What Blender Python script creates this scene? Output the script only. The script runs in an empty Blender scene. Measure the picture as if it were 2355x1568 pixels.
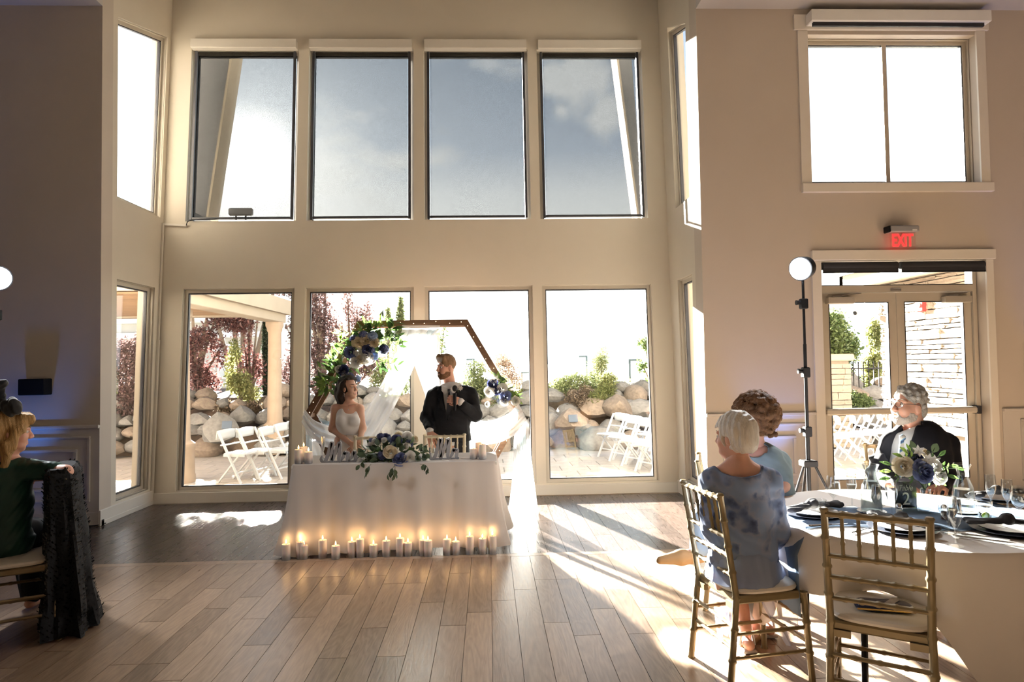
import bpy, bmesh, math, random
import numpy as np
from mathutils import Vector, Matrix, Quaternion, noise as mnoise
rnd = random.Random(7)
D = bpy.data
SC = bpy.context.scene
COL = SC.collection
# ---------------------------------------------------------------- camera
FPX, CX, CY, HC = 1500.0, 1177.5, 784.0, 1.61
_y, _p, _r = math.radians(2.1), math.radians(1.9), math.radians(-0.86)
FW = Vector((math.sin(_y)*math.cos(_p), math.cos(_y)*math.cos(_p), math.sin(_p)))
_rt = Vector((math.cos(_y), -math.sin(_y), 0)); _up = _rt.cross(FW)
RT = _rt*math.cos(_r) + _up*math.sin(_r)
UP = -_rt*math.sin(_r) + _up*math.cos(_r)
EYE = Vector((0, 0, HC))
cam = D.objects.new('camera', D.cameras.new('camera')); COL.objects.link(cam)
cam.data.sensor_width = 36.0; cam.data.lens = FPX/2355*36.0
cam.data.clip_start = 0.05; cam.data.clip_end = 3000
m = Matrix((RT, UP, -FW)).transposed().to_4x4(); m.translation = EYE
cam.matrix_world = m
SC.camera = cam
# ---------------------------------------------------------------- view, sky, sun
vs = SC.view_settings
vs.view_transform = 'Standard'; vs.look = 'None'; vs.gamma = 1.0; vs.use_curve_mapping = False
vs.exposure = -0.35
SC.cycles.use_denoising = True
SC.cycles.transparent_max_bounces = 10
SC.cycles.use_adaptive_sampling = True
SC.cycles.adaptive_threshold = 0.06
SC.cycles.max_bounces = 5
SC.cycles.diffuse_bounces = 4
SC.cycles.glossy_bounces = 3
SC.cycles.sample_clamp_indirect = 6.0
SC.cycles.caustics_reflective = False
SC.cycles.caustics_refractive = False
SUN = Vector((-0.325, 0.905, 0.285)).normalized()
def px_dir(px, py): return (RT*((px-CX)/FPX) - UP*((py-CY)/FPX) + FW).normalized()
def build_world():
    w = D.worlds.new('sky'); SC.world = w; w.use_nodes = True
    nt = w.node_tree; N = nt.nodes; L = nt.links; N.clear()
    out = N.new('ShaderNodeOutputWorld'); bg = N.new('ShaderNodeBackground')
    tc = N.new('ShaderNodeTexCoord')
    nrm = N.new('ShaderNodeVectorMath'); nrm.operation = 'NORMALIZE'; L.new(tc.outputs['Generated'], nrm.inputs[0])
    sep = N.new('ShaderNodeSeparateXYZ'); L.new(nrm.outputs[0], sep.inputs[0])
    # elevation gradient: hazy white horizon to blue overhead
    r = N.new('ShaderNodeValToRGB'); L.new(sep.outputs['Z'], r.inputs[0])
    e = r.color_ramp.elements
    e[0].position = 0.0; e[0].color = (0.62, 0.66, 0.70, 1)
    e[1].position = 1.0; e[1].color = (0.10, 0.19, 0.36, 1)
    for p_, c_ in ((0.03, (0.95, 0.97, 1.0)), (0.20, (1.35, 1.35, 1.32)), (0.25, (1.15, 1.18, 1.2)), (0.31, (0.60, 0.70, 0.84)), (0.42, (0.36, 0.46, 0.60)), (0.6, (0.25, 0.36, 0.55))):
        k = e.new(p_); k.color = (*c_, 1)
    # aureole around the sun
    dp = N.new('ShaderNodeVectorMath'); dp.operation = 'DOT_PRODUCT'
    L.new(nrm.outputs[0], dp.inputs[0]); dp.inputs[1].default_value = SUN
    def math_(op, a, b=None, clamp=False):
        n = N.new('ShaderNodeMath'); n.operation = op; n.use_clamp = clamp
        for i, v in enumerate((a, b)):
            if v is None: continue
            if isinstance(v, (int, float)): n.inputs[i].default_value = v
            else: L.new(v, n.inputs[i])
        return n.outputs[0]
    d = math_('MAXIMUM', dp.outputs['Value'], 0.0)
    g1 = math_('MULTIPLY', math_('POWER', d, 14.0), 0.40)
    g2 = math_('MULTIPLY', math_('POWER', d, 120.0), 1.0)
    g3 = math_('MULTIPLY', math_('POWER', d, 1500.0), 9.0)
    glow = math_('ADD', math_('ADD', g1, g2), g3)
    # broken clouds
    mp = N.new('ShaderNodeMapping'); L.new(nrm.outputs[0], mp.inputs[0]); mp.inputs['Scale'].default_value = (3.2, 3.2, 7.5)
    mp.inputs['Location'].default_value = (0.6, 0.35, 1.25)
    ns = N.new('ShaderNodeTexNoise'); ns.inputs['Scale'].default_value = 1.35; ns.inputs['Detail'].default_value = 6; ns.inputs['Roughness'].default_value = 0.55
    L.new(mp.outputs[0], ns.inputs['Vector'])
    cr = N.new('ShaderNodeMapRange'); cr.interpolation_type = 'SMOOTHSTEP'
    cr.inputs['From Min'].default_value = 0.55; cr.inputs['From Max'].default_value = 0.72
    L.new(ns.outputs['Fac'], cr.inputs['Value'])
    # one puffy cumulus bank and scattered scraps
    def puff(px, py, r0, r1):
        q = N.new('ShaderNodeVectorMath'); q.operation = 'DISTANCE'; L.new(nrm.outputs[0], q.inputs[0]); q.inputs[1].default_value = px_dir(px, py)
        n2 = N.new('ShaderNodeTexNoise'); n2.inputs['Scale'].default_value = 22; n2.inputs['Detail'].default_value = 5; L.new(nrm.outputs[0], n2.inputs['Vector'])
        d_ = math_('ADD', q.outputs['Value'], math_('MULTIPLY', math_('SUBTRACT', n2.outputs['Fac'], .5), r1*1.3))
        k = N.new('ShaderNodeMapRange'); k.interpolation_type = 'SMOOTHSTEP'; k.inputs['From Min'].default_value = r1; k.inputs['From Max'].default_value = r0; L.new(d_, k.inputs['Value']); return k.outputs[0]
    pf = math_('MAXIMUM', math_('MAXIMUM', puff(1330, 185, .02, .055), puff(1270, 175, .01, .035)), math_('MAXIMUM', puff(1400, 265, .01, .04), puff(1290, 255, .0, .02)))
    cf = math_('MAXIMUM', math_('MULTIPLY', cr.outputs[0], 0.8), math_('MULTIPLY', pf, .85))
    mx = N.new('ShaderNodeMix'); mx.data_type = 'RGBA'; L.new(cf, mx.inputs['Factor'])
    L.new(r.outputs['Color'], mx.inputs['A']); mx.inputs['B'].default_value = (1.1, 1.1, 1.08, 1)
    gc = N.new('ShaderNodeMix'); gc.data_type = 'RGBA'; gc.blend_type = 'ADD'; gc.inputs['Factor'].default_value = 1
    L.new(mx.outputs['Result'], gc.inputs['A'])
    gl = N.new('ShaderNodeCombineColor'); L.new(glow, gl.inputs[0]); L.new(math_('MULTIPLY', glow, .96), gl.inputs[1]); L.new(math_('MULTIPLY', glow, .88), gl.inputs[2])
    L.new(gl.outputs[0], gc.inputs['B'])
    L.new(gc.outputs['Result'], bg.inputs['Color']); bg.inputs['Strength'].default_value = SKY_STRENGTH
    L.new(bg.outputs[0], out.inputs[0])
SKY_STRENGTH = 3.3
build_world()
SC.world.cycles.sampling_method = 'MANUAL'; SC.world.cycles.sample_map_resolution = 512
sl = D.lights.new('sun', 'SUN'); sl.energy = 260.0; sl.angle = math.radians(1.0); sl.color = (1.0, 0.94, 0.85)
so = D.objects.new('sun', sl); COL.objects.link(so)
so.rotation_euler = SUN.to_track_quat('Z', 'Y').to_euler(); so.location = (-6, 20, 9)
# ---------------------------------------------------------------- helpers
def ray(px, py): return RT*((px-CX)/FPX) - UP*((py-CY)/FPX) + FW
def atY(px, py, Y): d = ray(px, py); return EYE + d*(Y/d.y)
def atZ(px, py, Z): d = ray(px, py); return EYE + d*((Z-HC)/d.z)
def tag(o, label=None, cat=None, group=None, kind=None):
    if label: o['label'] = label
    if cat: o['category'] = cat
    if group: o['group'] = group
    if kind: o['kind'] = kind
    return o
def empty(name, loc=(0, 0, 0), rz=0.0, label=None, cat=None, group=None, kind=None):
    o = D.objects.new(name, None); COL.objects.link(o); o.location = loc; o.rotation_euler = (0, 0, rz)
    o.empty_display_size = 0.05
    return tag(o, label, cat, group, kind)
def link(name, me, parent=None, mat=None, M=None):
    o = D.objects.new(name, me); COL.objects.link(o)
    if mat is not None and len(me.materials) == 0: me.materials.append(mat)
    if parent is not None: o.parent = parent
    if M is not None: o.matrix_basis = M
    return o
def copy_tree(o, parent=None):
    c = o.copy(); COL.objects.link(c); c.parent = parent
    for ch in list(o.children): copy_tree(ch, c)
    return c
def frame_to(p0, p1):
    z = (Vector(p1)-Vector(p0)); l = z.length; z.normalize()
    a = Vector((0, 0, 1)) if abs(z.z) < 0.95 else Vector((0, 1, 0))
    x = a.cross(z).normalized(); y = z.cross(x)
    return x, y, z, l
class MB:
    """collects geometry of one part"""
    def __init__(s): s.v = []; s.f = []; s.mi = []; s.cur = 0
    def add(s, vs, fs):
        b = len(s.v); s.v.extend([tuple(p) for p in vs]); s.f.extend([tuple(i+b for i in f) for f in fs]); s.mi.extend([s.cur]*len(fs)); return s
    def box(s, a, b, bev=0.0):
        x0, y0, z0 = a; x1, y1, z1 = b
        if bev <= 0:
            return s.add([(x0, y0, z0), (x1, y0, z0), (x1, y1, z0), (x0, y1, z0), (x0, y0, z1), (x1, y0, z1), (x1, y1, z1), (x0, y1, z1)],
                  [(3, 2, 1, 0), (4, 5, 6, 7), (0, 1, 5, 4), (1, 2, 6, 5), (2, 3, 7, 6), (3, 0, 4, 7)])
        e = bev
        vs = []
        for z, i in ((z0, e), (z0+e, 0), (z1-e, 0), (z1, e)):
            vs += [(x0+i, y0+i, z), (x1-i, y0+i, z), (x1-i, y1-i, z), (x0+i, y1-i, z)]
        fs = [(3, 2, 1, 0), (12, 13, 14, 15)]
        for k in range(3):
            for j in range(4):
                a_ = k*4+j; b_ = k*4+(j+1) % 4
                fs.append((a_, b_, b_+4, a_+4))
        return s.add(vs, fs)
    def bar(s, p0, p1, w, h, up=None):
        x, y, z, l = frame_to(p0, p1)
        if up is not None:
            y = (Vector(up) - z*Vector(up).dot(z)).normalized(); x = y.cross(z)
        p0 = Vector(p0); p1 = Vector(p1); vs = []
        for p in (p0, p1):
            for a, b in ((-1, -1), (1, -1), (1, 1), (-1, 1)): vs.append(p + x*(a*w/2) + y*(b*h/2))
        return s.add(vs, [(3, 2, 1, 0), (4, 5, 6, 7), (0, 1, 5, 4), (1, 2, 6, 5), (2, 3, 7, 6), (3, 0, 4, 7)])
    def cyl(s, p0, p1, r0, r1=None, n=10, caps=True):
        return s.tube([p0, p1], [r0, r0 if r1 is None else r1], n, caps)
    def tube(s, pts, rad, n=8, caps=True, closed=False):
        pts = [Vector(p) for p in pts]; m_ = len(pts)
        if not hasattr(rad, '__len__'): rad = [rad]*m_
        b = len(s.v); prev = None; vs = []
        for i, p in enumerate(pts):
            if closed: t = pts[(i+1) % m_]-pts[i-1]
            else: t = pts[min(i+1, m_-1)]-pts[max(i-1, 0)]
            if t.length < 1e-9: t = Vector((0, 0, 1))
            t.normalize()
            if prev is None:
                a = Vector((0, 0, 1)) if abs(t.z) < 0.9 else Vector((1, 0, 0)); x = a.cross(t).normalized()
            else:
                x = prev - t*prev.dot(t)
                if x.length < 1e-6: x = t.orthogonal()
                x.normalize()
            prev = x; y = t.cross(x)
            for k in range(n):
                a = 2*math.pi*k/n; vs.append(p + (x*math.cos(a)+y*math.sin(a))*rad[i])
        fs = []
        for i in range(m_ if closed else m_-1):
            j = (i+1) % m_
            for k in range(n):
                k2 = (k+1) % n; fs.append((i*n+k, i*n+k2, j*n+k2, j*n+k))
        if caps and not closed:
            fs.append(tuple(range(n-1, -1, -1))); fs.append(tuple((m_-1)*n+k for k in range(n)))
        return s.add(vs, fs)
    def lathe(s, prof, n=20, c=(0, 0, 0), close=True):
        vs = []; fs = []; m_ = len(prof)
        for (r, z) in prof:
            for k in range(n):
                a = 2*math.pi*k/n; vs.append((c[0]+r*math.cos(a), c[1]+r*math.sin(a), c[2]+z))
        for i in range(m_-1):
            for k in range(n):
                k2 = (k+1) % n; fs.append((i*n+k, i*n+k2, (i+1)*n+k2, (i+1)*n+k))
        if close:
            fs.append(tuple(range(n-1, -1, -1))); fs.append(tuple((m_-1)*n+k for k in range(n)))
        return s.add(vs, fs)
    def prism(s, poly, d):
        """3d polygon extruded by vector d"""
        d = Vector(d); n = len(poly); vs = [Vector(p) for p in poly]; vs += [p+d for p in vs]
        fs = [tuple(range(n-1, -1, -1)), tuple(range(n, 2*n))]
        for i in range(n): j = (i+1) % n; fs.append((i, j, j+n, i+n))
        return s.add(vs, fs)
    def ell(s, c, r, n=12, m_=8, M=None):
        vs = []; fs = []
        c = Vector(c)
        for i in range(1, m_):
            t = math.pi*i/m_
            for k in range(n):
                a = 2*math.pi*k/n
                p = Vector((r[0]*math.sin(t)*math.cos(a), r[1]*math.sin(t)*math.sin(a), r[2]*math.cos(t)))
                vs.append(c + (M @ p if M else p))
        t0 = Vector((0, 0, r[2])); t1 = Vector((0, 0, -r[2]))
        vs.append(c + (M @ t0 if M else t0)); vs.append(c + (M @ t1 if M else t1))
        for i in range(m_-2):
            for k in range(n):
                k2 = (k+1) % n; fs.append((i*n+k, (i+1)*n+k, (i+1)*n+k2, i*n+k2))
        T = (m_-1)*n
        for k in range(n):
            k2 = (k+1) % n; fs.append((k, k2, T)); fs.append(((m_-2)*n+k2, (m_-2)*n+k, T+1))
        return s.add(vs, fs)
    def sheet(s, grid, close_u=False):
        """rows of points -> quads"""
        R_ = len(grid); C_ = len(grid[0]); vs = [p for row in grid for p in row]; fs = []
        for i in range(R_-1):
            for j in range(C_ if close_u else C_-1):
                j2 = (j+1) % C_; fs.append((i*C_+j, i*C_+j2, (i+1)*C_+j2, (i+1)*C_+j))
        return s.add(vs, fs)
    def mesh(s, name, mat=None, smooth=True, fix=True):
        me = D.meshes.new(name); me.from_pydata(s.v, [], s.f)
        if mat is not None:
            for x in (mat if isinstance(mat, (list, tuple)) else [mat]): me.materials.append(x)
            if isinstance(mat, (list, tuple)): me.polygons.foreach_set('material_index', s.mi)
        if fix:
            bm = bmesh.new(); bm.from_mesh(me); bmesh.ops.recalc_face_normals(bm, faces=bm.faces); bm.to_mesh(me); bm.free()
        if smooth:
            me.polygons.foreach_set('use_smooth', [True]*len(me.polygons))
            me.set_sharp_from_angle(angle=math.radians(40))
        me.update(); return me
    def build(s, name, mat, parent=None, smooth=True, solid=0.0, sub=0, M=None):
        o = link(name, s.mesh(name, mat, smooth, fix=(solid == 0)), parent, None, M)
        if solid:
            q = o.modifiers.new('t', 'SOLIDIFY'); q.thickness = solid; q.offset = 0
        if sub:
            q = o.modifiers.new('s', 'SUBSURF'); q.levels = sub; q.render_levels = sub
        return o
def curve_pts(ctrl, n=24):
    """Catmull-Rom through control points"""
    P = [Vector(c) for c in ctrl]; P = [P[0]*2-P[1]] + P + [P[-1]*2-P[-2]]; out = []
    segs = len(P)-3
    for i in range(n+1):
        t = i/n*segs; k = min(int(t), segs-1); u = t-k
        a, b, c, d = P[k:k+4]
        out.append(0.5*((2*b)+(c-a)*u+(2*a-5*b+4*c-d)*u*u+(-a+3*b-3*c+d)*u**3))
    return out
# ---------------------------------------------------------------- materials
def nodes_of(name):
    m = D.materials.new(name); m.use_nodes = True; nt = m.node_tree
    return m, nt, nt.nodes, nt.links, nt.nodes['Principled BSDF']
def mat(name, col, rough=0.6, metal=0.0, noise=0.0, scale=8.0, bump=0.0, bscale=None, rand=0.0, trans=0.0, sheen=0.0, spec=None, emit=None, es=0.0, stretch=None, sss=0.0, coord='Object', coat=0.0, alpha=None):
    m, nt, N, L, b = nodes_of(name)
    b.inputs['Base Color'].default_value = (*col, 1); b.inputs['Roughness'].default_value = rough; b.inputs['Metallic'].default_value = metal
    if trans: b.inputs['Transmission Weight'].default_value = trans
    if sheen: b.inputs['Sheen Weight'].default_value = sheen
    if spec is not None: b.inputs['Specular IOR Level'].default_value = spec
    if coat: b.inputs['Coat Weight'].default_value = coat
    if emit: b.inputs['Emission Color'].default_value = (*emit, 1); b.inputs['Emission Strength'].default_value = es
    if sss: b.inputs['Subsurface Weight'].default_value = sss; b.inputs['Subsurface Radius'].default_value = (.02, .008, .004); b.inputs['Subsurface Scale'].default_value = 0.5
    if noise or bump:
        tc = N.new('ShaderNodeTexCoord'); v = tc.outputs[coord]
        if stretch:
            mp = N.new('ShaderNodeMapping'); mp.inputs['Scale'].default_value = stretch; L.new(v, mp.inputs[0]); v = mp.outputs[0]
        t = N.new('ShaderNodeTexNoise'); t.inputs['Scale'].default_value = scale; t.inputs['Detail'].default_value = 5; L.new(v, t.inputs['Vector'])
        if noise:
            hsv = N.new('ShaderNodeHueSaturation'); hsv.inputs['Color'].default_value = (*col, 1)
            mr = N.new('ShaderNodeMapRange'); mr.inputs['From Min'].default_value = .25; mr.inputs['From Max'].default_value = .75
            mr.inputs['To Min'].default_value = 1-noise; mr.inputs['To Max'].default_value = 1+noise
            L.new(t.outputs['Fac'], mr.inputs['Value']); L.new(mr.outputs[0], hsv.inputs['Value'])
            L.new(hsv.outputs[0], b.inputs['Base Color'])
        if bump:
            t2 = t
            if bscale:
                t2 = N.new('ShaderNodeTexNoise'); t2.inputs['Scale'].default_value = bscale; t2.inputs['Detail'].default_value = 4; L.new(v, t2.inputs['Vector'])
            bp = N.new('ShaderNodeBump'); bp.inputs['Strength'].default_value = bump; bp.inputs['Distance'].default_value = .01
            L.new(t2.outputs['Fac'], bp.inputs['Height']); L.new(bp.outputs[0], b.inputs['Normal'])
    if rand:
        oi = N.new('ShaderNodeObjectInfo'); h2 = N.new('ShaderNodeHueSaturation')
        src = b.inputs['Base Color'].links[0].from_socket if b.inputs['Base Color'].links else None
        if src: L.new(src, h2.inputs['Color'])
        else: h2.inputs['Color'].default_value = (*col, 1)
        mr = N.new('ShaderNodeMapRange'); mr.inputs['To Min'].default_value = 1-rand; mr.inputs['To Max'].default_value = 1+rand
        L.new(oi.outputs['Random'], mr.inputs['Value']); L.new(mr.outputs[0], h2.inputs['Value']); L.new(h2.outputs[0], b.inputs['Base Color'])
    if alpha is not None: b.inputs['Alpha'].default_value = alpha
    return m
def leaf_mat(name, c1, c2, trans=0.5, scale=3.0, rough=.5):
    """two-tone leaf with light shining through"""
    m, nt, N, L, b = nodes_of(name)
    tc = N.new('ShaderNodeTexCoord'); t = N.new('ShaderNodeTexNoise'); t.inputs['Scale'].default_value = scale; t.inputs['Detail'].default_value = 3
    geo = N.new('ShaderNodeNewGeometry'); L.new(geo.outputs['Position'], t.inputs['Vector'])
    oi = N.new('ShaderNodeObjectInfo')
    ad = N.new('ShaderNodeMath'); ad.operation = 'ADD'; L.new(t.outputs['Fac'], ad.inputs[0])
    ri = N.new('ShaderNodeMath'); ri.operation = 'MULTIPLY_ADD'; ri.inputs[1].default_value = .5; ri.inputs[2].default_value = -.25
    L.new(geo.outputs['Random Per Island'], ri.inputs[0]); L.new(ri.outputs[0], ad.inputs[1])
    a2 = N.new('ShaderNodeMath'); a2.operation = 'MULTIPLY_ADD'; L.new(oi.outputs['Random'], a2.inputs[0]); a2.inputs[1].default_value = .3; L.new(ad.outputs[0], a2.inputs[2])
    mr = N.new('ShaderNodeMapRange'); mr.inputs['From Min'].default_value = .35; mr.inputs['From Max'].default_value = .95; L.new(a2.outputs[0], mr.inputs['Value'])
    mx = N.new('ShaderNodeMix'); mx.data_type = 'RGBA'; L.new(mr.outputs[0], mx.inputs['Factor']); mx.inputs['A'].default_value = (*c1, 1); mx.inputs['B'].default_value = (*c2, 1)
    L.new(mx.outputs['Result'], b.inputs['Base Color']); b.inputs['Roughness'].default_value = rough
    tr = N.new('ShaderNodeBsdfTranslucent'); L.new(mx.outputs['Result'], tr.inputs['Color'])
    ms = N.new('ShaderNodeMixShader'); ms.inputs[0].default_value = trans
    L.new(b.outputs[0], ms.inputs[1]); L.new(tr.outputs[0], ms.inputs[2]); L.new(ms.outputs[0], N['Material Output'].inputs[0])
    return m
def sheer_mat(name, col, alpha=.6, trans=.6):
    """thin cloth: part see-through, part lit from behind"""
    m, nt, N, L, b = nodes_of(name)
    b.inputs['Base Color'].default_value = (*col, 1); b.inputs['Roughness'].default_value = .9; b.inputs['Specular IOR Level'].default_value = .1
    tr = N.new('ShaderNodeBsdfTranslucent'); tr.inputs['Color'].default_value = (*col, 1)
    ms = N.new('ShaderNodeMixShader'); ms.inputs[0].default_value = trans; L.new(b.outputs[0], ms.inputs[1]); L.new(tr.outputs[0], ms.inputs[2])
    tp = N.new('ShaderNodeBsdfTransparent'); m2 = N.new('ShaderNodeMixShader'); m2.inputs[0].default_value = alpha
    L.new(tp.outputs[0], m2.inputs[1]); L.new(ms.outputs[0], m2.inputs[2]); L.new(m2.outputs[0], N['Material Output'].inputs[0])
    return m
def glass_mat(name, tint=(1, 1, 1), rough=0.0, refl=1.0):
    """thin clear pane: straight-through light plus fresnel mirror"""
    m, nt, N, L, b = nodes_of(name); N.remove(b)
    tp = N.new('ShaderNodeBsdfTransparent'); tp.inputs['Color'].default_value = (*tint, 1)
    gl = N.new('ShaderNodeBsdfGlossy'); gl.inputs['Roughness'].default_value = rough
    lw = N.new('ShaderNodeLayerWeight'); lw.inputs['Blend'].default_value = .5
    pw = N.new('ShaderNodeMath'); pw.operation = 'POWER'; pw.inputs[1].default_value = 4.0; L.new(lw.outputs['Facing'], pw.inputs[0])
    mu = N.new('ShaderNodeMath'); mu.operation = 'MULTIPLY_ADD'; mu.inputs[1].default_value = .6*min(refl, 1.3); mu.inputs[2].default_value = .035*refl; L.new(pw.outputs[0], mu.inputs[0])
    ms = N.new('ShaderNodeMixShader'); L.new(mu.outputs[0], ms.inputs[0]); L.new(tp.outputs[0], ms.inputs[1]); L.new(gl.outputs[0], ms.inputs[2])
    L.new(ms.outputs[0], N['Material Output'].inputs[0]); return m
def wood_floor(name, dark, light, rough):
    """hand-scraped boards: per-board tone, long grain with cathedral figure, knots"""
    m, nt, N, L, b = nodes_of(name)
    geo = N.new('ShaderNodeNewGeometry'); oi = N.new('ShaderNodeObjectInfo')
    off = N.new('ShaderNodeVectorMath'); off.operation = 'MULTIPLY_ADD'
    cx = N.new('ShaderNodeCombineXYZ'); 
    for i in range(3): L.new(oi.outputs['Random'], cx.inputs[i])
    L.new(cx.outputs[0], off.inputs[0]); off.inputs[1].default_value = (37, 53, 11); L.new(geo.outputs['Position'], off.inputs[2])
    mp = N.new('ShaderNodeMapping'); mp.inputs['Scale'].default_value = (9, 1.3, 1); L.new(off.outputs[0], mp.inputs[0])
    n1 = N.new('ShaderNodeTexNoise'); n1.inputs['Scale'].default_value = 1.0; n1.inputs['Detail'].default_value = 2; n1.inputs['Distortion'].default_value = .6; L.new(mp.outputs[0], n1.inputs['Vector'])
    sn = N.new('ShaderNodeMath'); sn.operation = 'MULTIPLY'; sn.inputs[1].default_value = 60; L.new(n1.outputs['Fac'], sn.inputs[0])
    s2 = N.new('ShaderNodeMath'); s2.operation = 'SINE'; L.new(sn.outputs[0], s2.inputs[0])
    mp2 = N.new('ShaderNodeMapping'); mp2.inputs['Scale'].default_value = (70, 7, 1); L.new(off.outputs[0], mp2.inputs[0])
    n2 = N.new('ShaderNodeTexNoise'); n2.inputs['Scale'].default_value = 1.0; n2.inputs['Detail'].default_value = 3; L.new(mp2.outputs[0], n2.inputs['Vector'])
    ad = N.new('ShaderNodeMath'); ad.operation = 'MULTIPLY_ADD'; ad.inputs[1].default_value = .11; L.new(s2.outputs[0], ad.inputs[0]); L.new(n2.outputs['Fac'], ad.inputs[2])
    a3 = N.new('ShaderNodeMath'); a3.operation = 'MULTIPLY_ADD'; a3.inputs[1].default_value = .7; L.new(oi.outputs['Random'], a3.inputs[0]); L.new(ad.outputs[0], a3.inputs[2])
    mr = N.new('ShaderNodeMapRange'); mr.inputs['From Min'].default_value = .3; mr.inputs['From Max'].default_value = 1.4; L.new(a3.outputs[0], mr.inputs['Value'])
    mx = N.new('ShaderNodeMix'); mx.data_type = 'RGBA'; L.new(mr.outputs[0], mx.inputs['Factor']); mx.inputs['A'].default_value = (*dark, 1); mx.inputs['B'].default_value = (*light, 1)
    L.new(mx.outputs['Result'], b.inputs['Base Color'])
    rr = N.new('ShaderNodeMath'); rr.operation = 'MULTIPLY_ADD'; rr.inputs[1].default_value = .14; rr.inputs[2].default_value = rough; L.new(n2.outputs['Fac'], rr.inputs[0]); L.new(rr.outputs[0], b.inputs['Roughness'])
    bp = N.new('ShaderNodeBump'); bp.inputs['Strength'].default_value = .15; bp.inputs['Distance'].default_value = .004; L.new(ad.outputs[0], bp.inputs['Height']); L.new(bp.outputs[0], b.inputs['Normal'])
    return m
def shade_mat(name):
    """woven sun-screen cloth: open mesh with grey yarn"""
    m, nt, N, L, b = nodes_of(name)
    b.inputs['Base Color'].default_value = (.004, .004, .0045, 1); b.inputs['Roughness'].default_value = .9
    tr = N.new('ShaderNodeBsdfTranslucent'); tr.inputs['Color'].default_value = (.004, .004, .004, 1)
    ms = N.new('ShaderNodeMixShader'); ms.inputs[0].default_value = .5; L.new(b.outputs[0], ms.inputs[1]); L.new(tr.outputs[0], ms.inputs[2])
    tp = N.new('ShaderNodeBsdfTransparent')
    tc = N.new('ShaderNodeTexCoord'); mp = N.new('ShaderNodeMapping'); mp.inputs['Scale'].default_value = (190, 190, 190); L.new(tc.outputs['Object'], mp.inputs[0])
    ns = N.new('ShaderNodeTexNoise'); ns.inputs['Scale'].default_value = 1; ns.inputs['Detail'].default_value = 1; L.new(mp.outputs[0], ns.inputs['Vector'])
    mr = N.new('ShaderNodeMapRange'); mr.inputs['From Min'].default_value = .3; mr.inputs['From Max'].default_value = .7; mr.inputs['To Min'].default_value = SHADE_OPEN*.8; mr.inputs['To Max'].default_value = SHADE_OPEN*1.2
    L.new(ns.outputs['Fac'], mr.inputs['Value'])
    m2 = N.new('ShaderNodeMixShader'); L.new(mr.outputs[0], m2.inputs[0]); L.new(ms.outputs[0], m2.inputs[1]); L.new(tp.outputs[0], m2.inputs[2])
    L.new(m2.outputs[0], N['Material Output'].inputs[0]); return m
SHADE_OPEN = 0.42
M_ = {}
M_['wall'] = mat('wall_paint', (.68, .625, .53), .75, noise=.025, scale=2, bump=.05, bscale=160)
M_['wall_shaded'] = mat('wall_paint_shaded', (.56, .495, .425), .75, noise=.025, scale=2, bump=.05, bscale=160)  # same paint as the bay; the room's dimmer light is put into the colour
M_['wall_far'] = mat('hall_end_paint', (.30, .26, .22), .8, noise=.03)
M_['ceil'] = mat('ceiling_paint', (.50, .48, .46), .9, noise=.02, bump=.05, bscale=120)
M_['trim'] = mat('trim_paint', (.76, .72, .65), .45, noise=.02, scale=3)
M_['wains'] = mat('wainscot_paint', (.60, .56, .51), .45, noise=.02, scale=3)
M_['alu'] = mat('window_frame_metal', (.58, .53, .45), .42, .25, noise=.03, scale=4)
M_['gasket'] = mat('black_gasket', (.02, .02, .025), .5)
M_['glass'] = glass_mat('window_glass', (.97, .985, .98))
M_['shade'] = shade_mat('sun_screen_cloth')
M_['blackcloth'] = mat('black_shade_cloth', (.02, .02, .024), .8, noise=.1, scale=40)
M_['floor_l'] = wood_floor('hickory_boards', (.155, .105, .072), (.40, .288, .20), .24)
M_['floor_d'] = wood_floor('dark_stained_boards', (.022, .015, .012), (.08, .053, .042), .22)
M_['white'] = mat('white_paint', (.82, .82, .80), .4, noise=.02)
M_['black'] = mat('black_plastic', (.010, .010, .012), .6, noise=.05, spec=.15)
M_['chrome'] = mat('polished_steel', (.75, .75, .77), .18, 1.0)
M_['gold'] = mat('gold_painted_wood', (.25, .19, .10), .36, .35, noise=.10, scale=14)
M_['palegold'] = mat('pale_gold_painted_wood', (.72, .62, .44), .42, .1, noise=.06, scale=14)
M_['cushion'] = mat('ivory_vinyl_cushion', (.72, .66, .57), .42, noise=.03, scale=6)
M_['linen'] = mat('white_table_linen', (.80, .76, .72), .85, noise=.02, scale=5, bump=.05, bscale=220, sheen=.1)
M_['linen_g'] = mat('silver_grey_table_linen', (.70, .67, .66), .8, noise=.02, scale=5, bump=.05, bscale=220, sheen=.1)
M_['skin'] = mat('fair_skin', (.62, .36, .25), .5, noise=.05, scale=14, sss=.12)
M_['skin2'] = mat('rosy_skin', (.66, .36, .26), .5, noise=.07, scale=18, sss=.12)
M_['wood'] = mat('walnut_stained_wood', (.145, .075, .038), .45, noise=.25, scale=5, stretch=(1, 1, 14), bump=.1)
M_['clear'] = glass_mat('drinking_glass', (.96, .97, .97), 0.0, 2.2)
M_['water'] = glass_mat('water', (.93, .95, .96), .02, 1.2)
# ---------------------------------------------------------------- the room
YN, YF, TILT = 6.90, 7.94, math.radians(4.4)
XL, XR = -4.01, 2.31          # bay side walls
ZC = 5.43                     # room ceiling
MF = Matrix.Translation((0, YF, 0)) @ Matrix.Rotation(-TILT, 4, 'X')   # front wall frame: x along, z up the wall, -y into room
def fy(z): return YF + math.tan(TILT)*z
def struct(mb, name, mtl, label, cat, M=None, parent=None, smooth=False):
    o = mb.build(name, mtl, parent, smooth, M=M)
    if parent is None: tag(o, label, cat, kind='structure')
    return o
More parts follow.
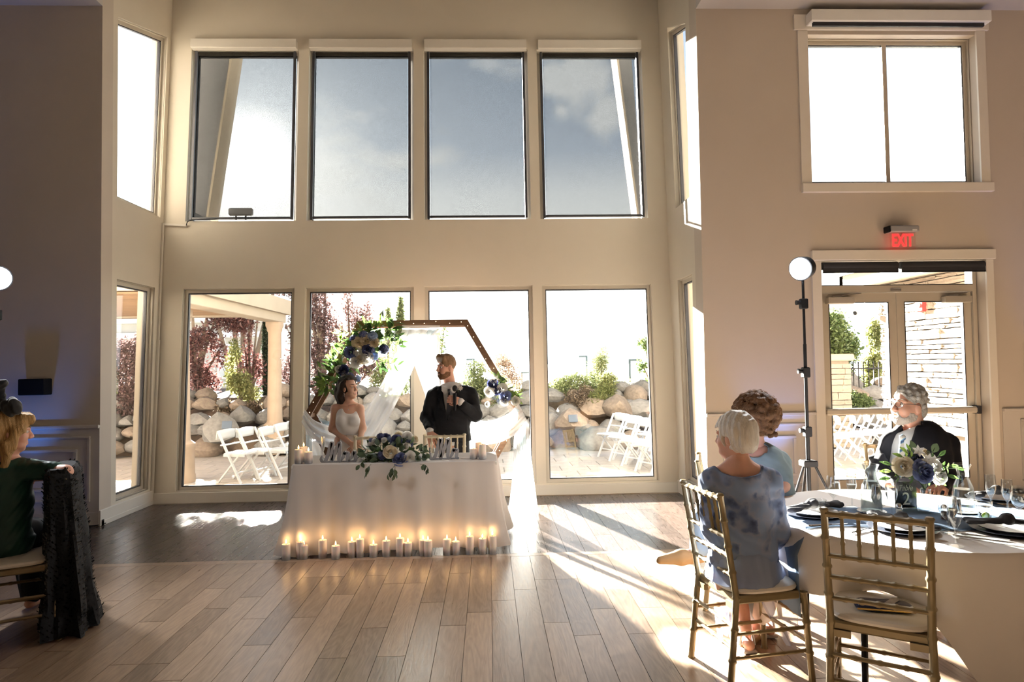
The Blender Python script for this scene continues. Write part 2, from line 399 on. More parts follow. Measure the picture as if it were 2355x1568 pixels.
# floor: base slab and separate boards
fl = struct(MB().box((-12, -16, -.20), (12, 8.02, -.014)), 'floor', M_['floor_l'], 'hickory board floor with a dark stained border by the windows', 'floor')
PW = 0.16
_pl = {}
def plank(x, y0, y1, mtl, key):
    L_ = round(y1-y0, 3)
    k = (key, L_)
    if k not in _pl:
        _pl[k] = MB().box((-PW/2+.0015, -L_/2+.002, -.012), (PW/2-.0015, L_/2-.002, 0)).mesh('floor_board', mtl, False)
    o = link('floor_board', _pl[k], fl); o.location = (x, (y0+y1)/2, 0)
YB = 5.56                                  # light / dark boundary
LENS = (.8, 1.0, 1.2, 1.4)
def lay(x0, x1, ya, yb, mtl, key):
    n = int(round((x1-x0)/PW))
    for i in range(n):
        x = x0+PW*(i+.5); y = yb
        first = True
        while y > ya+.25:
            l = rnd.choice(LENS) if not first else rnd.choice((.4, .6, .8, 1.0, 1.2)); first = False
            y2 = y-l
            if y2 < ya+.25: y2 = ya
            plank(x, y2, y, mtl, key); y = y2
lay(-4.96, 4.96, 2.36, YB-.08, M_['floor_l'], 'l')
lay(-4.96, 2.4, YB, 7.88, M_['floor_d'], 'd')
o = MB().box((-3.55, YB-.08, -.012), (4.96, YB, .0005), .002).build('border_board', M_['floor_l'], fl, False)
# front wall (leans outwards), four windows below, four above
COLS = [(-3.70, -2.43), (-2.21, -.96), (-.74, .52), (.73, 2.02)]
SL, SU, STOP = (.186, 2.54), (3.45, 5.67), 6.62
def wall_strip(mb, xs, zs, holes, t0, t1):
    for i in range(len(xs)-1):
        for j in range(len(zs)-1):
            cx_, cz_ = (xs[i]+xs[i+1])/2, (zs[j]+zs[j+1])/2
            if any(a < cx_ < b and c < cz_ < d for a, b, c, d in holes): continue
            mb.box((xs[i], t0, zs[j]), (xs[i+1], t1, zs[j+1]))
FR = .045
xs = [XL-.2] + [v for a, b in COLS for v in (a-FR, b+FR)] + [XR+.2]
zs = [0, SL[0]-FR, SL[1]+FR, SU[0]-.012, SU[1]+FR, STOP]
mb = MB(); wall_strip(mb, xs, zs, [(a-FR, b+FR, s0-.05, s1+FR) for a, b in COLS for s0, s1 in (SL, SU)], 0, .20)
struct(mb, 'wall_front', M_['wall'], 'tall cream window wall leaning outwards behind the sweetheart table', 'wall', MF)
# side walls of the bay
def side_wall(name, X, out, near_lo, far_lo, near_up, far_up, label):
    mb = MB(); d = Vector((.20*out, 0, 0))
    def quad(p): mb.prism([(X, y, z) for y, z in p], d)
    zl0, zl1 = SL[0], 2.58; zu0 = 3.46; zun, zuf = 5.47, 5.80
    YS = YN+(.2 if out < 0 else .24)
    quad([(YS, 0), (near_lo, 0), (near_lo, zl1), (YS, zl1)])
    quad([(near_lo, 0), (fy(0), 0), (fy(zl0), zl0), (near_lo, zl0)])
    quad([(far_lo, zl0), (fy(zl0), zl0), (fy(zl1), zl1), (far_lo+.14, zl1)])
    quad([(YS, zl1), (fy(zl1), zl1), (fy(zu0), zu0), (YS, zu0)])
    quad([(YS, zu0), (near_up, zu0), (near_up, zun), (YS, zun)])
    quad([(far_up, zu0), (fy(zu0), zu0), (fy(zuf), zuf), (far_up+.18, zuf)])
    quad([(YS, zun), (near_up, zun), (far_up+.18, zuf), (fy(zuf), zuf), (fy(6.5), 6.62), (YS, 5.70)])
    struct(mb, name, M_['wall'], label, 'wall')
side_wall('wall_bay_left', XL, -1, 7.19, 7.86, 7.19, 8.12, 'narrow cream bay wall with tall windows beside the shaded grey wall')
side_wall('wall_bay_right', XR, 1, 7.25, 7.68, 7.28, 7.83, 'narrow sunlit cream bay wall with tall windows next to the exit wall')
# near walls either side of the bay
mb = MB(); mb.box((-12, YN, 0), (XL, YN+.2, ZC+.32))
struct(mb, 'wall_left', M_['wall_shaded'], 'shaded taupe wall with white panelling and a black sconce', 'wall')
DX0, DX1, DZ1 = 3.60, 5.43, 2.66
WX0, WX1, WZ0, WZ1 = 3.53, 5.42, 3.50, 5.15
mb = MB(); wall_strip(mb, [XR, WX0, DX0, WX1, DX1, 12], [0, DZ1, WZ0, WZ1, ZC+.32], [(DX0, DX1, -.1, DZ1), (WX0, WX1, WZ0, WZ1)], YN, YN+.24)
struct(mb, 'wall_right', M_['wall_shaded'], 'warm tan wall with the exit doors and a white framed window', 'wall')
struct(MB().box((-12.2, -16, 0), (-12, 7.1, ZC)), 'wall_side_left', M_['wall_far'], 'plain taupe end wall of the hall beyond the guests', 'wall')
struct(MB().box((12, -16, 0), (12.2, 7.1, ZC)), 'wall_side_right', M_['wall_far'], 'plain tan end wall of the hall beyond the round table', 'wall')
mb = MB().box((-12.2, -16.2, 0), (12.2, -16, ZC))
struct(mb, 'wall_back', M_['wall_far'], 'plain back wall of the hall', 'wall')
mb = MB(); mb.box((-12.2, -16.2, ZC), (12.2, 6.70, ZC+.2)); mb.box((-12.2, 6.70, ZC), (XL, YN, ZC+.2)); mb.box((XR, 6.70, ZC), (12.2, YN, ZC+.2))
struct(mb, 'ceiling', M_['ceil'], 'flat pale ceiling of the hall washed with blue light', 'ceiling')
mb = MB(); mb.prism([(XL, 6.70, ZC), (XL, 6.70, ZC+.2), (XL, 8.75, 6.85), (XL, 8.75, 6.65)], (XR-XL, 0, 0))
struct(mb, 'ceiling_bay', M_['ceil'], 'sloping pale ceiling over the window bay', 'ceiling')
# baseboards
struct(MB().box((XL, -.022, 0), (XR, 0, .125), .004), 'baseboard_front', M_['trim'], 'cream baseboard under the front windows', 'baseboard', MF)
mb = MB().box((XL, YN-.022, 0), (XL+.022, YF, .16), .004); mb.box((XL+.022, YN-.0, 0), (XL+.03, YF, .05), .003)
struct(mb, 'baseboard_bay_left', M_['trim'], 'tall white baseboard of the bay wall next to the taupe wall', 'baseboard')
struct(MB().box((XR-.022, YN, 0), (XR, YF, .15), .004), 'baseboard_bay_right', M_['trim'], 'white baseboard of the sunlit bay wall', 'baseboard')
struct(MB().box((-7.2, YN-.02, 0), (XL, YN, .14), .004), 'baseboard_left', M_['wains'], 'grey baseboard below the panelled taupe wall', 'baseboard')
# panelled dado with chair rail
def dado(name, x0, x1, panels, label):
    root = empty(name, ((x0+x1)/2, YN, 0), 0, label, 'panelling', kind='structure')
    X0 = root.location.x
    def part(mbx, nm, mt): o = mbx.build(nm, mt, root, False); o.matrix_parent_inverse = Matrix.Translation((-X0, -YN, 0)); return o
    part(MB().box((x0, YN-.008, .02), (x1, YN, 1.0)), 'dado_sheet', M_['wains'])
    part(MB().box((x0, YN-.035, 1.0), (x1, YN, 1.035), .006), 'chair_rail', M_['wains'])
    for (a, b) in panels:
        for (ax, bx, z0, z1, w, t) in ((a, b, .25, .92, .022, .020), (a+.13, b-.13, .36, .79, .03, .026)):
            m2 = MB()
            m2.box((ax, YN-.008-t, z0), (bx, YN-.004, z0+w), .005); m2.box((ax, YN-.008-t, z1-w), (bx, YN-.004, z1), .005)
            m2.box((ax, YN-.008-t, z0+w), (ax+w, YN-.004, z1-w), .005); m2.box((bx-w, YN-.008-t, z0+w), (bx, YN-.004, z1-w), .005)
            part(m2, 'panel_moulding', M_['wains'])
dado('trim_1', -7.2, XL+.0, [(-5.2, -4.10), (-6.6, -5.4)], 'grey panelled dado under the taupe wall lit blue')
dado('trim_2', XR, 3.50, [(2.48, 3.40)], 'white panelled dado behind the curly haired woman')
dado('trim_3', 5.56, 7.6, [(5.75, 7.3)], 'tan panelled dado past the exit doors')
# windows: frame with gasket and pane
def window(name, poly, n_in, label, fw=.045, M=None, mull=None, depth=.07, set_=.05):
    """poly: inner opening corners (3d, ccw), frame grows outward fw; n_in: unit vector into the room"""
    root = empty(name, (0, 0, 0), 0, label, 'window', kind='structure')
    if M is not None: root.matrix_world = M
    P = [Vector(p) for p in poly]; c = sum(P, Vector())/len(P); nin = Vector(n_in)
    def grow(k): 
        out = []
        for i, p in enumerate(P):
            a = (P[i]-P[i-1]).normalized(); b = (P[(i+1) % len(P)]-P[i]).normalized()
            na = a.cross(nin).normalized(); nb = b.cross(nin).normalized()
            if na.dot(p-c) < 0: na = -na
            if nb.dot(p-c) < 0: nb = -nb
            out.append(p + (na+nb)*(k/(1+na.dot(nb))))
        return out
    def ring(k0, k1, d0, d1, nm, mt):
        A, B = grow(k0), grow(k1); mb = MB(); n = len(P)
        for i in range(n):
            j = (i+1) % n
            q = [A[i], A[j], B[j], B[i]]
            mb.prism([v - nin*d0 for v in q], -nin*(d1-d0))
        return mb.build(nm, mt, root, False)
    ring(0.0, fw, set_, set_+depth, 'frame', M_['alu'])
    ring(fw-.006, fw+.0, set_-.035, set_, 'stop_bead', M_['alu'])
    ring(-.012, .001, set_+.012, set_+.05, 'gasket', M_['gasket'])
    if mull:
        for a, b in mull: MB().bar(Vector(a)-nin*(set_+depth/2), Vector(b)-nin*(set_+depth/2), .05, depth, up=nin).build('mullion', M_['alu'], root, False)
    g = grow(.002)
    mb = MB().prism([v - nin*(set_+.03) for v in g], -nin*.006)
    mb.build('pane', M_['glass'], root, False)
    return root
names_lo = ['beside the pergola column', 'behind the bride', 'behind the groom', 'before the boulder with a plaque']
names_up = ['with a small black box on its sill', 'second from the bay corner', 'third from the bay corner', 'with a cloud in its top corner']
for i, (a, b) in enumerate(COLS):
    window('window_%d' % (i+1), [(a, 0, SL[0]), (b, 0, SL[0]), (b, 0, SL[1]), (a, 0, SL[1])], (0, -1, 0), 'tall lower window ' + names_lo[i], M=MF)
    window('window_%d' % (i+5), [(a, 0, SU[0]), (b, 0, SU[0]), (b, 0, SU[1]), (a, 0, SU[1])], (0, -1, 0), 'upper window ' + names_up[i], M=MF, set_=.09)
    # roller sun-screen
    rt = empty('roller_shade', (0, 0, 0), 0, 'grey sun-screen shade over the upper window ' + names_up[i], 'shade', 'sun-screen shades on the upper windows')
    rt.matrix_world = MF
    MB().box((a-.028, -.085, SU[1]+.012), (b+.028, -.001, SU[1]+.135), .006).build('cassette', M_['trim'], rt, False)
    MB().box((a+.03, .0205, SU[0]+.045), (b-.03, .0225, SU[1]+.014)).build('screen_cloth', M_['shade'], rt, False)
    MB().box((a+.028, .008, SU[0]+.012), (b-.028, .034, SU[0]+.044), .004).build('bottom_bar', M_['gasket'], rt, False)
    for xx in (a-.004, b-.03+.004): MB().box((xx, .004, SU[0]+.005), (xx+.03, .04, SU[1]+.014), .003).build('side_channel', M_['gasket'], rt, False)
window('window_9', [(XL, 7.24, .24), (XL, 7.80, .24), (XL, 7.94, 2.53), (XL, 7.24, 2.53)], (1, 0, 0), 'narrow lower bay window beside the taupe wall')
window('window_10', [(XL, 7.24, 3.50), (XL, 8.08, 3.50), (XL, 8.25, 5.73), (XL, 7.24, 5.43)], (1, 0, 0), 'narrow upper bay window beside the taupe wall')
window('window_11', [(XR, 7.30, .24), (XR, 7.62, .24), (XR, 7.76, 2.53), (XR, 7.30, 2.53)], (-1, 0, 0), 'narrow lower bay window next to the exit wall')
window('window_12', [(XR, 7.33, 3.50), (XR, 7.79, 3.50), (XR, 7.96, 5.68), (XR, 7.33, 5.48)], (-1, 0, 0), 'narrow upper bay window next to the exit wall')
# high window over the exit doors with its casing and raised black shade
window('window_13', [(WX0+.05, YN, WZ0+.05), (WX1-.05, YN, WZ0+.05), (WX1-.05, YN, WZ1-.05), (WX0+.05, YN, WZ1-.05)], (0, -1, 0), 'wide high window above the exit doors',
       mull=[((4.47, YN, WZ0+.05), (4.47, YN, WZ1-.05))], set_=.13)
def casing(name, boxes, label):
    root = empty(name, (0, 0, 0), 0, label, 'trim', kind='structure')
    for nm, a, b in boxes: MB().box(a, b, .005).build(nm, M_['trim'], root, False)
casing('trim_4', [('side_casing', (WX0-.11, YN-.022, WZ0), (WX0, YN, WZ1+.04)), ('side_casing', (WX1, YN-.022, WZ0), (WX1+.10, YN, WZ1+.04)),
       ('sill_board', (WX0-.11, YN-.045, WZ0-.10), (WX1+.12, YN, WZ0)), ('head_casing', (WX0-.15, YN-.03, WZ1+.04), (WX1+.14, YN, WZ1+.21))], 'white casing round the high window above the exit')
rt = empty('roller_shade', (4.5, YN, WZ1), 0, 'white shade cassette with rolled black cloth over the high exit wall window', 'shade')
MB().box((-.99, -.16, .07), (.99, -.03, .20), .008).build('cassette', M_['white'], rt, False)
MB().box((-.96, -.13, .03), (.93, -.10, .075), .004).build('rolled_cloth', M_['blackcloth'], rt, False)
casing('trim_5', [('side_casing', (DX0-.10, YN-.025, 0), (DX0, YN, DZ1)), ('side_casing', (DX1, YN-.025, 0), (DX1+.08, YN, DZ1)), ('head_casing', (DX0-.10, YN-.04, DZ1), (DX1+.10, YN, DZ1+.11))], 'cream casing round the exit doors')
for a, b, w in ((DX0+.03, 4.46, 'above the door with tree view'), (4.50, DX1+.03, 'above the door with stone wall view')):
    rt = empty('roller_shade', ((a+b)/2, YN, DZ1), 0, 'rolled-up black shade %s' % w, 'shade', 'black shades over the exit doors'); h = (b-a)/2
    MB().cyl((-h, .02, -.055), (h, .02, -.055), .042, n=14).build('roll', M_['blackcloth'], rt)
    MB().box((-h, -.012, -.125), (h, .004, -.05), .003).build('hanging_cloth', M_['blackcloth'], rt, False)
    MB().box((-h, -.016, -.135), (h, .008, -.122), .003).build('hem_bar', M_['black'], rt, False)
# exit doors (set back in the wall)
YD = YN+.17
dr = empty('door_1', (4.5, YD, 0), 0, 'pair of tan metal glass exit doors with push bars and transom', 'door', kind='structure')
def dpart(mb, nm, mt, par=None, smooth=False):
    o = mb.build(nm, mt, par or dr, smooth); o.matrix_parent_inverse = Matrix.Translation((-4.5, -YD, 0)) if par is None else Matrix(); return o
DF0, DF1 = 3.62, 5.42
mb = MB()
mb.box((DF0, YD-.05, 0), (DF0+.045, YD+.06, 2.64)); mb.box((DF1-.045, YD-.05, 0), (DF1, YD+.06, 2.64))
mb.box((DF0+.045, YD-.05, 2.325), (DF1-.045, YD+.06, 2.40)); mb.box((DF0+.045, YD-.05, 2.60), (DF1-.045, YD+.06, 2.655))
dpart(mb, 'door_frame', M_['alu'])
dpart(MB().box((DF0+.045, YD, 2.40), (DF1-.045, YD+.006, 2.60)), 'transom_pane', M_['glass'])
dpart(MB().box((DF0+.045, YD-.056, 2.40), (DF1-.045, YD-.048, 2.408)), 'transom_gasket', M_['gasket'])
for k, (a, b) in enumerate(((DF0+.05, 4.517), (4.523, DF1-.05))):
    st = .085
    root = D.objects.new('door_leaf', None); COL.objects.link(root); root.parent = dr; root.location = (0, 0, 0)
    def lp(mb, nm, mt, sm=False):
        o = mb.build(nm, mt, root, sm); o.location = (-4.5, -YD, 0); return o
    mb = MB()
    mb.box((a, YD-.025, .01), (a+st, YD+.025, 2.32)); mb.box((b-st, YD-.025, .01), (b, YD+.025, 2.32))
    mb.box((a+st, YD-.025, .01), (b-st, YD+.025, .27)); mb.box((a+st, YD-.025, 2.22), (b-st, YD+.025, 2.32))
    lp(mb, 'leaf_frame', M_['alu'])
    lp(MB().box((a+st, YD-.004, .27), (b-st, YD+.004, 2.22)), 'pane', M_['glass'])
    mb = MB(); mb.box((a+st, YD-.028, .27), (a+st+.01, YD-.01, 2.22)); mb.box((b-st-.012, YD-.028, .27), (b-st, YD-.01, 2.22)); mb.box((a+st, YD-.028, .27), (b-st, YD-.01, .278)); mb.box((a+st, YD-.028, 2.212), (b-st, YD-.01, 2.22))
    lp(mb, 'glazing_bead', M_['gasket'])
    mb = MB().box((a-.01, YD-.115, .985), (b+.01-.02*k, YD-.045, 1.055), .016); lp(mb, 'push_bar', M_['alu'], True)
    ex = (b-.012) if k == 1 else (a-.0)
    lp(MB().box((b-.04, YD-.12, .975), (b+.005, YD-.03, 1.065), .006) if k == 1 else MB().box((b-.02, YD-.118, .93), (b+.002, YD-.025, 1.06), .004), 'bar_end', M_['gasket'])
    xr = (a+.05, a+.34) if k == 0 else (b-.34, b-.04)
    lp(MB().box((xr[0], YD-.10, 2.20), (xr[1], YD-.027, 2.272), .006), 'door_closer', mat('closer_metal', (.50, .46, .40), .45, .4) if k == 0 else D.materials['closer_metal'])
    mb = MB().bar((xr[0]+.1*(1-k)+.12*k, YD-.06, 2.287), (xr[1]+(.10 if k == 0 else -.02), YD-.05, 2.315), .025, .008); mb.box((xr[0]+.05, YD-.09, 2.272), (xr[0]+.15, YD-.05, 2.29))
    lp(mb, 'closer_arm', M_['chrome'])
dpart(MB().box((4.44, YD-.062, 2.335), (4.56, YD-.05, 2.365), .003), 'latch_plate', M_['chrome'])
# floor strip under the doors / outside threshold
struct(MB().box((DX0, YN, -.014), (DX1, YN+.26, .008)), 'trim_6', M_['chrome'], 'metal threshold of the exit doors', 'threshold')
# ---------------------------------------------------------------- outdoors
ZG = -.06
M_['paver'] = mat('pale_paver', (.46, .41, .36), .85, noise=.15, scale=6, rand=.12, bump=.1, bscale=40)
M_['soil'] = mat('bark_mulch', (.10, .068, .048), .95, noise=.4, scale=14, bump=.4, bscale=30)
M_['rock'] = mat('granite_boulder', (.10, .094, .09), .85, noise=.35, scale=5, bump=.5, bscale=12, rand=.3)
M_['rock2'] = mat('tan_boulder', (.14, .108, .084), .85, noise=.35, scale=5, bump=.5, bscale=12, rand=.2)
M_['land'] = mat('dry_plain', (.36, .36, .32), .95, noise=.2, scale=.2)
M_['stucco'] = mat('grey_stucco', (.48, .47, .43), .9, noise=.06, scale=3, bump=.1, bscale=60)
M_['stucco_l'] = mat('pale_stucco', (.38, .32, .25), .9, noise=.06, scale=3, bump=.15, bscale=90)
M_['stone_col'] = mat('cast_stone', (.36, .275, .205), .8, noise=.12, scale=4, bump=.1, bscale=30)
M_['cedar'] = mat('cedar_boards', (.24, .145, .075), .6, noise=.2, scale=4, stretch=(1, 8, 8), rand=.15)
M_['bark'] = mat('tree_bark', (.10, .075, .055), .9, noise=.3, scale=20, bump=.3)
M_['lf_red'] = leaf_mat('plum_leaves', (0.059, 0.022, 0.022), (0.179, 0.075, 0.065), .45, 1.5)
M_['lf_pur'] = leaf_mat('dusky_plum_leaves', (0.050, 0.028, 0.030), (0.149, 0.087, 0.080), .45, 1.2)
M_['lf_grn'] = leaf_mat('green_leaves', (0.041, 0.071, 0.021), (0.159, 0.199, 0.066), .5, 1.5)
M_['lf_yel'] = leaf_mat('yellow_green_leaves', (0.124, 0.149, 0.046), (0.307, 0.292, 0.115), .5, 1.5)
M_['lf_drk'] = leaf_mat('cypress_needles', (0.012, 0.022, 0.010), (0.052, 0.067, 0.032), .3, 1.5)
M_['lf_jun'] = leaf_mat('juniper_needles', (0.058, 0.083, 0.033), (0.203, 0.223, 0.090), .45, 1.0)
M_['lf_brn'] = leaf_mat('dry_juniper_needles', (0.077, 0.053, 0.035), (0.183, 0.134, 0.089), .4, 1.0)
M_['lf_grass'] = leaf_mat('tall_grass_blades', (0.125, 0.150, 0.056), (0.309, 0.294, 0.146), .5, 2.0)
M_['lf_straw'] = leaf_mat('reddish_grass_plumes', (0.142, 0.083, 0.059), (0.278, 0.209, 0.140), .5, 2.0)
tag(MB().box((-160, 14.6, -2.0), (160, 900, -1.2)).build('ground', M_['land'], None, False), 'hazy pale plain stretching away beyond the garden', 'ground', kind='structure')
pat = MB().box((-16, 8.16, -.5), (16, 14.6, ZG-.03)).build('patio', M_['paver'], None, False)
tag(pat, 'pale sunlit paver patio outside the windows', 'patio', kind='structure')
_pv = MB().box((-.219, -.219, -.04), (.219, .219, 0), .006).mesh('paver', M_['paver'], False)
n = 0
for j in range(10):
    for i in range(-20, 20):
        x = i*.445+(.22 if j % 2 else 0); y = 8.5+j*.445
        if not (-9 < x < 7.6): continue
        if y > 9.4 and abs(x) > 7.5: continue
        if n >= 300: break
        o = link('paver', _pv, pat); o.location = (x, y, ZG); n += 1
# planted bank behind the boulders
mb = MB(); mb.prism([(-18, 12.9, ZG-.1), (-18, 13.5, .55), (-18, 14.3, .95), (-18, 19, 1.0), (-18, 19, -1.2)], (26, 0, 0))
tag(mb.build('ground_bank', M_['soil'], None, False), 'mulched planting bank above the boulders', 'bank', kind='structure')
_bk = []
for k in range(7):
    bm = bmesh.new(); bmesh.ops.create_icosphere(bm, subdivisions=2, radius=1)
    for v in bm.verts:
        q = v.co*1.1+Vector((k*7.3, 0, 0)); d = 1+.28*mnoise.noise(q)+.10*mnoise.noise(q*2.7)
        v.co *= d
        for ax in (Vector((.6, .5, .6)), Vector((-.7, .3, .5)), Vector((.1, -.9, .4)), Vector((0, 0, -1))):
            ax = ax.normalized(); h = v.co.dot(ax)-(.72+.05*k % .12)
            if h > 0: v.co -= ax*h*.85
    me = D.meshes.new('boulder'); bm.to_mesh(me); bm.free(); me.polygons.foreach_set('use_smooth', [True]*len(me.polygons)); me.set_sharp_from_angle(angle=math.radians(32)); _bk.append(me)
bw = empty('rockery', (0, 12.9, ZG), 0, 'retaining wall of stacked grey and tan boulders across the patio', 'rock wall')
def boulder(p, r, mt=None, me=None, name='boulder', par=bw, rz=None):
    o = D.objects.new(name, me or rnd.choice(_bk)); COL.objects.link(o)
    if len(o.data.materials) == 0: o.data.materials.append(M_['rock'])
    o.material_slots[0].link = 'OBJECT'; o.material_slots[0].material = mt or rnd.choice((M_['rock'], M_['rock'], M_['rock2']))
    o.parent = par; o.location = Vector(p)-(par.location if par else Vector()); o.scale = r; o.rotation_euler = (rnd.uniform(-.15, .15), rnd.uniform(-.15, .15), rnd.uniform(0, 6.28) if rz is None else rz); return o
for (yy, zz, w0, w1, pr, skip) in ((12.72, ZG+.12, .20, .40, 1, True), (12.9, .34, .16, .32, 1, True), (13.2, .60, .16, .34, 1, False), (13.5, .86, .14, .30, .95, False), (13.8, 1.05, .12, .28, .7, False)):
    x = -9.5
    while x < 8.6:
        w = rnd.uniform(w0, w1); q = x+w
        if rnd.random() < pr and not (skip and (-5.35 < q < -4.55 or 1.35 < q < 1.95)): boulder((q, yy+rnd.uniform(-.1, .1), zz+rnd.uniform(-.04, .06)), (w*1.15, w*.95, w*rnd.uniform(.62, .85)))
        x += w*1.8
M_['plaque'] = mat('bronze_plaque', (.035, .05, .075), .7)
for (px, py, w, h, qx, qy) in ((505, 985, 36, 30, 522, 977), (1312, 966, 31, 22, 1318, 962)):
    Y = 12.45; c = atY(px, py, Y); s = Y/FPX
    b = boulder(c, (w*s*1.15, .42, h*s*1.2), M_['rock2'] if px > 1000 else M_['rock'], _bk[1], rz=.2)
    q = atY(qx, qy, Y-.42); root = MB().box((-.085, -.012, -.07), (.085, .012, .07), .004).build('plaque', M_['plaque'], None, False)
    root.location = q; root.rotation_euler = (-.25, 0, .1)
    tag(root, 'small dark plaque on the round boulder ' + ('behind the white chairs' if px < 1000 else 'below the junipers'), 'plaque', 'plaques on the boulders')
c = atY(1418, 935, 12.9); boulder(c, (.34, .3, .25), M_['rock2'], _bk[3], rz=1)
c = atY(1470, 940, 13.1); boulder(c, (.42, .3, .2), M_['rock'], _bk[4], rz=0)
# leaf clouds
def leaf_cloud(blobs, n, size, asp=.45, seed=1, shell=.55, droop=0.0):
    r = np.random.default_rng(seed); n = int(n*2.3); size = size*.66; V = []; tot = sum(b[1][0]*b[1][1]*b[1][2] for b in blobs)**1.0
    for (c, rad) in blobs:
        k = max(6, int(n*(rad[0]*rad[1]*rad[2])/tot))
        d = r.normal(size=(k, 3)); d /= np.linalg.norm(d, axis=1)[:, None]
        t = (shell+(1-shell)*r.random(k))[:, None]*(r.random(k)**.25)[:, None]
        P = np.array(c)+d*t*np.array(rad)
        u = r.normal(size=(k, 3)); u[:, 2] -= droop; u /= np.linalg.norm(u, axis=1)[:, None]
        w = np.cross(u, r.normal(size=(k, 3))); w /= np.linalg.norm(w, axis=1)[:, None]
        s = size*(.6+.8*r.random(k))[:, None]
        nrm = np.cross(u, w)
        V.append(np.stack([P, P+u*s*.5+w*s*asp*.5+nrm*s*.08, P+u*s, P+u*s*.5-w*s*asp*.5+nrm*s*.08], 1).reshape(-1, 3))
    V = np.concatenate(V); me = D.meshes.new('foliage'); nq = len(V)//4
    me.vertices.add(len(V)); me.vertices.foreach_set('co', V.astype(np.float32).ravel())
    me.loops.add(nq*4); me.loops.foreach_set('vertex_index', np.arange(nq*4, dtype=np.int32))
    me.polygons.add(nq); me.polygons.foreach_set('loop_start', np.arange(nq, dtype=np.int32)*4)
    me.update(); me.validate(); return me
def plant(name, base, label, cat, blobs, n, size, mt, trunk=None, seed=1, asp=.45, group=None, shell=.55):
    root = empty(name, base, 0, label, cat, group)
    B = Vector(base)
    me = leaf_cloud([(Vector(c)-B, r_) for c, r_ in blobs], n, size, asp, seed, shell); me.materials.append(mt)
    o = link('foliage', me, root); o['kind'] = 'stuff'
    if trunk:
        mb = MB()
        rs = random.Random(seed)
        for c, r_ in blobs:
            e = Vector(c)-B; mid = Vector((e.x*.35, e.y*.35, e.z*.55))
            mb.tube(curve_pts([(rs.uniform(-.04, .04), 0, -.05), mid, e+Vector((0, 0, r_[2]*.3))], 6), [trunk*(1-.11*i) for i in range(7)], 5)
        mb.build('trunk', M_['bark'], root)
    return root
def pb(px, py, Y, rx, rz, ry=None):
    s = Y/FPX; return (tuple(atY(px, py, Y)), (rx*s, (ry or rx)*s*.9, rz*s))
def base_at(px, Y, z): p = atY(px, 900, Y); return (p.x, Y, z)
plant('plum_tree', base_at(452, 14.2, .9), 'bushy red-leaved plum tree behind the boulders near the pergola', 'tree',
      [pb(470, 780, 14.2, 38, 40), pb(500, 730, 14.2, 30, 34), pb(455, 860, 14, 40, 48), pb(485, 880, 14, 28, 34), pb(440, 800, 14.3, 34, 50), pb(505, 815, 14.2, 22, 40), pb(500, 640, 14.2, 70, 60), pb(430, 600, 14.4, 60, 60)], 5600, .11, M_['lf_red'], .05, 3)  # last two blobs: hidden foliage added above to block the sun
plant('plum_tree', base_at(575, 14.4, .95), 'slim red plum tree with upright shoots next to the stone column', 'tree',
      [pb(570, 800, 14.4, 14, 52), pb(588, 840, 14.4, 20, 40), pb(560, 850, 14.4, 18, 40), pb(600, 860, 14.4, 14, 40), pb(548, 735, 14.5, 48, 44), pb(570, 650, 14.6, 60, 70), pb(620, 620, 14.8, 50, 60)], 5600, .10, M_['lf_red'], .03, 4)  # last three blobs: foliage added to stop sun reaching the floor
plant('young_tree', base_at(552, 13.9, .95), 'young yellow-green tree between the two red plums', 'tree',
      [pb(540, 810, 13.9, 16, 40), pb(548, 880, 13.9, 32, 36), pb(575, 905, 13.9, 28, 22), pb(530, 850, 13.9, 14, 50)], 1300, .10, M_['lf_yel'], .025, 5)
plant('cypress', base_at(612, 15.0, .9), 'dark narrow cypress standing just left of the stone column', 'tree', [pb(612, 880, 15, 9, 60), pb(612, 800, 15, 9, 70), pb(611, 760, 15, 6, 40)], 2600, .09, M_['lf_drk'], .04, 6)
plant('plum_tree', base_at(742, 14.6, .95), 'tall dusky plum tree at the edge of the window behind the bride', 'tree',
      [pb(735, 720, 14.6, 36, 62), pb(728, 820, 14.6, 34, 60), pb(765, 770, 14.6, 30, 60), pb(745, 890, 14.4, 44, 46), pb(720, 660, 14.6, 30, 50), pb(690, 760, 14.8, 34, 90), pb(668, 860, 14.6, 30, 60), pb(690, 640, 14.8, 56, 60), pb(750, 640, 14.8, 40, 40)], 7000, .10, M_['lf_pur'], .06, 7)
plant('plum_tree', base_at(806, 14.9, .95), 'wispy purple plum tree rising behind the arch flowers', 'tree',
      [pb(800, 700, 14.9, 17, 46), pb(822, 740, 14.9, 22, 46), pb(845, 730, 14.9, 16, 50), pb(790, 780, 14.9, 26, 46), pb(830, 830, 14.7, 40, 50), pb(868, 850, 14.7, 30, 42)], 2600, .10, M_['lf_pur'], .05, 8)
plant('plum_tree', base_at(300, 14.0, .9), 'dark red plum tree seen through the narrow bay window', 'tree',
      [pb(290, 820, 13.6, 44, 50), pb(330, 860, 13.6, 40, 60), pb(300, 930, 13.4, 46, 60), pb(262, 880, 13.6, 40, 60), pb(340, 790, 14, 36, 40)], 3600, .11, M_['lf_pur'], .06, 9)
plant('arborvitae', base_at(921, 21, -1.2), 'tall narrow evergreen seen above the arch flowers', 'tree', [pb(921, 780, 21, 13, 50), pb(921, 725, 21, 10, 45), pb(921, 695, 21, 6, 22)], 1500, .12, M_['lf_jun'], .06, 10, group='distant evergreens')
plant('arborvitae', base_at(893, 22, -1.2), 'small pointed evergreen left of the tall one above the arch', 'tree', [pb(893, 770, 22, 10, 40), pb(893, 725, 22, 7, 25)], 700, .12, M_['lf_jun'], .06, 11, group='distant evergreens')
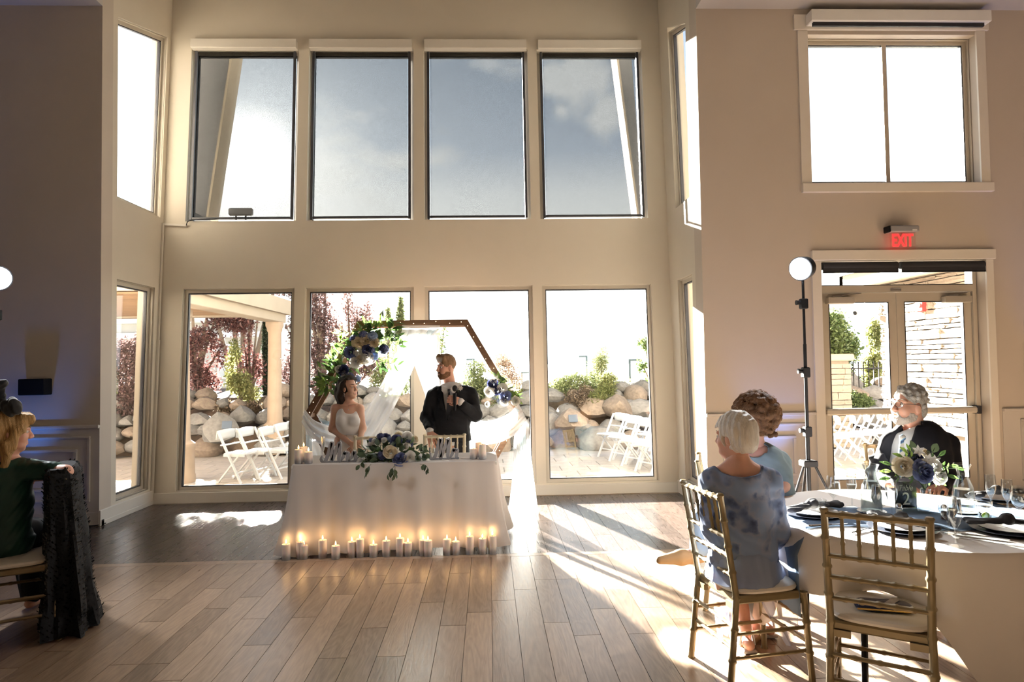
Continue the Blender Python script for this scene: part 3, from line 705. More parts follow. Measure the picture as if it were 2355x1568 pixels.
plant('juniper', base_at(905, 14.0, .9), 'grey-green juniper bush seen between the drape and the window post', 'bush', [pb(880, 880, 14, 40, 46), pb(925, 880, 14, 30, 50), pb(915, 820, 14.2, 26, 40)], 2000, .10, M_['lf_jun'], None, 12, .25)
plant('shrub', base_at(500, 13.6, .9), 'small dry brown shrub above the boulders by the young tree', 'bush', [pb(515, 932, 13.6, 26, 16)], 500, .08, M_['lf_brn'], None, 13)
plant('shrub', base_at(590, 13.6, .9), 'low rusty shrub above the boulders at the stone column', 'bush', [pb(585, 935, 13.6, 22, 14)], 420, .08, M_['lf_brn'], None, 14)
plant('juniper', base_at(1100, 13.8, .8), 'large green juniper behind the groom shoulder', 'bush', [pb(1090, 890, 13.6, 46, 44), pb(1130, 900, 13.6, 50, 56), pb(1100, 850, 13.9, 40, 26), pb(1150, 940, 13.4, 44, 40)], 4200, .10, M_['lf_jun'], None, 15, .25)
plant('ornamental_grass', base_at(1165, 14.4, .9), 'tall reddish plume grass beyond the arch corner flowers', 'grass', [pb(1165, 850, 14.4, 30, 40), pb(1185, 880, 14.4, 26, 34), pb(1150, 830, 14.4, 22, 30)], 1100, .22, M_['lf_straw'], None, 16, .07)
plant('juniper', base_at(1300, 13.8, .8), 'olive juniper over the plaque boulder with a brown dry patch', 'bush', [pb(1290, 890, 13.6, 36, 34), pb(1320, 885, 13.7, 40, 40), pb(1360, 880, 13.7, 30, 34)], 2600, .10, M_['lf_jun'], None, 17, .25)
plant('dry_juniper', base_at(1320, 13.3, .75), 'brown dry juniper patch just above the plaque boulder', 'bush', [pb(1325, 918, 13.2, 34, 26), pb(1345, 905, 13.3, 22, 26)], 1100, .08, M_['lf_brn'], None, 18, .3)
plant('juniper', base_at(1385, 13.4, .75), 'bright green spreading juniper beside the white chairs', 'bush', [pb(1375, 920, 13.2, 30, 26), pb(1395, 895, 13.4, 26, 26), pb(1400, 870, 13.5, 24, 18)], 2000, .10, M_['lf_yel'], None, 19, .25)
plant('ornamental_grass', base_at(1385, 14.6, .9), 'tall green grass clump between two lamp posts', 'grass', [pb(1378, 850, 14.6, 22, 44), pb(1385, 820, 14.6, 12, 34)], 900, .28, M_['lf_grass'], None, 20, .05)
plant('ornamental_grass', base_at(1450, 14.3, .9), 'yellow sunlit grass above the big tan boulder', 'grass', [pb(1440, 893, 14.3, 44, 20), pb(1475, 890, 14.3, 30, 26), pb(1425, 880, 14.3, 20, 26)], 900, .22, M_['lf_grass'], None, 21, .06)
plant('young_tree', base_at(1500, 13.9, .9), 'sparse light green tree at the edge of the boulder window', 'tree', [pb(1482, 790, 13.9, 16, 20), pb(1476, 842, 13.9, 16, 16), pb(1505, 820, 13.9, 18, 40), pb(1488, 885, 13.9, 12, 18)], 420, .12, M_['lf_grn'], .03, 22)
plant('young_tree', base_at(1010, 16, .9), 'thin leafless young tree showing above the groom', 'tree', [pb(1012, 790, 16, 14, 40), pb(1022, 760, 16, 8, 26)], 130, .10, M_['lf_grn'], .02, 23)
plant('shrub', base_at(1205, 13.6, .8), 'pale green shrub seen past the arch corner', 'bush', [pb(1210, 910, 13.8, 26, 26), pb(1225, 930, 13.6, 20, 22)], 600, .09, M_['lf_yel'], None, 24)
plant('juniper', base_at(1575, 13.4, .8), 'brown and green shrub seen through the narrow sunlit bay window', 'bush', [pb(1590, 850, 13.6, 30, 40), pb(1600, 900, 13.6, 30, 50)], 700, .10, M_['lf_brn'], None, 25, .3)
plant('sun_block_tree', (-7.4, 20.0, -1.2), 'added unseen tree blocking the sun behind the pergola roof', 'tree', [((-7.9, 20, 4.5), (1.0, 1.0, .75)), ((-7.0, 20.1, 4.6), (1.0, 1.0, .8)), ((-6.3, 20, 4.35), (.8, .9, .65)), ((-8.7, 20, 4.3), (.8, .9, .65)), ((-7.4, 20, 5.1), (.9, .8, .5))], 9000, .20, M_['lf_pur'], .12, 41, shell=.2)  # added out of view; its crown keeps sun off the left floor
# lamp posts
M_['post'] = mat('dark_green_post', (.03, .06, .07), .5)
for (px, y0, y1, Y, arm, w) in ((1349, 818, 910, 24, -1, 'left of the green grass clump'), (1383, 823, 900, 28, -1, 'behind the green grass clump'), (1448, 826, 930, 19, 1, 'nearest, by the yellow grass'), (1090, 825, 900, 26, -1, 'over the groom shoulder'), (1200, 855, 920, 22, 1, 'at the arch corner')):
    a = atY(px, y0, Y); rt = empty('lamp_post', (a.x, Y, -1.2), 0, 'slim dark parking lamp post ' + w, 'lamp post', 'parking lamp posts')
    h = a.z+1.2
    MB().cyl((0, 0, 0), (0, 0, h), .035, .03, 8).build('pole', M_['post'], rt)
    MB().box((min(0, arm*.3), -.05, h-.05), (max(0, arm*.3), .05, h), .01).build('lamp_head', M_['post'], rt, False)
# pergola beside the windows
pg = empty('pergola', (-5.6, 11, ZG), 0, 'cedar lined pergola roof on round cast stone columns', 'pergola')
PI_ = Matrix.Translation((5.6, -11, -ZG))
def pp(mb, nm, mt, sm=False): o = mb.build(nm, mt, pg, sm); o.matrix_parent_inverse = PI_; return o
c2 = atY(632, 900, 12.75); c1 = Vector((-4.52, 9.75, 0))
def column(x, y):
    prof = [(.0, 0), (.21, 0), (.21, .10), (.20, .12), (.19, .48), (.205, .50), (.205, .56), (.15, .60), (.14, .64), (.128, 1.5), (.12, 2.32), (.142, 2.36), (.142, 2.40), (.165, 2.44), (.165, 2.52), (0, 2.52)]
    pp(MB().lathe([(r_, z+ZG) for r_, z in prof], 20, (x, y, 0)), 'column', M_['stone_col'], True)
column(c1.x, c1.y); column(c2.x, c2.y); column(-8.2, 12.75)
pp(MB().box((c2.x-.16, 8.7, 2.46), (c2.x+.14, 13.0, 2.80), .01), 'edge_beam', M_['stucco_l'])
pp(MB().box((-8.6, 12.6, 2.57), (c2.x-.16, 12.9, 2.80), .01), 'edge_beam', M_['stucco_l'])
for k in range(26):
    y = 8.75+k*.148
    if y > 12.45: break
    o = link('soffit_board', _pl.setdefault('soffit', MB().box((-2.05, -.07, -.012), (2.05, .07, .012), .004).mesh('soffit_board', M_['cedar'], False)), pg); o.location = (c2.x-.16-2.06+5.6, y-11, 2.60-ZG)
pp(MB().box((-8.7, 8.6, 2.62), (c2.x+.22, 13.1, 2.9)), 'roof_slab', M_['stucco_l'])
# building beyond the plums
bd = empty('building', (-10, 26, -1.2), 0, 'pale grey stucco building with white bands beyond the red plums', 'building')
def bp_(mb, nm, mt, par=None): o = mb.build(nm, mt, par or bd, False); o.matrix_parent_inverse = Matrix.Translation((10, -26, 1.2)) if par is None else Matrix(); return o
bp_(MB().box((-17, 26, -1.2), (-8.5, 33, 3.35)), 'wall', M_['stucco'])
bp_(MB().box((-17.2, 25.75, 3.35), (-8.35, 33.2, 3.65), .05), 'cornice', M_['white'])
bp_(MB().box((-17.1, 25.85, 2.75), (-8.4, 26, 2.98), .03), 'band', M_['white'])
bp_(MB().box((-17.1, 25.9, .85), (-8.5, 26, 1.0)), 'band', M_['white'])
for x in (-15.2, -12.9, -10.6):
    w = bp_(MB().box((x, 25.93, 1.15), (x+1.1, 26.02, 2.5)), 'window', M_['white']); bp_(MB().box((x+.1, 25.9, 1.25), (x+1.0, 25.95, 2.4)), 'pane', M_['clear'])
M_['stucco_shade'] = mat('shaded_stucco', (.07, .07, .075), .9, noise=.1, scale=4)  # bracket stucco darkened: its shade side is put into the colour
# slanted brackets carrying the eave outside the upper windows
for (poly, w) in (([(458, 60), (541, 60), (474, 505), (436, 505)], 'first'), ([(1412, 60), (1446, 60), (1482, 505), (1471, 505)], 'last')):
    Yb = 9.0; pts = [atY(px, py, Yb) for px, py in poly]
    rt = empty('eave_bracket', (pts[3].x, Yb, pts[2].z), 0, 'dark slanted stucco bracket outside the %s upper window' % w, 'bracket', 'slanted eave brackets')
    o = MB().prism([p-Vector(rt.location) for p in pts], (0, .30, 0)).build('bracket_web', M_['stucco_shade'], rt, False)
    MB().box((-.02, 8.38-Yb, -.36), (.26 if w == 'first' else .05, .30, .0)).build('wall_tie', M_['stucco_shade'], rt, False)
    e = [pts[1], pts[1]+Vector((.03, 0, 0)), pts[2]+Vector((.03, 0, 0)), pts[2]] if w == 'first' else [pts[0]-Vector((.03, 0, 0)), pts[0], pts[3], pts[3]-Vector((.03, 0, 0))]
    MB().prism([p-Vector(rt.location)-Vector((0, .02, 0)) for p in e], (0, .34, 0)).build('sunlit_edge', M_['stucco_l'], rt, False)  # sunlit side face put in as a paler strip
# white folding chairs
def folding_chair():
    t = empty('folding_chair')
    W = .22
    for s in (-1, 1):
        MB().bar((-.20, s*W, .80), (.20, s*W, 0), .022, .04, up=(0, 1, 0)).build('back_upright', M_['white'], t, False)
        MB().bar((.15, s*(W-.03), .43), (-.22, s*(W-.03), 0), .022, .035, up=(0, 1, 0)).build('rear_leg', M_['white'], t, False)
        MB().box((-.12, s*(W-.03)-.012, .405), (.24, s*(W-.03)+.012, .445), .004).build('seat_rail', M_['white'], t, False)
    g = [[Vector((-.215+.02*math.cos(a*1.5)-.02*(q/3), math.sin(a)*.225/math.sin(.9), .80-.13*q/3+(.018*math.cos(a*1.7) if q == 0 else 0))) for a in [(-.9+1.8*k/10) for k in range(11)]] for q in range(4)]
    MB().sheet(g).build('top_rail', M_['white'], t, solid=.018)
    MB().bar((-.135, -W, .58), (-.135, W, .58), .05, .016).build('back_slat', M_['white'], t, False)
    MB().box((-.13, -W+.04, .43), (.25, W-.04, .462), .012).build('seat', M_['white'], t)
    MB().bar((.12, -W, .16), (.12, W, .16), .02, .02).build('stretcher', M_['white'], t, False)
    MB().bar((-.12, -W+.03, .12), (-.12, W-.03, .12), .02, .02).build('stretcher', M_['white'], t, False)
    return t
fc = folding_chair(); first = True
def put_chair(x, y, rz, label, group):
    global first
    o = fc if first else copy_tree(fc); first = False
    o.location = (x, y, ZG); o.rotation_euler = (0, 0, rz); o.scale = (.93,)*3; tag(o, label, 'chair', group)
for k, (px, py) in enumerate(((548, 1090), (592, 1083), (640, 1080), (672, 1065), (700, 1055))):
    p = atZ(px, py+16, ZG); put_chair(p.x, p.y, -.25, ['white folding chair nearest the pergola window corner', 'second white folding chair along from the pergola', 'third white folding chair along from the pergola', 'white folding chair half hidden by the window post before the bride', 'white folding chair behind the candles of the sweetheart table'][k], 'folding chairs by the pergola')
for k in range(10):
    r_, i = divmod(k, 5)
    put_chair(2.15+.62*r_+.10*i, 11.3-.52*i-.2*r_, math.pi+.5, 'white folding chair, %s, below the big boulder' % (['first', 'second', 'third', 'fourth', 'fifth'][i]+' of the '+['window side', 'far side'][r_]+' sunlit row'), 'folding chairs in the sunlit rows')
for k in range(6):
    put_chair(5.3+.34*k, 10.2+.18*k, math.pi*.9, 'white folding chair, %s from the door hinge, in the row outside the exit' % ['first', 'second', 'third', 'fourth', 'fifth', 'sixth'][k], 'folding chairs outside the exit')
# stone clad wall right of the exit doors
M_['ledge'] = mat('ledgestone', (.19, .15, .115), .85, noise=.25, scale=9, bump=.5, bscale=30, rand=.22)
M_['mortar'] = mat('mortar', (.16, .13, .10), .95, noise=.1)
sw = MB().box((5.98, 7.15, ZG), (6.4, 9.6, 3.1)).build('stone_wall', M_['mortar'], None, False); tag(sw, 'rough ledgestone wall outside the exit doors', 'stone wall')
_st = []
for k in range(8):
    bm = bmesh.new(); bmesh.ops.create_cube(bm, size=1); bmesh.ops.subdivide_edges(bm, edges=bm.edges, cuts=2, use_grid_fill=True)
    for v in bm.verts:
        a = mnoise.noise(v.co*2.3+Vector((k*5.1, 2, 0))); v.co += Vector((-.25*max(0, a+.2) if v.co.x < -.4 else 0, .05*mnoise.noise(v.co*3+Vector((k, 0, 7))), .10*mnoise.noise(v.co*3+Vector((k, 5, 7)))))
    me = D.meshes.new('stone'); bm.to_mesh(me); bm.free(); me.materials.append(M_['ledge']); _st.append(me)
z = ZG+.02; cnt = 0
while z < 3.05:
    h = rnd.choice((.06, .075, .09, .11, .13)); y = 7.2-rnd.random()*.2
    while y < 9.58:
        l = rnd.uniform(.14, .46); y1 = min(y+l, 9.6)
        if y1 > 7.75 and cnt < 300 and y1-y > .05 and z > .5:
            o = link('stone', rnd.choice(_st), sw); o.location = (5.965, (y+y1)/2, z+h/2); o.scale = (.10+rnd.random()*.05, (y1-y)-.014, h-.012); cnt += 1
        y = y1
    z += h
sp = MB().box((6.35, 12.0, ZG), (6.75, 12.4, 1.55)).build('stone_pier', M_['mortar'], None, False); tag(sp, 'square stone pier with pale cap outside the exit doors', 'pier')
o = MB().box((6.28, 11.93, 1.55), (6.82, 12.47, 1.68), .02).build('cap', M_['stone_col'], sp, False)
z = ZG
while z < 1.5:
    h = rnd.choice((.09, .11, .14)); x = 6.35
    while x < 6.74:
        l = min(rnd.uniform(.14, .3), 6.76-x); o = link('stone', rnd.choice(_st), sp); o.location = (x+l/2, 11.98, z+h/2); o.scale = (l-.012, .08, h-.012); x += l
    z += h
M_['eave'] = mat('eave_paint', (.66, .60, .50), .7, noise=.03)
rf = empty('eave_roof', (6.5, 8.6, 2.7), 0, 'pale roof overhang above the stone wall outside the exit', 'roof', kind='structure')
MB().box((-.85, -1.4, 0), (1.2, 1.5, .06)).build('soffit', M_['eave'], rf, False)
MB().box((-.90, -1.4, -.02), (-.80, 1.55, .2), .01).build('fascia', M_['eave'], rf, False)
MB().box((-.90, 1.45, -.02), (1.2, 1.56, .2), .01).build('fascia', M_['eave'], rf, False)
MB().prism([(-1.0, -1.4, .2), (-1.0, 1.65, .2), (1.2, 1.65, .75), (1.2, -1.4, .75)], (0, 0, .05)).build('roof_deck', M_['stucco'], rf, False)
p = atY(1980, 713, 10.0)
sc_ = empty('security_camera', (p.x, 10.0, p.z), 0, 'white bullet security camera under the eave outside the exit', 'camera')
MB().bar((.10, 0, .03), (-.14, -.08, -.05), .075, .075).build('camera_body', M_['white'], sc_, False)
MB().cyl((-.13, -.077, -.046), (-.15, -.085, -.054), .03, n=10).build('lens', M_['black'], sc_)
MB().bar((.06, 0, .03), (.12, 0, .37), .03, .03).build('mount', M_['white'], sc_, False)
p = atY(2113, 705, 8.9)
al = empty('fire_alarm', (5.90, 8.62, p.z), 0, 'red fire alarm horn on the stone wall outside the exit', 'alarm')
MB().box((-.06, -.07, -.09), (.02, .07, .09), .012).build('alarm_body', mat('alarm_red', (.62, .03, .03), .4), al)
MB().ell((-.06, .0, 0), (.03, .035, .035)).build('strobe', M_['white'], al)
plant('leafy_tree', (7.6, 14.6, -.06), 'dense green tree outside the exit door', 'tree', [pb(1915, 760, 14.2, 40, 60), pb(1945, 800, 14, 38, 50), pb(1920, 860, 14, 44, 56), pb(1955, 880, 14, 30, 30), pb(1890, 800, 14.4, 40, 80)], 4600, .13, M_['lf_grn'], .07, 31)
plant('leafy_tree', (9.6, 16.6, -.06), 'sunlit lighter tree next to the stone pier outside the exit', 'tree', [pb(2015, 770, 16, 28, 46), pb(2010, 840, 16, 30, 40), pb(2000, 880, 16, 22, 30)], 2000, .13, M_['lf_yel'], .06, 32)
plant('hedge', (6.9, 13.2, -.06), 'clipped dark hedge against the iron fence outside the exit', 'hedge', [pb(1915, 930, 13, 40, 34), pb(1960, 930, 13.1, 44, 34), pb(1985, 935, 13.1, 30, 28)], 3600, .09, M_['lf_grn'], None, 33, shell=.8)
fn = empty('iron_fence', (7.6, 13.6, 0), 0, 'black iron picket fence behind the hedge outside the exit', 'fence')
for k in range(24): MB().box((-1.4+k*.11, -.008, .6), (-1.384+k*.11, .008, 1.52)).build('picket', M_['black'], fn, False)
for z in (.75, 1.36): MB().box((-1.45, -.014, z), (1.3, .014, z+.03)).build('rail', M_['black'], fn, False)
MB().box((-.2, -.04, -.1), (-.12, .04, 1.6)).build('post', M_['black'], fn, False)
# ---------------------------------------------------------------- chiavari chairs
def bamboo(p0, p1, r, n, taper=1.0):
    p0, p1 = Vector(p0), Vector(p1); pts = []; rad = []
    for i in range(n+1):
        for dt, k in ((-.012, 1.0), (-.004, 1.28), (.004, 1.28), (.012, 1.0)):
            t = i/n + dt/ max((p1-p0).length, .01)
            if 0 <= t <= 1: pts.append(p0.lerp(p1, t)); rad.append(r*k*(1+(taper-1)*t))
    pts[0] = p0; pts[-1] = p1
    return pts, rad
def cushion_mesh(w, d, h, z):
    rows = []
    for (k, zz) in ((.86, 0), (.98, .2), (1.0, .5), (.97, .78), (.88, .94), (.55, 1.04), (.0, 1.08)):
        ring = []
        for i in range(28):
            a = 2*math.pi*i/28; c, s = math.cos(a), math.sin(a); e = .55
            ring.append((w/2*k*math.copysign(abs(c)**e, c), d/2*k*math.copysign(abs(s)**e, s), z+h*zz))
        rows.append(ring)
    return MB().sheet(rows, True)
def chiavari(mt, H=.95):
    t = empty('chiavari_chair'); W = .19; D_ = .185; SH = .445
    for s in (-1, 1):
        mb = MB()
        a, b, c = Vector((s*(W+.01), -D_-.05, 0)), Vector((s*W, -D_, SH)), Vector((s*(W+.005), -D_-.075, H))
        p1, r1 = bamboo(a, b, .0165, 3); p2, r2 = bamboo(b, c, .0165, 4, .9)
        mb.tube(p1+p2[1:], r1+r2[1:], 8); mb.ell((c.x, c.y, H), (.02, .02, .012), 8, 4)
        mb.build('back_post', mt, t)
        p, r = bamboo((s*(W+.015), D_+.025, 0), (s*W, D_, SH), .0165, 3); MB().tube(p, r, 8).build('leg', mt, t)
    def back(z): return -D_-.075*max(0, (z-SH))/(H-SH)
    for z, nm in ((H-.018, 'top_rail'), (H-.205, 'back_rail'), (H-.30, 'back_rail'), (H-.395, 'back_rail')):
        y = back(z); p, r = bamboo((-W, y, z), (W, y, z), .0115 if z < H-.1 else .0145, 6); MB().tube(p, r, 8).build(nm, mt, t)
    for k in range(5):
        x = -W+2*W*(k+1)/6; p, r = bamboo((x, back(H-.205), H-.205), (x, back(H-.02), H-.02), .0085, 3); MB().tube(p, r, 6).build('spindle', mt, t)
    mb = MB(); mb.box((-W, -D_, SH-.035), (W, D_, SH+.005), .008)
    for s in (-1, 1):
        mb.box((-W+.01, s*D_-.012, SH-.06), (-W+.08, s*D_+.012, SH-.03)); mb.box((W-.08, s*D_-.012, SH-.06), (W-.01, s*D_+.012, SH-.03))
    mb.build('seat_frame', mt, t, False)
    cushion_mesh(.40, .40, .038, SH+.004).build('cushion', M_['cushion'], t)
    for z in (.27, .155):
        for s in (-1, 1):
            p, r = bamboo((s*W, -D_-.02, z), (s*W, D_+.01, z), .0095, 3); MB().tube(p, r, 6).build('stretcher', mt, t)
    for z in (.31, .20):
        for y in (-D_-.02, D_+.012):
            p, r = bamboo((-W, y, z), (W, y, z), .0095, 4); MB().tube(p, r, 6).build('stretcher', mt, t)
    return t
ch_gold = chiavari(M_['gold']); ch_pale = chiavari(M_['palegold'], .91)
def put_chi(src, x, y, rz, label, group, used=[]):
    o = src if src not in used else copy_tree(src); used.append(src)
    o.location = (x, y, 0); o.rotation_euler = (0, 0, rz); return tag(o, label, 'chair', group)
put_chi(ch_pale, atY(1022, 1000, 6.46).x, 6.22, math.pi, 'pale gold chair with the groom hand on its back', 'chairs at the sweetheart table')
put_chi(ch_pale, atY(862, 1000, 6.46).x, 6.22, math.pi, 'pale gold chair beside the bride behind the centrepiece', 'chairs at the sweetheart table')
# ---------------------------------------------------------------- sweetheart table
TX0, TX1, TY0, TY1, TZ = -1.70, .06, 5.68, 6.26, .76
tb = empty('folding_table', ((TX0+TX1)/2, (TY0+TY1)/2, 0), 0, 'rectangular folding table under the pale sweetheart cloth', 'table')
hw, hd = (TX1-TX0)/2, (TY1-TY0)/2
MB().box((-hw, -hd, TZ-.035), (hw, hd, TZ-.002), .006).build('tabletop', M_['white'], tb, False)
for sx in (-1, 1):
    for sy in (-1, 1): MB().cyl((sx*(hw-.15), sy*(hd-.08), 0), (sx*(hw-.15), sy*(hd-.08), TZ-.035), .014, n=8).build('leg', M_['black'], tb)
M_['cloth_s'] = sheer_mat('sweetheart_table_cloth', (.84, .795, .76), 1.0, .30)
M_['cloth_r'] = sheer_mat('round_table_cloth', (.76, .71, .66), 1.0, .08)
def rrect(hw, hd, r, n_edge=40, n_c=8):
    out = []
    for (cx_, cy_, a0) in ((hw-r, hd-r, 0), (-hw+r, hd-r, 90), (-hw+r, -hd+r, 180), (hw-r, -hd+r, 270)):
        for k in range(n_c+1):
            a = math.radians(a0+90*k/n_c); out.append((cx_+r*math.cos(a), cy_+r*math.sin(a), math.cos(a), math.sin(a), 1-abs(k/n_c-.5)*1.2))
    res = []
    for i, p in enumerate(out):
        q = out[(i+1) % len(out)]; res.append(p)
        d = math.hypot(q[0]-p[0], q[1]-p[1])
        m = int(d/.03)
        for k in range(1, m):
            t = k/m; e = min(t, 1-t)*d; res.append((p[0]+(q[0]-p[0])*t, p[1]+(q[1]-p[1])*t, p[2], p[3], max(0, .4-e*2.2)))
    return res
pr = rrect(hw+.004, hd+.004, .035); rows = []
N_ = len(pr)
def topring(k): return [(x*k, y*k, TZ+.002) for (x, y, nx, ny, c) in pr]
rows.append([(0, 0, TZ+.002)]*N_); rows.append(topring(.5)); rows.append(topring(.97)); rows.append([(x*.995, y*.995, TZ+.0005) for (x, y, *_q) in pr])
s_len = 0; sarr = []
for i, p in enumerate(pr): sarr.append(s_len); q = pr[(i+1) % N_]; s_len += math.hypot(q[0]-p[0], q[1]-p[1])
for j in range(1, 15):
    t = j/14; ring = []
    for i, (x, y, nx, ny, c) in enumerate(pr):
        s = sarr[i]; f = .022*math.sin(s*13+.8)*t + .014*math.sin(s*31+2)*(.2+.8*t) + .008*mnoise.noise(Vector((s*4, t*2, 3)))*(.3+t)
        for s0, w_ in ((4.02, .02), (4.30, .02), (3.74, .015)): f -= .02*math.exp(-((s-s0-.05*t*math.sin(s0*9))/w_)**2)*t
        o_ = .012*math.sin(math.pi*min(1, t*3)/2) + .04*t + f + .13*c*t*t
        z = (TZ-.004)-(TZ-.03)*t + (.02*math.sin(s*2.1) + .03*c)*t
        ring.append((x+nx*o_, y+ny*o_, max(.012, z)))
    rows.append(ring)
tc_ = MB().sheet(rows, True).build('tablecloth', M_['cloth_s'], None); tc_.location = tb.location
tag(tc_, 'pale grey floor length cloth over the sweetheart table', 'tablecloth')
# ---------------------------------------------------------------- candles
def candle_mat():
    m, nt, N, L, b = nodes_of('ombre_candle_wax')
    tc = N.new('ShaderNodeTexCoord'); sp = N.new('ShaderNodeSeparateXYZ'); L.new(tc.outputs['Object'], sp.inputs[0])
    ns = N.new('ShaderNodeTexNoise'); ns.inputs['Scale'].default_value = 60; L.new(tc.outputs['Object'], ns.inputs['Vector'])
    ad = N.new('ShaderNodeMath'); ad.operation = 'MULTIPLY_ADD'; ad.inputs[1].default_value = .02; L.new(ns.outputs['Fac'], ad.inputs[0]); L.new(sp.outputs['Z'], ad.inputs[2])
    mr = N.new('ShaderNodeMapRange'); mr.interpolation_type = 'SMOOTHSTEP'; mr.inputs['From Min'].default_value = .025; mr.inputs['From Max'].default_value = .075; L.new(ad.outputs[0], mr.inputs['Value'])
    mx = N.new('ShaderNodeMix'); mx.data_type = 'RGBA'; L.new(mr.outputs[0], mx.inputs['Factor']); mx.inputs['A'].default_value = (.42, .42, .44, 1); mx.inputs['B'].default_value = (.92, .79, .72, 1)
    L.new(mx.outputs['Result'], b.inputs['Base Color'])
    iv = N.new('ShaderNodeMath'); iv.operation = 'MULTIPLY_ADD'; iv.inputs[1].default_value = -.7; iv.inputs[2].default_value = .7; L.new(mr.outputs[0], iv.inputs[0]); L.new(iv.outputs[0], b.inputs['Metallic'])
    b.inputs['Roughness'].default_value = .42; b.inputs['Subsurface Weight'].default_value = .5; b.inputs['Subsurface Radius'].default_value = (.03, .015, .008)
    return m
M_['wax'] = candle_mat()
M_['flame'] = mat('candle_flame', (1, .6, .2), .5, emit=(1.0, .55, .18), es=22)
M_['wick'] = mat('candle_wick', (.03, .02, .015), .9)
_cd = {}
def candle(x, y, z, h, r, lit, label, group):
    rt = empty('pillar_candle', (x, y, z), 0, label, 'candle', group)
    k = (round(h, 2), round(r, 3))
    if k not in _cd: _cd[k] = MB().lathe([(0, 0), (r*.97, 0), (r, .004), (r, k[0]-.006), (r*.93, k[0]), (r*.8, k[0]-.003), (r*.6, k[0]-.010), (0, k[0]-.012)], 20, close=False).mesh('wax_body', M_['wax'])
    link('wax_body', _cd[k], rt)
    if 'wick' not in _cd:
        _cd['wick'] = MB().cyl((0, 0, -.012), (.001, 0, .008), .0015, n=5).mesh('wick', M_['wick'])
        _cd['flame'] = MB().lathe([(0, 0), (.0045, .004), (.0065, .010), (.0055, .018), (.003, .027), (0, .036)], 10, close=False).mesh('flame', M_['flame'])
    o = link('wick', _cd['wick'], rt); o.location.z = k[0]
    o = link('flame', _cd['flame'], rt); o.location.z = k[0]+.004
    if lit:
        l = D.lights.new('candle_glow', 'POINT'); l.energy = lit; l.color = (1, .56, .22); l.shadow_soft_size = .012
        lo = D.objects.new('candle_glow', l); COL.objects.link(lo); lo.parent = rt; lo.location = (0, 0, k[0]+.05)
fc_ = [(140, 1130, 1000), (262, 1090, 950), (290, 1120, 1015), (450, 1105, 955), (560, 1122, 1015), (697, 1095, 965), (765, 1100, 955), (880, 1103, 1000), (988, 1092, 965), (1105, 1083, 935), (1172, 1090, 985), (1300, 1090, 965), (1342, 1098, 970), (1503, 1065, 935), (1577, 1078, 970), (1695, 1058, 905), (1803, 1075, 945), (1887, 1048, 900)]
for i, (cx_, b_, t_) in enumerate(fc_):
    p = atZ(620+cx_/3.68, 980+b_/3.68, 0); y = min(p.y+.0, 5.575); h = (b_-t_)/3.68*y/FPX
    p = atY(620+cx_/3.68, 980+b_/3.68, y)
    lab = ('lit blush and silver ombre pillar candle on the floor, %s from the bride end of the cloth' % ['first', 'second', 'third', 'fourth', 'fifth', 'sixth', 'seventh', 'eighth', 'ninth', 'tenth', 'eleventh', 'twelfth', 'thirteenth', 'fourteenth', 'fifteenth', 'sixteenth', 'seventeenth', 'eighteenth'][i])
    lab = lab.replace('lit blush and silver ombre pillar candle', 'lit silver-based pillar candle')
    candle(p.x, y, 0, h, .035, .16, lab, 'floor candles along the sweetheart table')
for i, (cx_, t_, b_, w_) in enumerate(((105, 1245, 1372, 65), (152, 1212, 1340, 65), (195, 1270, 1375, 75), (1685, 1240, 1335, 66), (1735, 1180, 1310, 66), (1765, 1210, 1338, 66))):
    px, py = 660+cx_/3.925, 720+b_/3.925
    y = (5.76, 5.86, 5.755, 5.82, 5.93, 5.80)[i]
    p = atY(px, py, y); h = (b_-t_)/3.925*y/FPX
    candle(p.x, y, TZ+.003, h, .034, .08, ['lit candle with silver base at the bride end corner of the table top', 'tall blush candle at the back of the trio at the bride end', 'short wide candle nearest the Mrs sign', 'short candle next to the Mr sign end of the table', 'tall blush candle at the back of the trio by the arch', 'lit candle nearest the arch end corner of the table top'][i], 'table candles at the sweetheart table')
# ---------------------------------------------------------------- script signs
M_['glitter'] = mat('silver_glitter', (.34, .34, .36), .45, .15, noise=.35, scale=220, bump=.3)
def ribbon_letter(ctrl, w, th, sc, n):
    P = curve_pts([(a*sc, 0, b*sc) for a, b in ctrl], n); mb = MB(); L_ = []; R_ = []
    for i, p in enumerate(P):
        t = (P[min(i+1, n)]-P[max(i-1, 0)]).normalized(); nn = Vector((-t.z, 0, t.x)); k = w*(.65+.5*abs(t.z))*min(1, .4+.25*min(i, n-i))
        L_.append(p+nn*k/2); R_.append(p-nn*k/2)
    g = [L_, [q+Vector((0, th, 0)) for q in L_], [q+Vector((0, th, 0)) for q in R_], R_, L_]
    mb.sheet(g); e = [g[k][0] for k in range(4)]; mb.add(e, [(0, 1, 2, 3)]); e = [g[k][-1] for k in range(4)]; mb.add(e, [(0, 1, 2, 3)])
    return mb
LM = [(-.02, .34), (-.08, .18), (.0, .03), (.12, .06), (.24, .30), (.42, .92), (.50, 1.0), (.47, .6), (.44, .12), (.47, .08), (.62, .45), (.80, .92), (.88, 1.0), (.86, .6), (.82, .16), (.88, .03), (.97, .10)]
Lr = [(.95, .08), (1.05, .30), (1.12, .50), (1.14, .42), (1.24, .46), (1.29, .42), (1.25, .16), (1.30, .04), (1.38, .09)]
Ls = [(1.36, .07), (1.50, .32), (1.60, .52), (1.63, .36), (1.68, .18), (1.62, .04), (1.50, .06)]
Lm = [(-.06, .05), (.04, .04), (.4, .01), (.9, .02), (1.4, .01), (1.7, .03)]
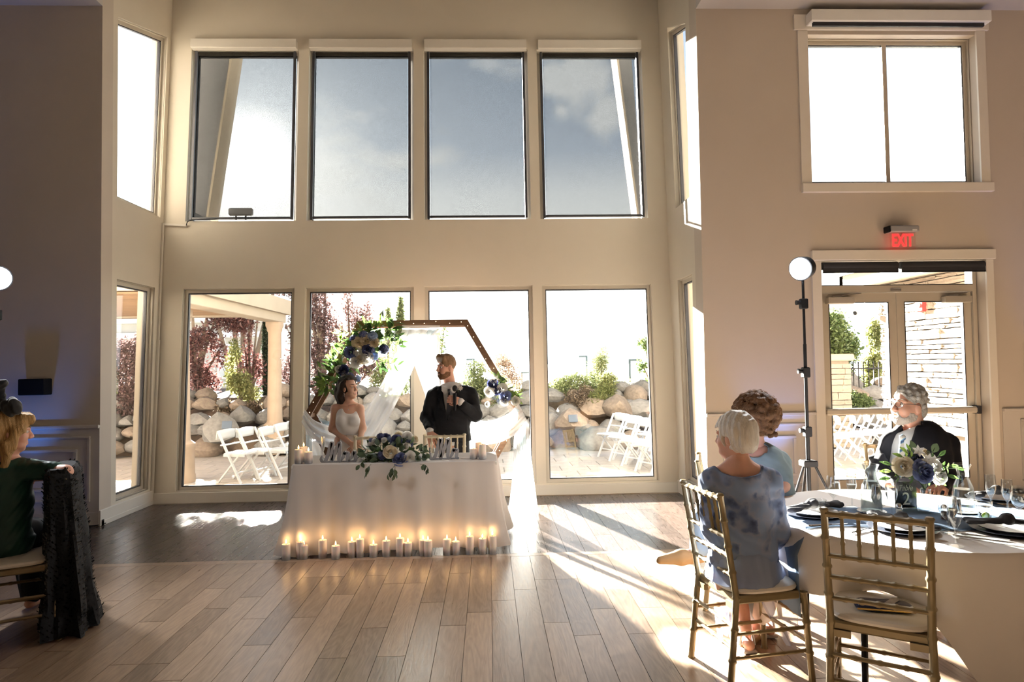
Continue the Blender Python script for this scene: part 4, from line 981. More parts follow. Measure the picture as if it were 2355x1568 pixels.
def sign(px0, px1, pyb, y, letters, label, hpx):
    a = atY(px0, pyb, y); b = atY(px1, pyb, y); ext = max(q[0] for l in letters for q in l)+.06
    rt = empty('word_sign', (a.x, y, TZ+.004), 0, label, 'sign', 'script word signs'); sc = (b.x-a.x)/ext
    for l in letters:
        o = ribbon_letter(l, .15*sc, .02, sc, 30).build('letter', M_['glitter'], rt, True); o.location = (.06*sc, 0, 0)
    MB().box((.0, .002, 0), (b.x-a.x, .018, .012), .002).build('base_bar', M_['glitter'], rt, False)
sign(739, 818, 1067, 5.78, [LM, Lr, Ls], 'silver glitter script sign reading Mrs', 40)
sign(989, 1056, 1062, 5.82, [LM, Lr], 'silver glitter script sign reading Mr', 40)
# champagne flute of smoked metal and small glasses behind the sign
def lathe_thing(name, prof, mt, loc, label, cat, group=None, part='glass_bowl', n=18):
    rt = empty(name, loc, 0, label, cat, group); MB().lathe(prof, n, close=False).build(part, mt, rt); return rt
p = atY(743, 1062, 5.95)
lathe_thing('toasting_flute', [(0, 0), (.03, 0), (.028, .006), (.005, .02), (.004, .07), (.012, .09), (.020, .15), (.021, .21), (.019, .21), (.017, .15), (.008, .10), (0, .095)], M_['chrome'], (p.x, 5.95, TZ+.003), 'slim mirror finish toasting flute behind the Mrs sign', 'glass')
for px, w in ((1000, 'behind the Mr sign'), (820, 'beside the centrepiece by the Mrs sign')):
    p = atY(px, 1060, 5.93); lathe_thing('water_glass', [(0, 0), (.03, 0), (.034, .09), (.032, .09), (.028, .008), (0, .008)], M_['clear'], (p.x, 5.93, TZ+.003), 'clear tumbler ' + w, 'glass', 'tumblers on the sweetheart table')
# ---------------------------------------------------------------- flowers
M_['f_cream'] = leaf_mat('cream_petal', (.66, .55, .38), (.84, .76, .60), .25, 30)
M_['f_white'] = leaf_mat('white_petal', (.72, .70, .66), (.86, .84, .80), .3, 30)
M_['f_navy'] = leaf_mat('navy_petal', (.025, .03, .09), (.08, .09, .20), .15, 40)
M_['f_dusk'] = leaf_mat('dusty_blue_petal', (.09, .11, .24), (.20, .24, .42), .2, 40)
M_['f_sky'] = leaf_mat('pale_blue_petal', (.20, .30, .52), (.42, .52, .70), .3, 40)
M_['lf_dark'] = leaf_mat('glossy_dark_leaf', (.022, .05, .016), (.085, .145, .04), .35, 12, .35)
M_['lf_euc'] = leaf_mat('eucalyptus_leaf', (.035, .06, .035), (.11, .15, .08), .3, 12, .45)
M_['lf_brt'] = leaf_mat('fresh_green_leaf', (.09, .17, .03), (.26, .36, .08), .5, 12, .4)
M_['stem'] = mat('green_stem', (.06, .09, .03), .6)
def rose_mesh(mt, seed, open_=1.0):
    r = random.Random(seed); mb = MB(); mb.ell((0, 0, .05), (.16, .16, .36), 8, 6)
    for ring, (n, rho, H_, dl) in enumerate(((3, .20, .74, 1.25), (4, .38, .68, 1.0), (5, .60, .54, .84), (6, .84, .30, .70), (7, 1.02, .06, .58))):
        for k in range(n):
            a = 2*math.pi*(k+.5*ring)/n+r.uniform(-.18, .18); q = r.uniform(.92, 1.08); g = []
            for i in range(5):
                row = []
                for j in range(6):
                    u = (j/5-.5)*2; v = i/4*(1-.22*u*u); ph = a+u*dl*(.55+.45*math.sin(min(1, v*1.3)*math.pi/2))
                    rr = rho*q*(.30+.70*math.sin(v*math.pi/2))+.10*max(0, v-.7)*(1+ring*.5); zz = -.30+(H_+.30)*v-.14*max(0, v-.72)*ring+.05*math.sin(u*4+k)*v
                    row.append((rr*math.cos(ph), rr*math.sin(ph), zz))
                g.append(row)
            mb.sheet(g)
    me = mb.mesh('rose', mt, True, fix=False); me.polygons.foreach_set('use_smooth', [True]*len(me.polygons)); return me
def hyd_mesh(mt, seed):
    r = random.Random(seed); mb = MB(); mb.ell((0, 0, .1), (.70, .70, .62), 10, 8)
    for k in range(64):
        d = Vector((r.gauss(0, 1), r.gauss(0, 1), abs(r.gauss(0, 1))*.9)).normalized(); c = d*.8; x = d.orthogonal().normalized(); y = d.cross(x); a0 = r.uniform(0, 6)
        for q in range(4):
            a = a0+q*math.pi/2; u = x*math.cos(a)+y*math.sin(a); v = d.cross(u)
            mb.add([c, c+u*.16+v*.13+d*.05, c+u*.27+d*.02, c+u*.16-v*.13+d*.05], [(0, 1, 2, 3)])
    return mb.mesh('blossom', mt, False, fix=False)
def star_mesh(mt):
    mb = MB()
    for q in range(6):
        a = q*math.pi/3; u = Vector((math.cos(a), math.sin(a), .25)); v = Vector((-math.sin(a), math.cos(a), 0))
        mb.sheet([[Vector((0, 0, 0))-v*.02, Vector((0, 0, 0)), v*.02], [u*.5-v*.26, u*.5+Vector((0, 0, -.06)), u*.5+v*.26], [u-v*.03, u+Vector((0, 0, -.1)), u+v*.03]])
    mb.ell((0, 0, .12), (.12, .12, .1), 6, 4)
    return mb.mesh('lily', mt, True, fix=False)
def leaf_mesh(mt, asp, tip=1.0, curl=.25):
    g = []
    for i in range(6):
        t = i/5; w = asp*math.sin(math.pi*min(1, t*.93+.05))**(.8 if tip < 1 else 1.0)*(1-t*.25*tip)
        g.append([Vector((s*w*.5, t, -curl*t*t+.12*abs(s)*w)) for s in (-1, -.5, 0, .5, 1)])
    me = MB().sheet(g).mesh('leaf', mt, True, fix=False); me.polygons.foreach_set('use_smooth', [True]*len(me.polygons)); return me
ROSE = {k: [rose_mesh(M_[m], s) for s in (1, 2)] for k, m in (('cream', 'f_cream'), ('white', 'f_white'), ('navy', 'f_navy'), ('dusk', 'f_dusk'))}
HYD = {k: hyd_mesh(M_[m], 5) for k, m in (('navy', 'f_navy'), ('dusk', 'f_dusk'), ('sky', 'f_sky'), ('white', 'f_white'))}
LIL = star_mesh(M_['f_white'])
LEAF = {'dark': leaf_mesh(M_['lf_dark'], .42), 'euc': leaf_mesh(M_['lf_euc'], .72, .4, .15), 'brt': leaf_mesh(M_['lf_brt'], .42)}
def orient(d, up=None, spin=0.0):
    q = Vector(d).to_track_quat('Z', 'Y'); return q @ Quaternion((0, 0, 1), spin)
def bloom(par, me, p, r, d, name='flower'):
    o = link(name, me, par); o.location = Vector(p)-par.location; o.rotation_mode = 'QUATERNION'; o.rotation_quaternion = orient(d, spin=rnd.uniform(0, 6)); o.scale = (r, r, r); return o
def leaf(par, kind, p, d, s, face=None):
    """leaf starting at p growing along d"""
    y = Vector(d).normalized(); f = Vector(face) if face else Vector((rnd.gauss(0, 1), rnd.gauss(0, 1)-.8, rnd.gauss(0, 1)))
    x = y.cross(f); 
    if x.length < .05: x = y.orthogonal()
    x.normalize(); z = x.cross(y); M = Matrix((x, y, z)).transposed().to_4x4()
    M = Matrix.Translation(Vector(p)-par.location) @ M @ Matrix.Scale(s, 4)
    o = link('leaf', LEAF[kind], par); o.matrix_basis = M; return o
# ---------------------------------------------------------------- hexagon arch
YA = 7.12; R6 = 1.185; ZC6 = R6*math.sin(math.pi/3)+.035
xa = atY(952, 965, YA).x
M_['bulb'] = mat('fairy_light_bulb', (1, .9, .75), .3, emit=(1, .85, .6), es=4)
ar = empty('hexagon_arch', (xa, YA, 0), 0, 'dark wood hexagon wedding arch of twin frames behind the couple', 'arch')
def hexv(k, R=R6): a = math.pi/3*k; return Vector((R*math.cos(a), 0, ZC6+R*math.sin(a)))
mbl = MB()
for fy_ in (0, .27):
    for k in range(6):
        a, b = hexv(k), hexv(k+1); ai, bi = hexv(k, R6-.075), hexv(k+1, R6-.075)
        MB().prism([Vector((q.x, fy_-.018, q.z)) for q in (a, b, bi, ai)], (0, .036, 0)).build('beam', M_['wood'], ar, False)
        for j in range(9):
            q = a.lerp(b, (j+.5)/9)*.5+ai.lerp(bi, (j+.5)/9)*.5+Vector((rnd.uniform(-.02, .02), 0, rnd.uniform(-.02, .02)))
            if fy_ == 0: mbl.ell((q.x, fy_-.022, q.z), (.005, .005, .005), 5, 4)
for k in range(6):
    a = hexv(k, R6-.037); MB().box((a.x-.02, .018, a.z-.02), (a.x+.02, .252, a.z+.02)).build('cross_tie', M_['wood'], ar, False)
for t in (.35, .7):
    a = hexv(2, R6-.037).lerp(hexv(3, R6-.037), t); MB().box((a.x-.02, .018, a.z-.02), (a.x+.02, .252, a.z+.02)).build('cross_tie', M_['wood'], ar, False)
mbl.build('fairy_lights', M_['bulb'], ar)
# flowers on the arch
def px5(x, y, Y): return atY(660+x/3.925, 720+y/3.925, Y)
def s5(r, Y): return r/3.925*Y/FPX
CAMD = Vector((.05, -1, .1))
fl1 = empty('arch_flowers', px5(620, 380, YA-.1), 0, 'large garland of cream roses, navy blooms and green leaves on the upper arch', 'flowers')
for (k, x, y, r) in (('cream', 640, 268, 42), ('cream', 707, 252, 45), ('cream', 785, 265, 36), ('dusk', 570, 355, 44), ('white', 625, 438, 44), ('white', 715, 402, 48), ('white', 636, 352, 34), ('cream', 660, 420, 30), ('white', 520, 556, 28), ('white', 462, 500, 26), ('navy', 735, 330, 40), ('navy', 505, 515, 38)):
    bloom(fl1, ROSE[k][int(x) % 2], px5(x, y, YA-.16), s5(r*1.25, YA), CAMD+Vector((rnd.uniform(-.4, .4), 0, rnd.uniform(-.3, .4))), 'rose')
for (k, x, y, r) in (('sky', 770, 215, 48), ('navy', 720, 312, 40), ('navy', 875, 325, 42), ('sky', 792, 385, 36), ('dusk', 690, 200, 40), ('navy', 600, 230, 34), ('white', 870, 290, 16), ('navy', 560, 580, 44), ('sky', 640, 590, 30), ('dusk', 760, 335, 36)):
    bloom(fl1, HYD[k], px5(x, y, YA-.13), s5(r*1.25, YA), CAMD+Vector((rnd.uniform(-.4, .4), 0, rnd.uniform(-.3, .4))), 'blossom')
path = [(330, 650), (370, 560), (420, 470), (490, 390), (560, 300), (640, 220), (740, 165), (850, 135), (960, 165)]
for i in range(236):
    t = rnd.random()*(len(path)-1.001); k = int(t); u = t-k; x = path[k][0]*(1-u)+path[k+1][0]*u; y = path[k][1]*(1-u)+path[k+1][1]*u
    off = rnd.gauss(0, 1); nx, ny = -(path[k+1][1]-path[k][1]), path[k+1][0]-path[k][0]; l = math.hypot(nx, ny); nx /= l; ny /= l
    x += nx*off*44+60*(k < 6)*rnd.random(); y += ny*off*44+70*(k < 6)*rnd.random()
    d = RT*(nx*(1 if off > 0 else -1)+rnd.gauss(0, .6)) - UP*(ny*(1 if off > 0 else -1)+rnd.gauss(0, .6)) + Vector((0, rnd.gauss(-.2, .3), 0))
    leaf(fl1, 'brt' if (ny*off < 0 and rnd.random() < .3) else 'dark', px5(x, y, YA-.05-rnd.random()*.08), d, s5(rnd.uniform(70, 108), YA))
for br in ([(780, 420), (850, 440), (920, 450), (1000, 470)], [(900, 240), (960, 200), (1050, 230)], [(940, 250), (1000, 300), (1045, 240)], [(330, 560), (300, 610), (280, 690)], [(350, 600), (330, 660), (340, 700)], [(560, 170), (500, 170), (470, 190)], [(800, 400), (830, 480), (860, 480)]):
    pts = curve_pts([px5(x, y, YA-.10) for x, y in br], 8); MB().tube([p-fl1.location for p in pts], .003, 5).build('stem', M_['stem'], fl1)
    for j, p in enumerate(pts):
        for s in ((-1)**j,):
            t = (pts[min(j+1, 8)]-pts[max(j-1, 0)]).normalized(); n_ = Vector((-t.z, 0, t.x))*s
            leaf(fl1, 'brt' if br[0][0] < 600 else 'dark', p, t*.7+n_+Vector((0, -.2, 0)), s5(rnd.uniform(60, 85), YA))
fl2 = empty('arch_flowers', px5(1930, 690, YA-.1), 0, 'small spray of navy and white blooms on the lower corner of the arch', 'flowers')
for (k, x, y, r) in (('navy', 1858, 640, 42), ('white', 1830, 705, 42), ('white', 1945, 680, 40), ('dusk', 1970, 752, 46), ('white', 1965, 795, 34), ('white', 2065, 792, 34), ('navy', 1893, 700, 32), ('white', 1808, 822, 20)):
    bloom(fl2, ROSE[k][int(x) % 2], px5(x, y, YA-.12), s5(r*1.15, YA), CAMD+Vector((rnd.uniform(-.5, .3), 0, rnd.uniform(-.3, .3))), 'rose')
for (x, y) in ((1850, 585), (1800, 560), (1880, 600)): bloom(fl2, LIL, px5(x, y, YA-.12), s5(46, YA), CAMD+Vector((-.5, 0, .5)), 'lily')
for i in range(46):
    t = rnd.random(); x = 1840+230*t+rnd.gauss(0, 22); y = 560+230*t+rnd.gauss(0, 22)
    leaf(fl2, rnd.choice(('dark', 'dark', 'brt')), px5(x, y, YA-.06), RT*rnd.gauss(.4, .8)-UP*rnd.gauss(0, .8)+Vector((0, -.3, 0)), s5(rnd.uniform(60, 95), YA))
# drapes
M_['chiffon'] = sheer_mat('white_chiffon', (.88, .88, .87), .72, .6)
M_['chiffon_b'] = sheer_mat('dusty_blue_chiffon', (.42, .56, .62), .5, .6)
def drape(A, B, Y, nf, amp, name, mt, par, rows_=28, cols=26, ph=0.0, lean=0.0):
    a = curve_pts([atY(x, y, Y) for x, y in A], rows_); b = curve_pts([atY(x, y, Y) for x, y in B], rows_); g = []
    for i in range(rows_+1):
        row = []
        for j in range(cols+1):
            u = j/cols; p = a[i].lerp(b[i], u)
            p.y += amp*math.sin(u*nf*2*math.pi+ph+.8*math.sin(i*.22))+lean*i/rows_
            row.append(p-par.location)
        g.append(row)
    return MB().sheet(g).build(name, mt, par, True)
dp_ = empty('arch_drape', (xa, YA, 0), 0, 'sheer white and dusty blue chiffon swagged over the hexagon arch', 'drape')
YD_ = YA-.035
drape([(925, 757), (905, 820), (868, 900), (812, 985), (745, 1062), (735, 1150)], [(992, 757), (962, 820), (930, 890), (880, 985), (820, 1062), (800, 1150)], YD_-.02, 3, .018, 'swag', M_['chiffon'], dp_)
drape([(938, 757), (944, 810), (975, 900), (1010, 1000), (1040, 1120)], [(1012, 757), (1016, 830), (1046, 910), (1098, 1010), (1120, 1120)], YD_-.05, 3, .018, 'swag', M_['chiffon'], dp_)
drape([(925, 757), (930, 775), (985, 778), (1010, 757)], [(925, 748), (940, 748), (990, 748), (1012, 748)], YD_-.03, 1, .004, 'beam_wrap', M_['chiffon'], dp_, 16, 10)
drape([(985, 757), (960, 800), (935, 850)], [(1003, 757), (968, 805), (943, 852)], YD_-.075, 1, .01, 'blue_ribbon', M_['chiffon_b'], dp_, 18, 8)
drape([(945, 770), (965, 830), (1000, 900), (1020, 960)], [(966, 766), (985, 830), (1020, 900), (1040, 950)], YD_-.09, 1, .012, 'blue_ribbon', M_['chiffon_b'], dp_, 18, 8)
drape([(1193, 928), (1168, 952), (1120, 968), (1075, 955), (1050, 930)], [(1213, 968), (1178, 1005), (1120, 1022), (1068, 1010), (1040, 980)], YD_-.05, 3, .02, 'swag', M_['chiffon'], dp_)
drape([(1186, 935), (1160, 962), (1118, 976), (1076, 962)], [(1194, 945), (1165, 972), (1120, 984), (1072, 972)], YD_-.085, 1, .01, 'blue_ribbon', M_['chiffon_b'], dp_, 18, 6)
drape([(700, 940), (722, 966), (760, 976), (800, 968)], [(694, 972), (716, 1008), (760, 1030), (806, 1022)], YD_-.05, 3, .02, 'swag', M_['chiffon'], dp_)
drape([(733, 958), (750, 967), (772, 972)], [(733, 966), (750, 977), (772, 984)], YD_-.085, 1, .006, 'blue_ribbon', M_['chiffon_b'], dp_, 12, 5)
drape([(1182, 1000), (1180, 1080), (1172, 1150), (1163, 1190)], [(1216, 960), (1222, 1050), (1234, 1150), (1240, 1190)], YD_-.06, 5, .022, 'tail', M_['chiffon'], dp_)
drape([(1196, 1000), (1195, 1060), (1194, 1108)], [(1208, 990), (1212, 1050), (1215, 1108)], YD_-.10, 2, .008, 'blue_ribbon', M_['chiffon_b'], dp_, 14, 8)
drape([(702, 985), (704, 1040), (700, 1150)], [(738, 985), (745, 1050), (752, 1150)], YD_+.16, 3, .016, 'tail', M_['chiffon'], dp_)
drape([(703, 1000), (704, 1050), (704, 1110)], [(716, 1000), (718, 1050), (720, 1110)], YD_+.12, 1, .008, 'blue_ribbon', M_['chiffon_b'], dp_, 14, 8)
# sweetheart centrepiece
def px6(x, y, Y): return atY(620+x/3.68, 980+y/3.68, Y)
def s6(r, Y): return r/3.68*Y/FPX
YC = 5.86
cp = empty('centrepiece', (px6(1045, 250, YC).x, YC, TZ+.003), 0, 'long low centrepiece of roses and eucalyptus on the sweetheart table', 'flowers')
MB().box((-.22, -.05, 0), (.22, .05, .06), .01).build('foam_tray', M_['lf_dark'], cp, False)
for (k, x, y, r, dy) in (('cream', 1022, 215, 52, -.14), ('dusk', 1105, 278, 52, -.16), ('white', 1187, 262, 44, -.13), ('white', 1165, 92, 42, .02), ('cream', 1090, 85, 36, .04), ('navy', 1072, 120, 44, -.06), ('white', 775, 290, 30, -.10), ('white', 968, 115, 22, -.06), ('white', 890, 130, 24, -.04), ('navy', 985, 95, 34, .0), ('white', 1145, 268, 26, -.15), ('cream', 1225, 110, 30, .02)):
    bloom(cp, ROSE[k][int(x) % 2], px6(x, y, YC+dy), s6(r*1.08, YC), CAMD+Vector((rnd.uniform(-.4, .4), 0, rnd.uniform(0, .6))), 'rose')
for (k, x, y, r, dy) in (('navy', 955, 245, 40, -.11), ('navy', 940, 95, 36, 0), ('dusk', 860, 130, 30, 0), ('navy', 1180, 150, 36, -.04), ('white', 1165, 165, 30, -.07), ('white', 850, 150, 22, -.02), ('sky', 1010, 110, 26, 0)):
    bloom(cp, HYD[k], px6(x, y, YC+dy), s6(r*1.2, YC), CAMD+Vector((rnd.uniform(-.4, .4), 0, rnd.uniform(0, .6))), 'blossom')
for i in range(170):
    a = rnd.uniform(0, math.pi*2); rr = rnd.random()**.5; x = 1050+rr*255*math.cos(a); y = 225+rr*115*math.sin(a)+20*abs(math.cos(a)); dy = rnd.uniform(-.12, .06)
    leaf(cp, rnd.choice(('euc', 'euc', 'dark')), px6(x, y, YC+dy), RT*(math.cos(a)+rnd.gauss(0, .5))+UP*(-math.sin(a)*.6+rnd.gauss(.1, .5))+Vector((0, rnd.gauss(-.3, .4), 0)), s6(rnd.uniform(52, 80), YC))
for br in ([(860, 320), (835, 350), (826, 400)], [(1060, 330), (1030, 370), (1000, 412)], [(1060, 330), (1062, 370), (1055, 415)], [(1270, 320), (1320, 330), (1345, 365)], [(900, 250), (820, 270), (760, 330)], [(1200, 200), (1290, 150), (1330, 230)]):
    pts = curve_pts([px6(x, y, TY0-.06) if y > 300 else px6(x, y, YC-.08) for x, y in br], 6); MB().tube([p-cp.location for p in pts], .002, 5).build('stem', M_['stem'], cp)
    for j, p in enumerate(pts[2:]): leaf(cp, 'euc', p, Vector((rnd.uniform(-.6, .6), -.3, -.8)), s6(46, YC))
# ---------------------------------------------------------------- figures: smooth blended volumes turned into one skin
class Vol:
    def __init__(s, lo, hi, h):
        s.lo = np.array(lo, np.float32); s.h = h; s.n = np.ceil((np.array(hi)-s.lo)/h).astype(int)+1
        s.D = np.full(s.n, .3, np.float32)
    def _sub(s, lo, hi):
        a = np.clip(np.floor((lo-s.lo)/s.h).astype(int), 0, s.n); b = np.clip(np.ceil((hi-s.lo)/s.h).astype(int)+1, 0, s.n)
        if np.any(b <= a): return None, None
        g = np.meshgrid(*[s.lo[i]+s.h*np.arange(a[i], b[i], dtype=np.float32) for i in range(3)], indexing='ij')
        return tuple(slice(a[i], b[i]) for i in range(3)), np.stack(g, -1)
    def _mix(s, sl, d, k, mode):
        A = s.D[sl]
        if mode == 'sub': d = -d
        if mode in ('sub', 'int'):
            h = np.clip(.5-.5*(A-d)/k, 0, 1); h = np.clip(.5+.5*(d-A)/k, 0, 1); s.D[sl] = A*(1-h)+d*h+k*h*(1-h)
        else:
            h = np.clip(.5+.5*(A-d)/k, 0, 1); s.D[sl] = A*(1-h)+d*h-k*h*(1-h)
    def cap(s, a, b, ra, rb=None, k=.02, flat=None, mode='add'):
        a = np.array(a, np.float32); b = np.array(b, np.float32); rb = ra if rb is None else rb; m = max(ra, rb)+k+2*s.h
        sl, P = s._sub(np.minimum(a, b)-m, np.maximum(a, b)+m)
        if sl is None: return s
        ab = b-a; L2 = max(float(ab@ab), 1e-9); q = P-a
        if flat is not None:
            ax = np.array(flat[0], np.float32); ax /= np.linalg.norm(ax); f = q@ax; base = ((a-a)+0)
            t = np.clip((q@ab)/L2, 0, 1); c = t[..., None]*ab; r_ = q-c; f = r_@ax; r_ = r_+ax*(f*(1/flat[1]-1))[..., None]
            d = (np.linalg.norm(r_, axis=-1)-(ra+(rb-ra)*t))*min(1.0, flat[1]*1.15)
        else:
            t = np.clip((q@ab)/L2, 0, 1); d = np.linalg.norm(q-t[..., None]*ab, axis=-1)-(ra+(rb-ra)*t)
        s._mix(sl, d, k, mode); return s
    def chain(s, pts, rad, k=.02, flat=None):
        for i in range(len(pts)-1): s.cap(pts[i], pts[i+1], rad[i], rad[i+1], k, flat)
        return s
    def ell(s, c, r, ax=None, k=.02, mode='add'):
        c = np.array(c, np.float32); r = np.array(r, np.float32); m = r.max()+k+2*s.h
        sl, P = s._sub(c-m, c+m)
        if sl is None: return s
        q = P-c
        if ax is not None: q = q@np.array(ax, np.float32).T
        q1 = q/r; n = np.linalg.norm(q1, axis=-1); n2 = np.linalg.norm(q1/r, axis=-1)
        d = n*(n-1)/np.maximum(n2, 1e-6); s._mix(sl, d, k, mode); return s
    def plane(s, p, n, k=.004):
        """keep the side the normal points away from"""
        sl, P = s._sub(s.lo, s.lo+s.h*(s.n-1)); n = np.array(n, np.float32); n /= np.linalg.norm(n)
        s._mix(sl, ((P-np.array(p, np.float32))@n), k, 'int'); return s
    def wedge(s, planes, k=.003):
        """cut away the region inside all planes (point, outward normal)"""
        sl, P = s._sub(s.lo, s.lo+s.h*(s.n-1)); d = None
        for p, n in planes:
            n = np.array(n, np.float32); n /= np.linalg.norm(n); e = (P-np.array(p, np.float32))@n; d = e if d is None else np.maximum(d, e)
        s._mix(sl, d, k, 'sub'); return s
    def ripple(s, amp, freq, seed=0, ax=(1, 1, 1)):
        sl, P = s._sub(s.lo, s.lo+s.h*(s.n-1)); r = np.random.default_rng(seed); e = 0
        for i in range(4):
            w = r.normal(size=3)*np.array(ax)*freq*(1+.5*i); e = e+np.sin(P@w.astype(np.float32)+r.random()*6.3)/(1+.5*i)
        s.D += (amp*e).astype(np.float32); return s
    def nets(s):
        D_ = s.D.copy(); D_[0] = D_[-1] = .3; D_[:, 0] = D_[:, -1] = .3; D_[:, :, 0] = D_[:, :, -1] = .3
        S = D_ < 0
        c = [S[i:S.shape[0]-1+i, j:S.shape[1]-1+j, k:S.shape[2]-1+k] for i in (0, 1) for j in (0, 1) for k in (0, 1)]
        tot = sum(x.astype(np.int8) for x in c); act = (tot > 0) & (tot < 8); I = np.argwhere(act)
        if len(I) == 0: return np.zeros((0, 3)), np.zeros((0, 4), int)
        idx = np.full(act.shape, -1, np.int64); idx[act] = np.arange(len(I))
        corners = np.array([(i, j, k) for i in (0, 1) for j in (0, 1) for k in (0, 1)])
        V = [D_[tuple((I+o).T)] for o in corners]; acc = np.zeros((len(I), 3)); cnt = np.zeros(len(I))
        for a in range(8):
            for b in range(a+1, 8):
                if np.abs(corners[a]-corners[b]).sum() != 1: continue
                m = (V[a] < 0) != (V[b] < 0); t = V[a][m]/(V[a][m]-V[b][m]); acc[m] += corners[a]+t[:, None]*(corners[b]-corners[a]); cnt[m] += 1
        pos = (I+acc/cnt[:, None])*s.h+s.lo; F = []
        for ax in range(3):
            u, v = (ax+1) % 3, (ax+2) % 3; sh = [slice(None)]*3; s1 = list(sh); s1[ax] = slice(0, -1); s2 = list(sh); s2[ax] = slice(1, None)
            A, B = S[tuple(s1)], S[tuple(s2)]; E = np.argwhere(A != B); E = E[(E[:, u] > 0) & (E[:, v] > 0)]
            if len(E) == 0: continue
            o = np.zeros(3, int); ou = o.copy(); ou[u] = 1; ov = o.copy(); ov[v] = 1
            q = np.stack([idx[tuple((E-ou-ov).T)], idx[tuple((E-ov).T)], idx[tuple(E.T)], idx[tuple((E-ou).T)]], 1)
            fl_ = A[tuple(E.T)]; q[~fl_] = q[~fl_][:, ::-1]; F.append(q)
        F = np.concatenate(F); F = F[(F >= 0).all(1)]; return pos, F
def vols_mesh(name, vols, mt):
    VV = []; FF = []; b = 0
    for v in vols:
        p, f = v.nets(); VV.append(p); FF.append(f+b); b += len(p)
    V = np.concatenate(VV); F = np.concatenate(FF); me = D.meshes.new(name); me.vertices.add(len(V)); me.vertices.foreach_set('co', V.astype(np.float32).ravel())
    me.loops.add(len(F)*4); me.loops.foreach_set('vertex_index', F.astype(np.int32).ravel()); me.polygons.add(len(F)); me.polygons.foreach_set('loop_start', np.arange(len(F), dtype=np.int32)*4)
    me.polygons.foreach_set('use_smooth', np.ones(len(F), bool)); me.update(); me.validate(); me.materials.append(mt); return me
def figure_part(name, vols, mt, root):
    vols = vols if isinstance(vols, (list, tuple)) else [vols]
    o = link(name, vols_mesh(name, vols, mt), root); o.matrix_parent_inverse = Matrix.Translation(-Vector(root.location)); return o
def mb_part(mb, name, mt, root, smooth=True, solid=0):
    o = mb.build(name, mt, root, smooth, solid); o.matrix_parent_inverse = Matrix.Translation(-Vector(root.location)); return o
def person(loc, label): return empty('person', loc, 0, label, 'person')
def axes(f, u):
    f = Vector(f).normalized(); u = Vector(u); u = (u-f*u.dot(f)).normalized(); r = f.cross(u); return f, u, r
class Head:
    def __init__(s, c, f, u=(0, 0, 1), sc=1.0):
        s.c = Vector(c); s.f, s.u, s.r = axes(f, u); s.sc = sc; s.M = [list(s.r), list(s.f), list(s.u)]
    def p(s, r, f, u): return s.c+(s.r*r+s.f*f+s.u*u)*s.sc
    def box(s, m=.17): m *= s.sc; return s.c-Vector((m, m, m*1.15)), s.c+Vector((m, m, m))
    def skin(s, h=.004, neck=None, nr=.052, fem=False, nose=1.0, jaw=1.0):
        lo, hi = s.box(.18); k = s.sc
        if neck is not None: lo = Vector([min(lo[i], neck[i]-.09) for i in range(3)]); lo.z = neck[2]-.03
        S = Vol(lo, hi, h); E = lambda c, r, kk=.02, mode='add': S.ell(s.p(*c), [x*k for x in r], s.M, kk*k, mode)
        E((0, -.012, .035), (.073, .092, .092)); E((0, .030, -.035), (.056*jaw, .060, .082), .03); E((0, .062, -.097), (.026*jaw, .022, .020), .025)
        for sd in (-1, 1):
            E((sd*.034, .056, -.026), (.026, .028, .030), .02); E((sd*.030, .050, -.078), (.024*jaw, .03, .02), .02)
            S.cap(s.p(sd*.012, .084, .030), s.p(sd*.048, .070, .030), .011*k, .009*k, .012*k)
            E((sd*.031, .092, .010), (.017, .014, .011), .010, 'sub')
            E((sd*.074, -.006, -.008), (.010, .019, .031), .008); E((sd*.011*nose, .098, -.028), (.009, .010, .008), .006)
        S.cap(s.p(0, .086, .020), s.p(0, .108+.006*(nose-1), -.020), .0085*k, .0125*k*nose, .012*k)
        S.cap(s.p(-.016, .084, -.054), s.p(.016, .084, -.054), .008*k, .008*k, .008*k); S.cap(s.p(-.013, .084, -.067), s.p(.013, .084, -.067), .009*k, .009*k, .008*k)
        E((0, .096, -.0605), (.022, .008, .0022), .003, 'sub')
        if neck is not None: S.cap(s.p(0, -.018, -.05), neck, nr*k, nr*1.12, .03)
        return S
    def face(s, root, brow, iris=(.05, .035, .03), lips=None):
        wm = D.materials.get('eye_white') or mat('eye_white', (.78, .74, .70), .25); im = mat('iris', iris, .2); bm_ = mat('brow_hair', brow, .8)
        for sd in (-1, 1):
            e = mb_part(MB().ell(s.p(sd*.031, .0772, .010), (.0108*s.sc,)*3, 10, 8), 'eye', wm, root)
            q = MB().ell(s.p(sd*.0315, .0848, .010), (.0056*s.sc, .0050*s.sc, .0056*s.sc), 8, 6).build('iris', im, e); q.matrix_parent_inverse = Matrix()
            mb_part(MB().tube(curve_pts([s.p(sd*.014, .0955, .036), s.p(sd*.032, .088, .042), s.p(sd*.050, .073, .036)], 6), [.002*s.sc, .003*s.sc, .0032*s.sc, .003*s.sc, .0026*s.sc, .002*s.sc, .001*s.sc], 6), 'eyebrow', bm_, root)
        if lips:
            lm = mat('lips', lips, .45); mb = MB()
            mb.tube(curve_pts([s.p(-.024, .080, -.052), s.p(-.009, .0905, -.0535), s.p(0, .0915, -.055), s.p(.009, .0905, -.0535), s.p(.024, .080, -.052)], 10), [.001]+[.0035*s.sc]*9+[.001], 6)
            mb.tube(curve_pts([s.p(-.023, .080, -.053), s.p(0, .0925, -.0665), s.p(.023, .080, -.053)], 8), [.001]+[.0045*s.sc]*7+[.001], 6); mb_part(mb, 'lips', lm, root)
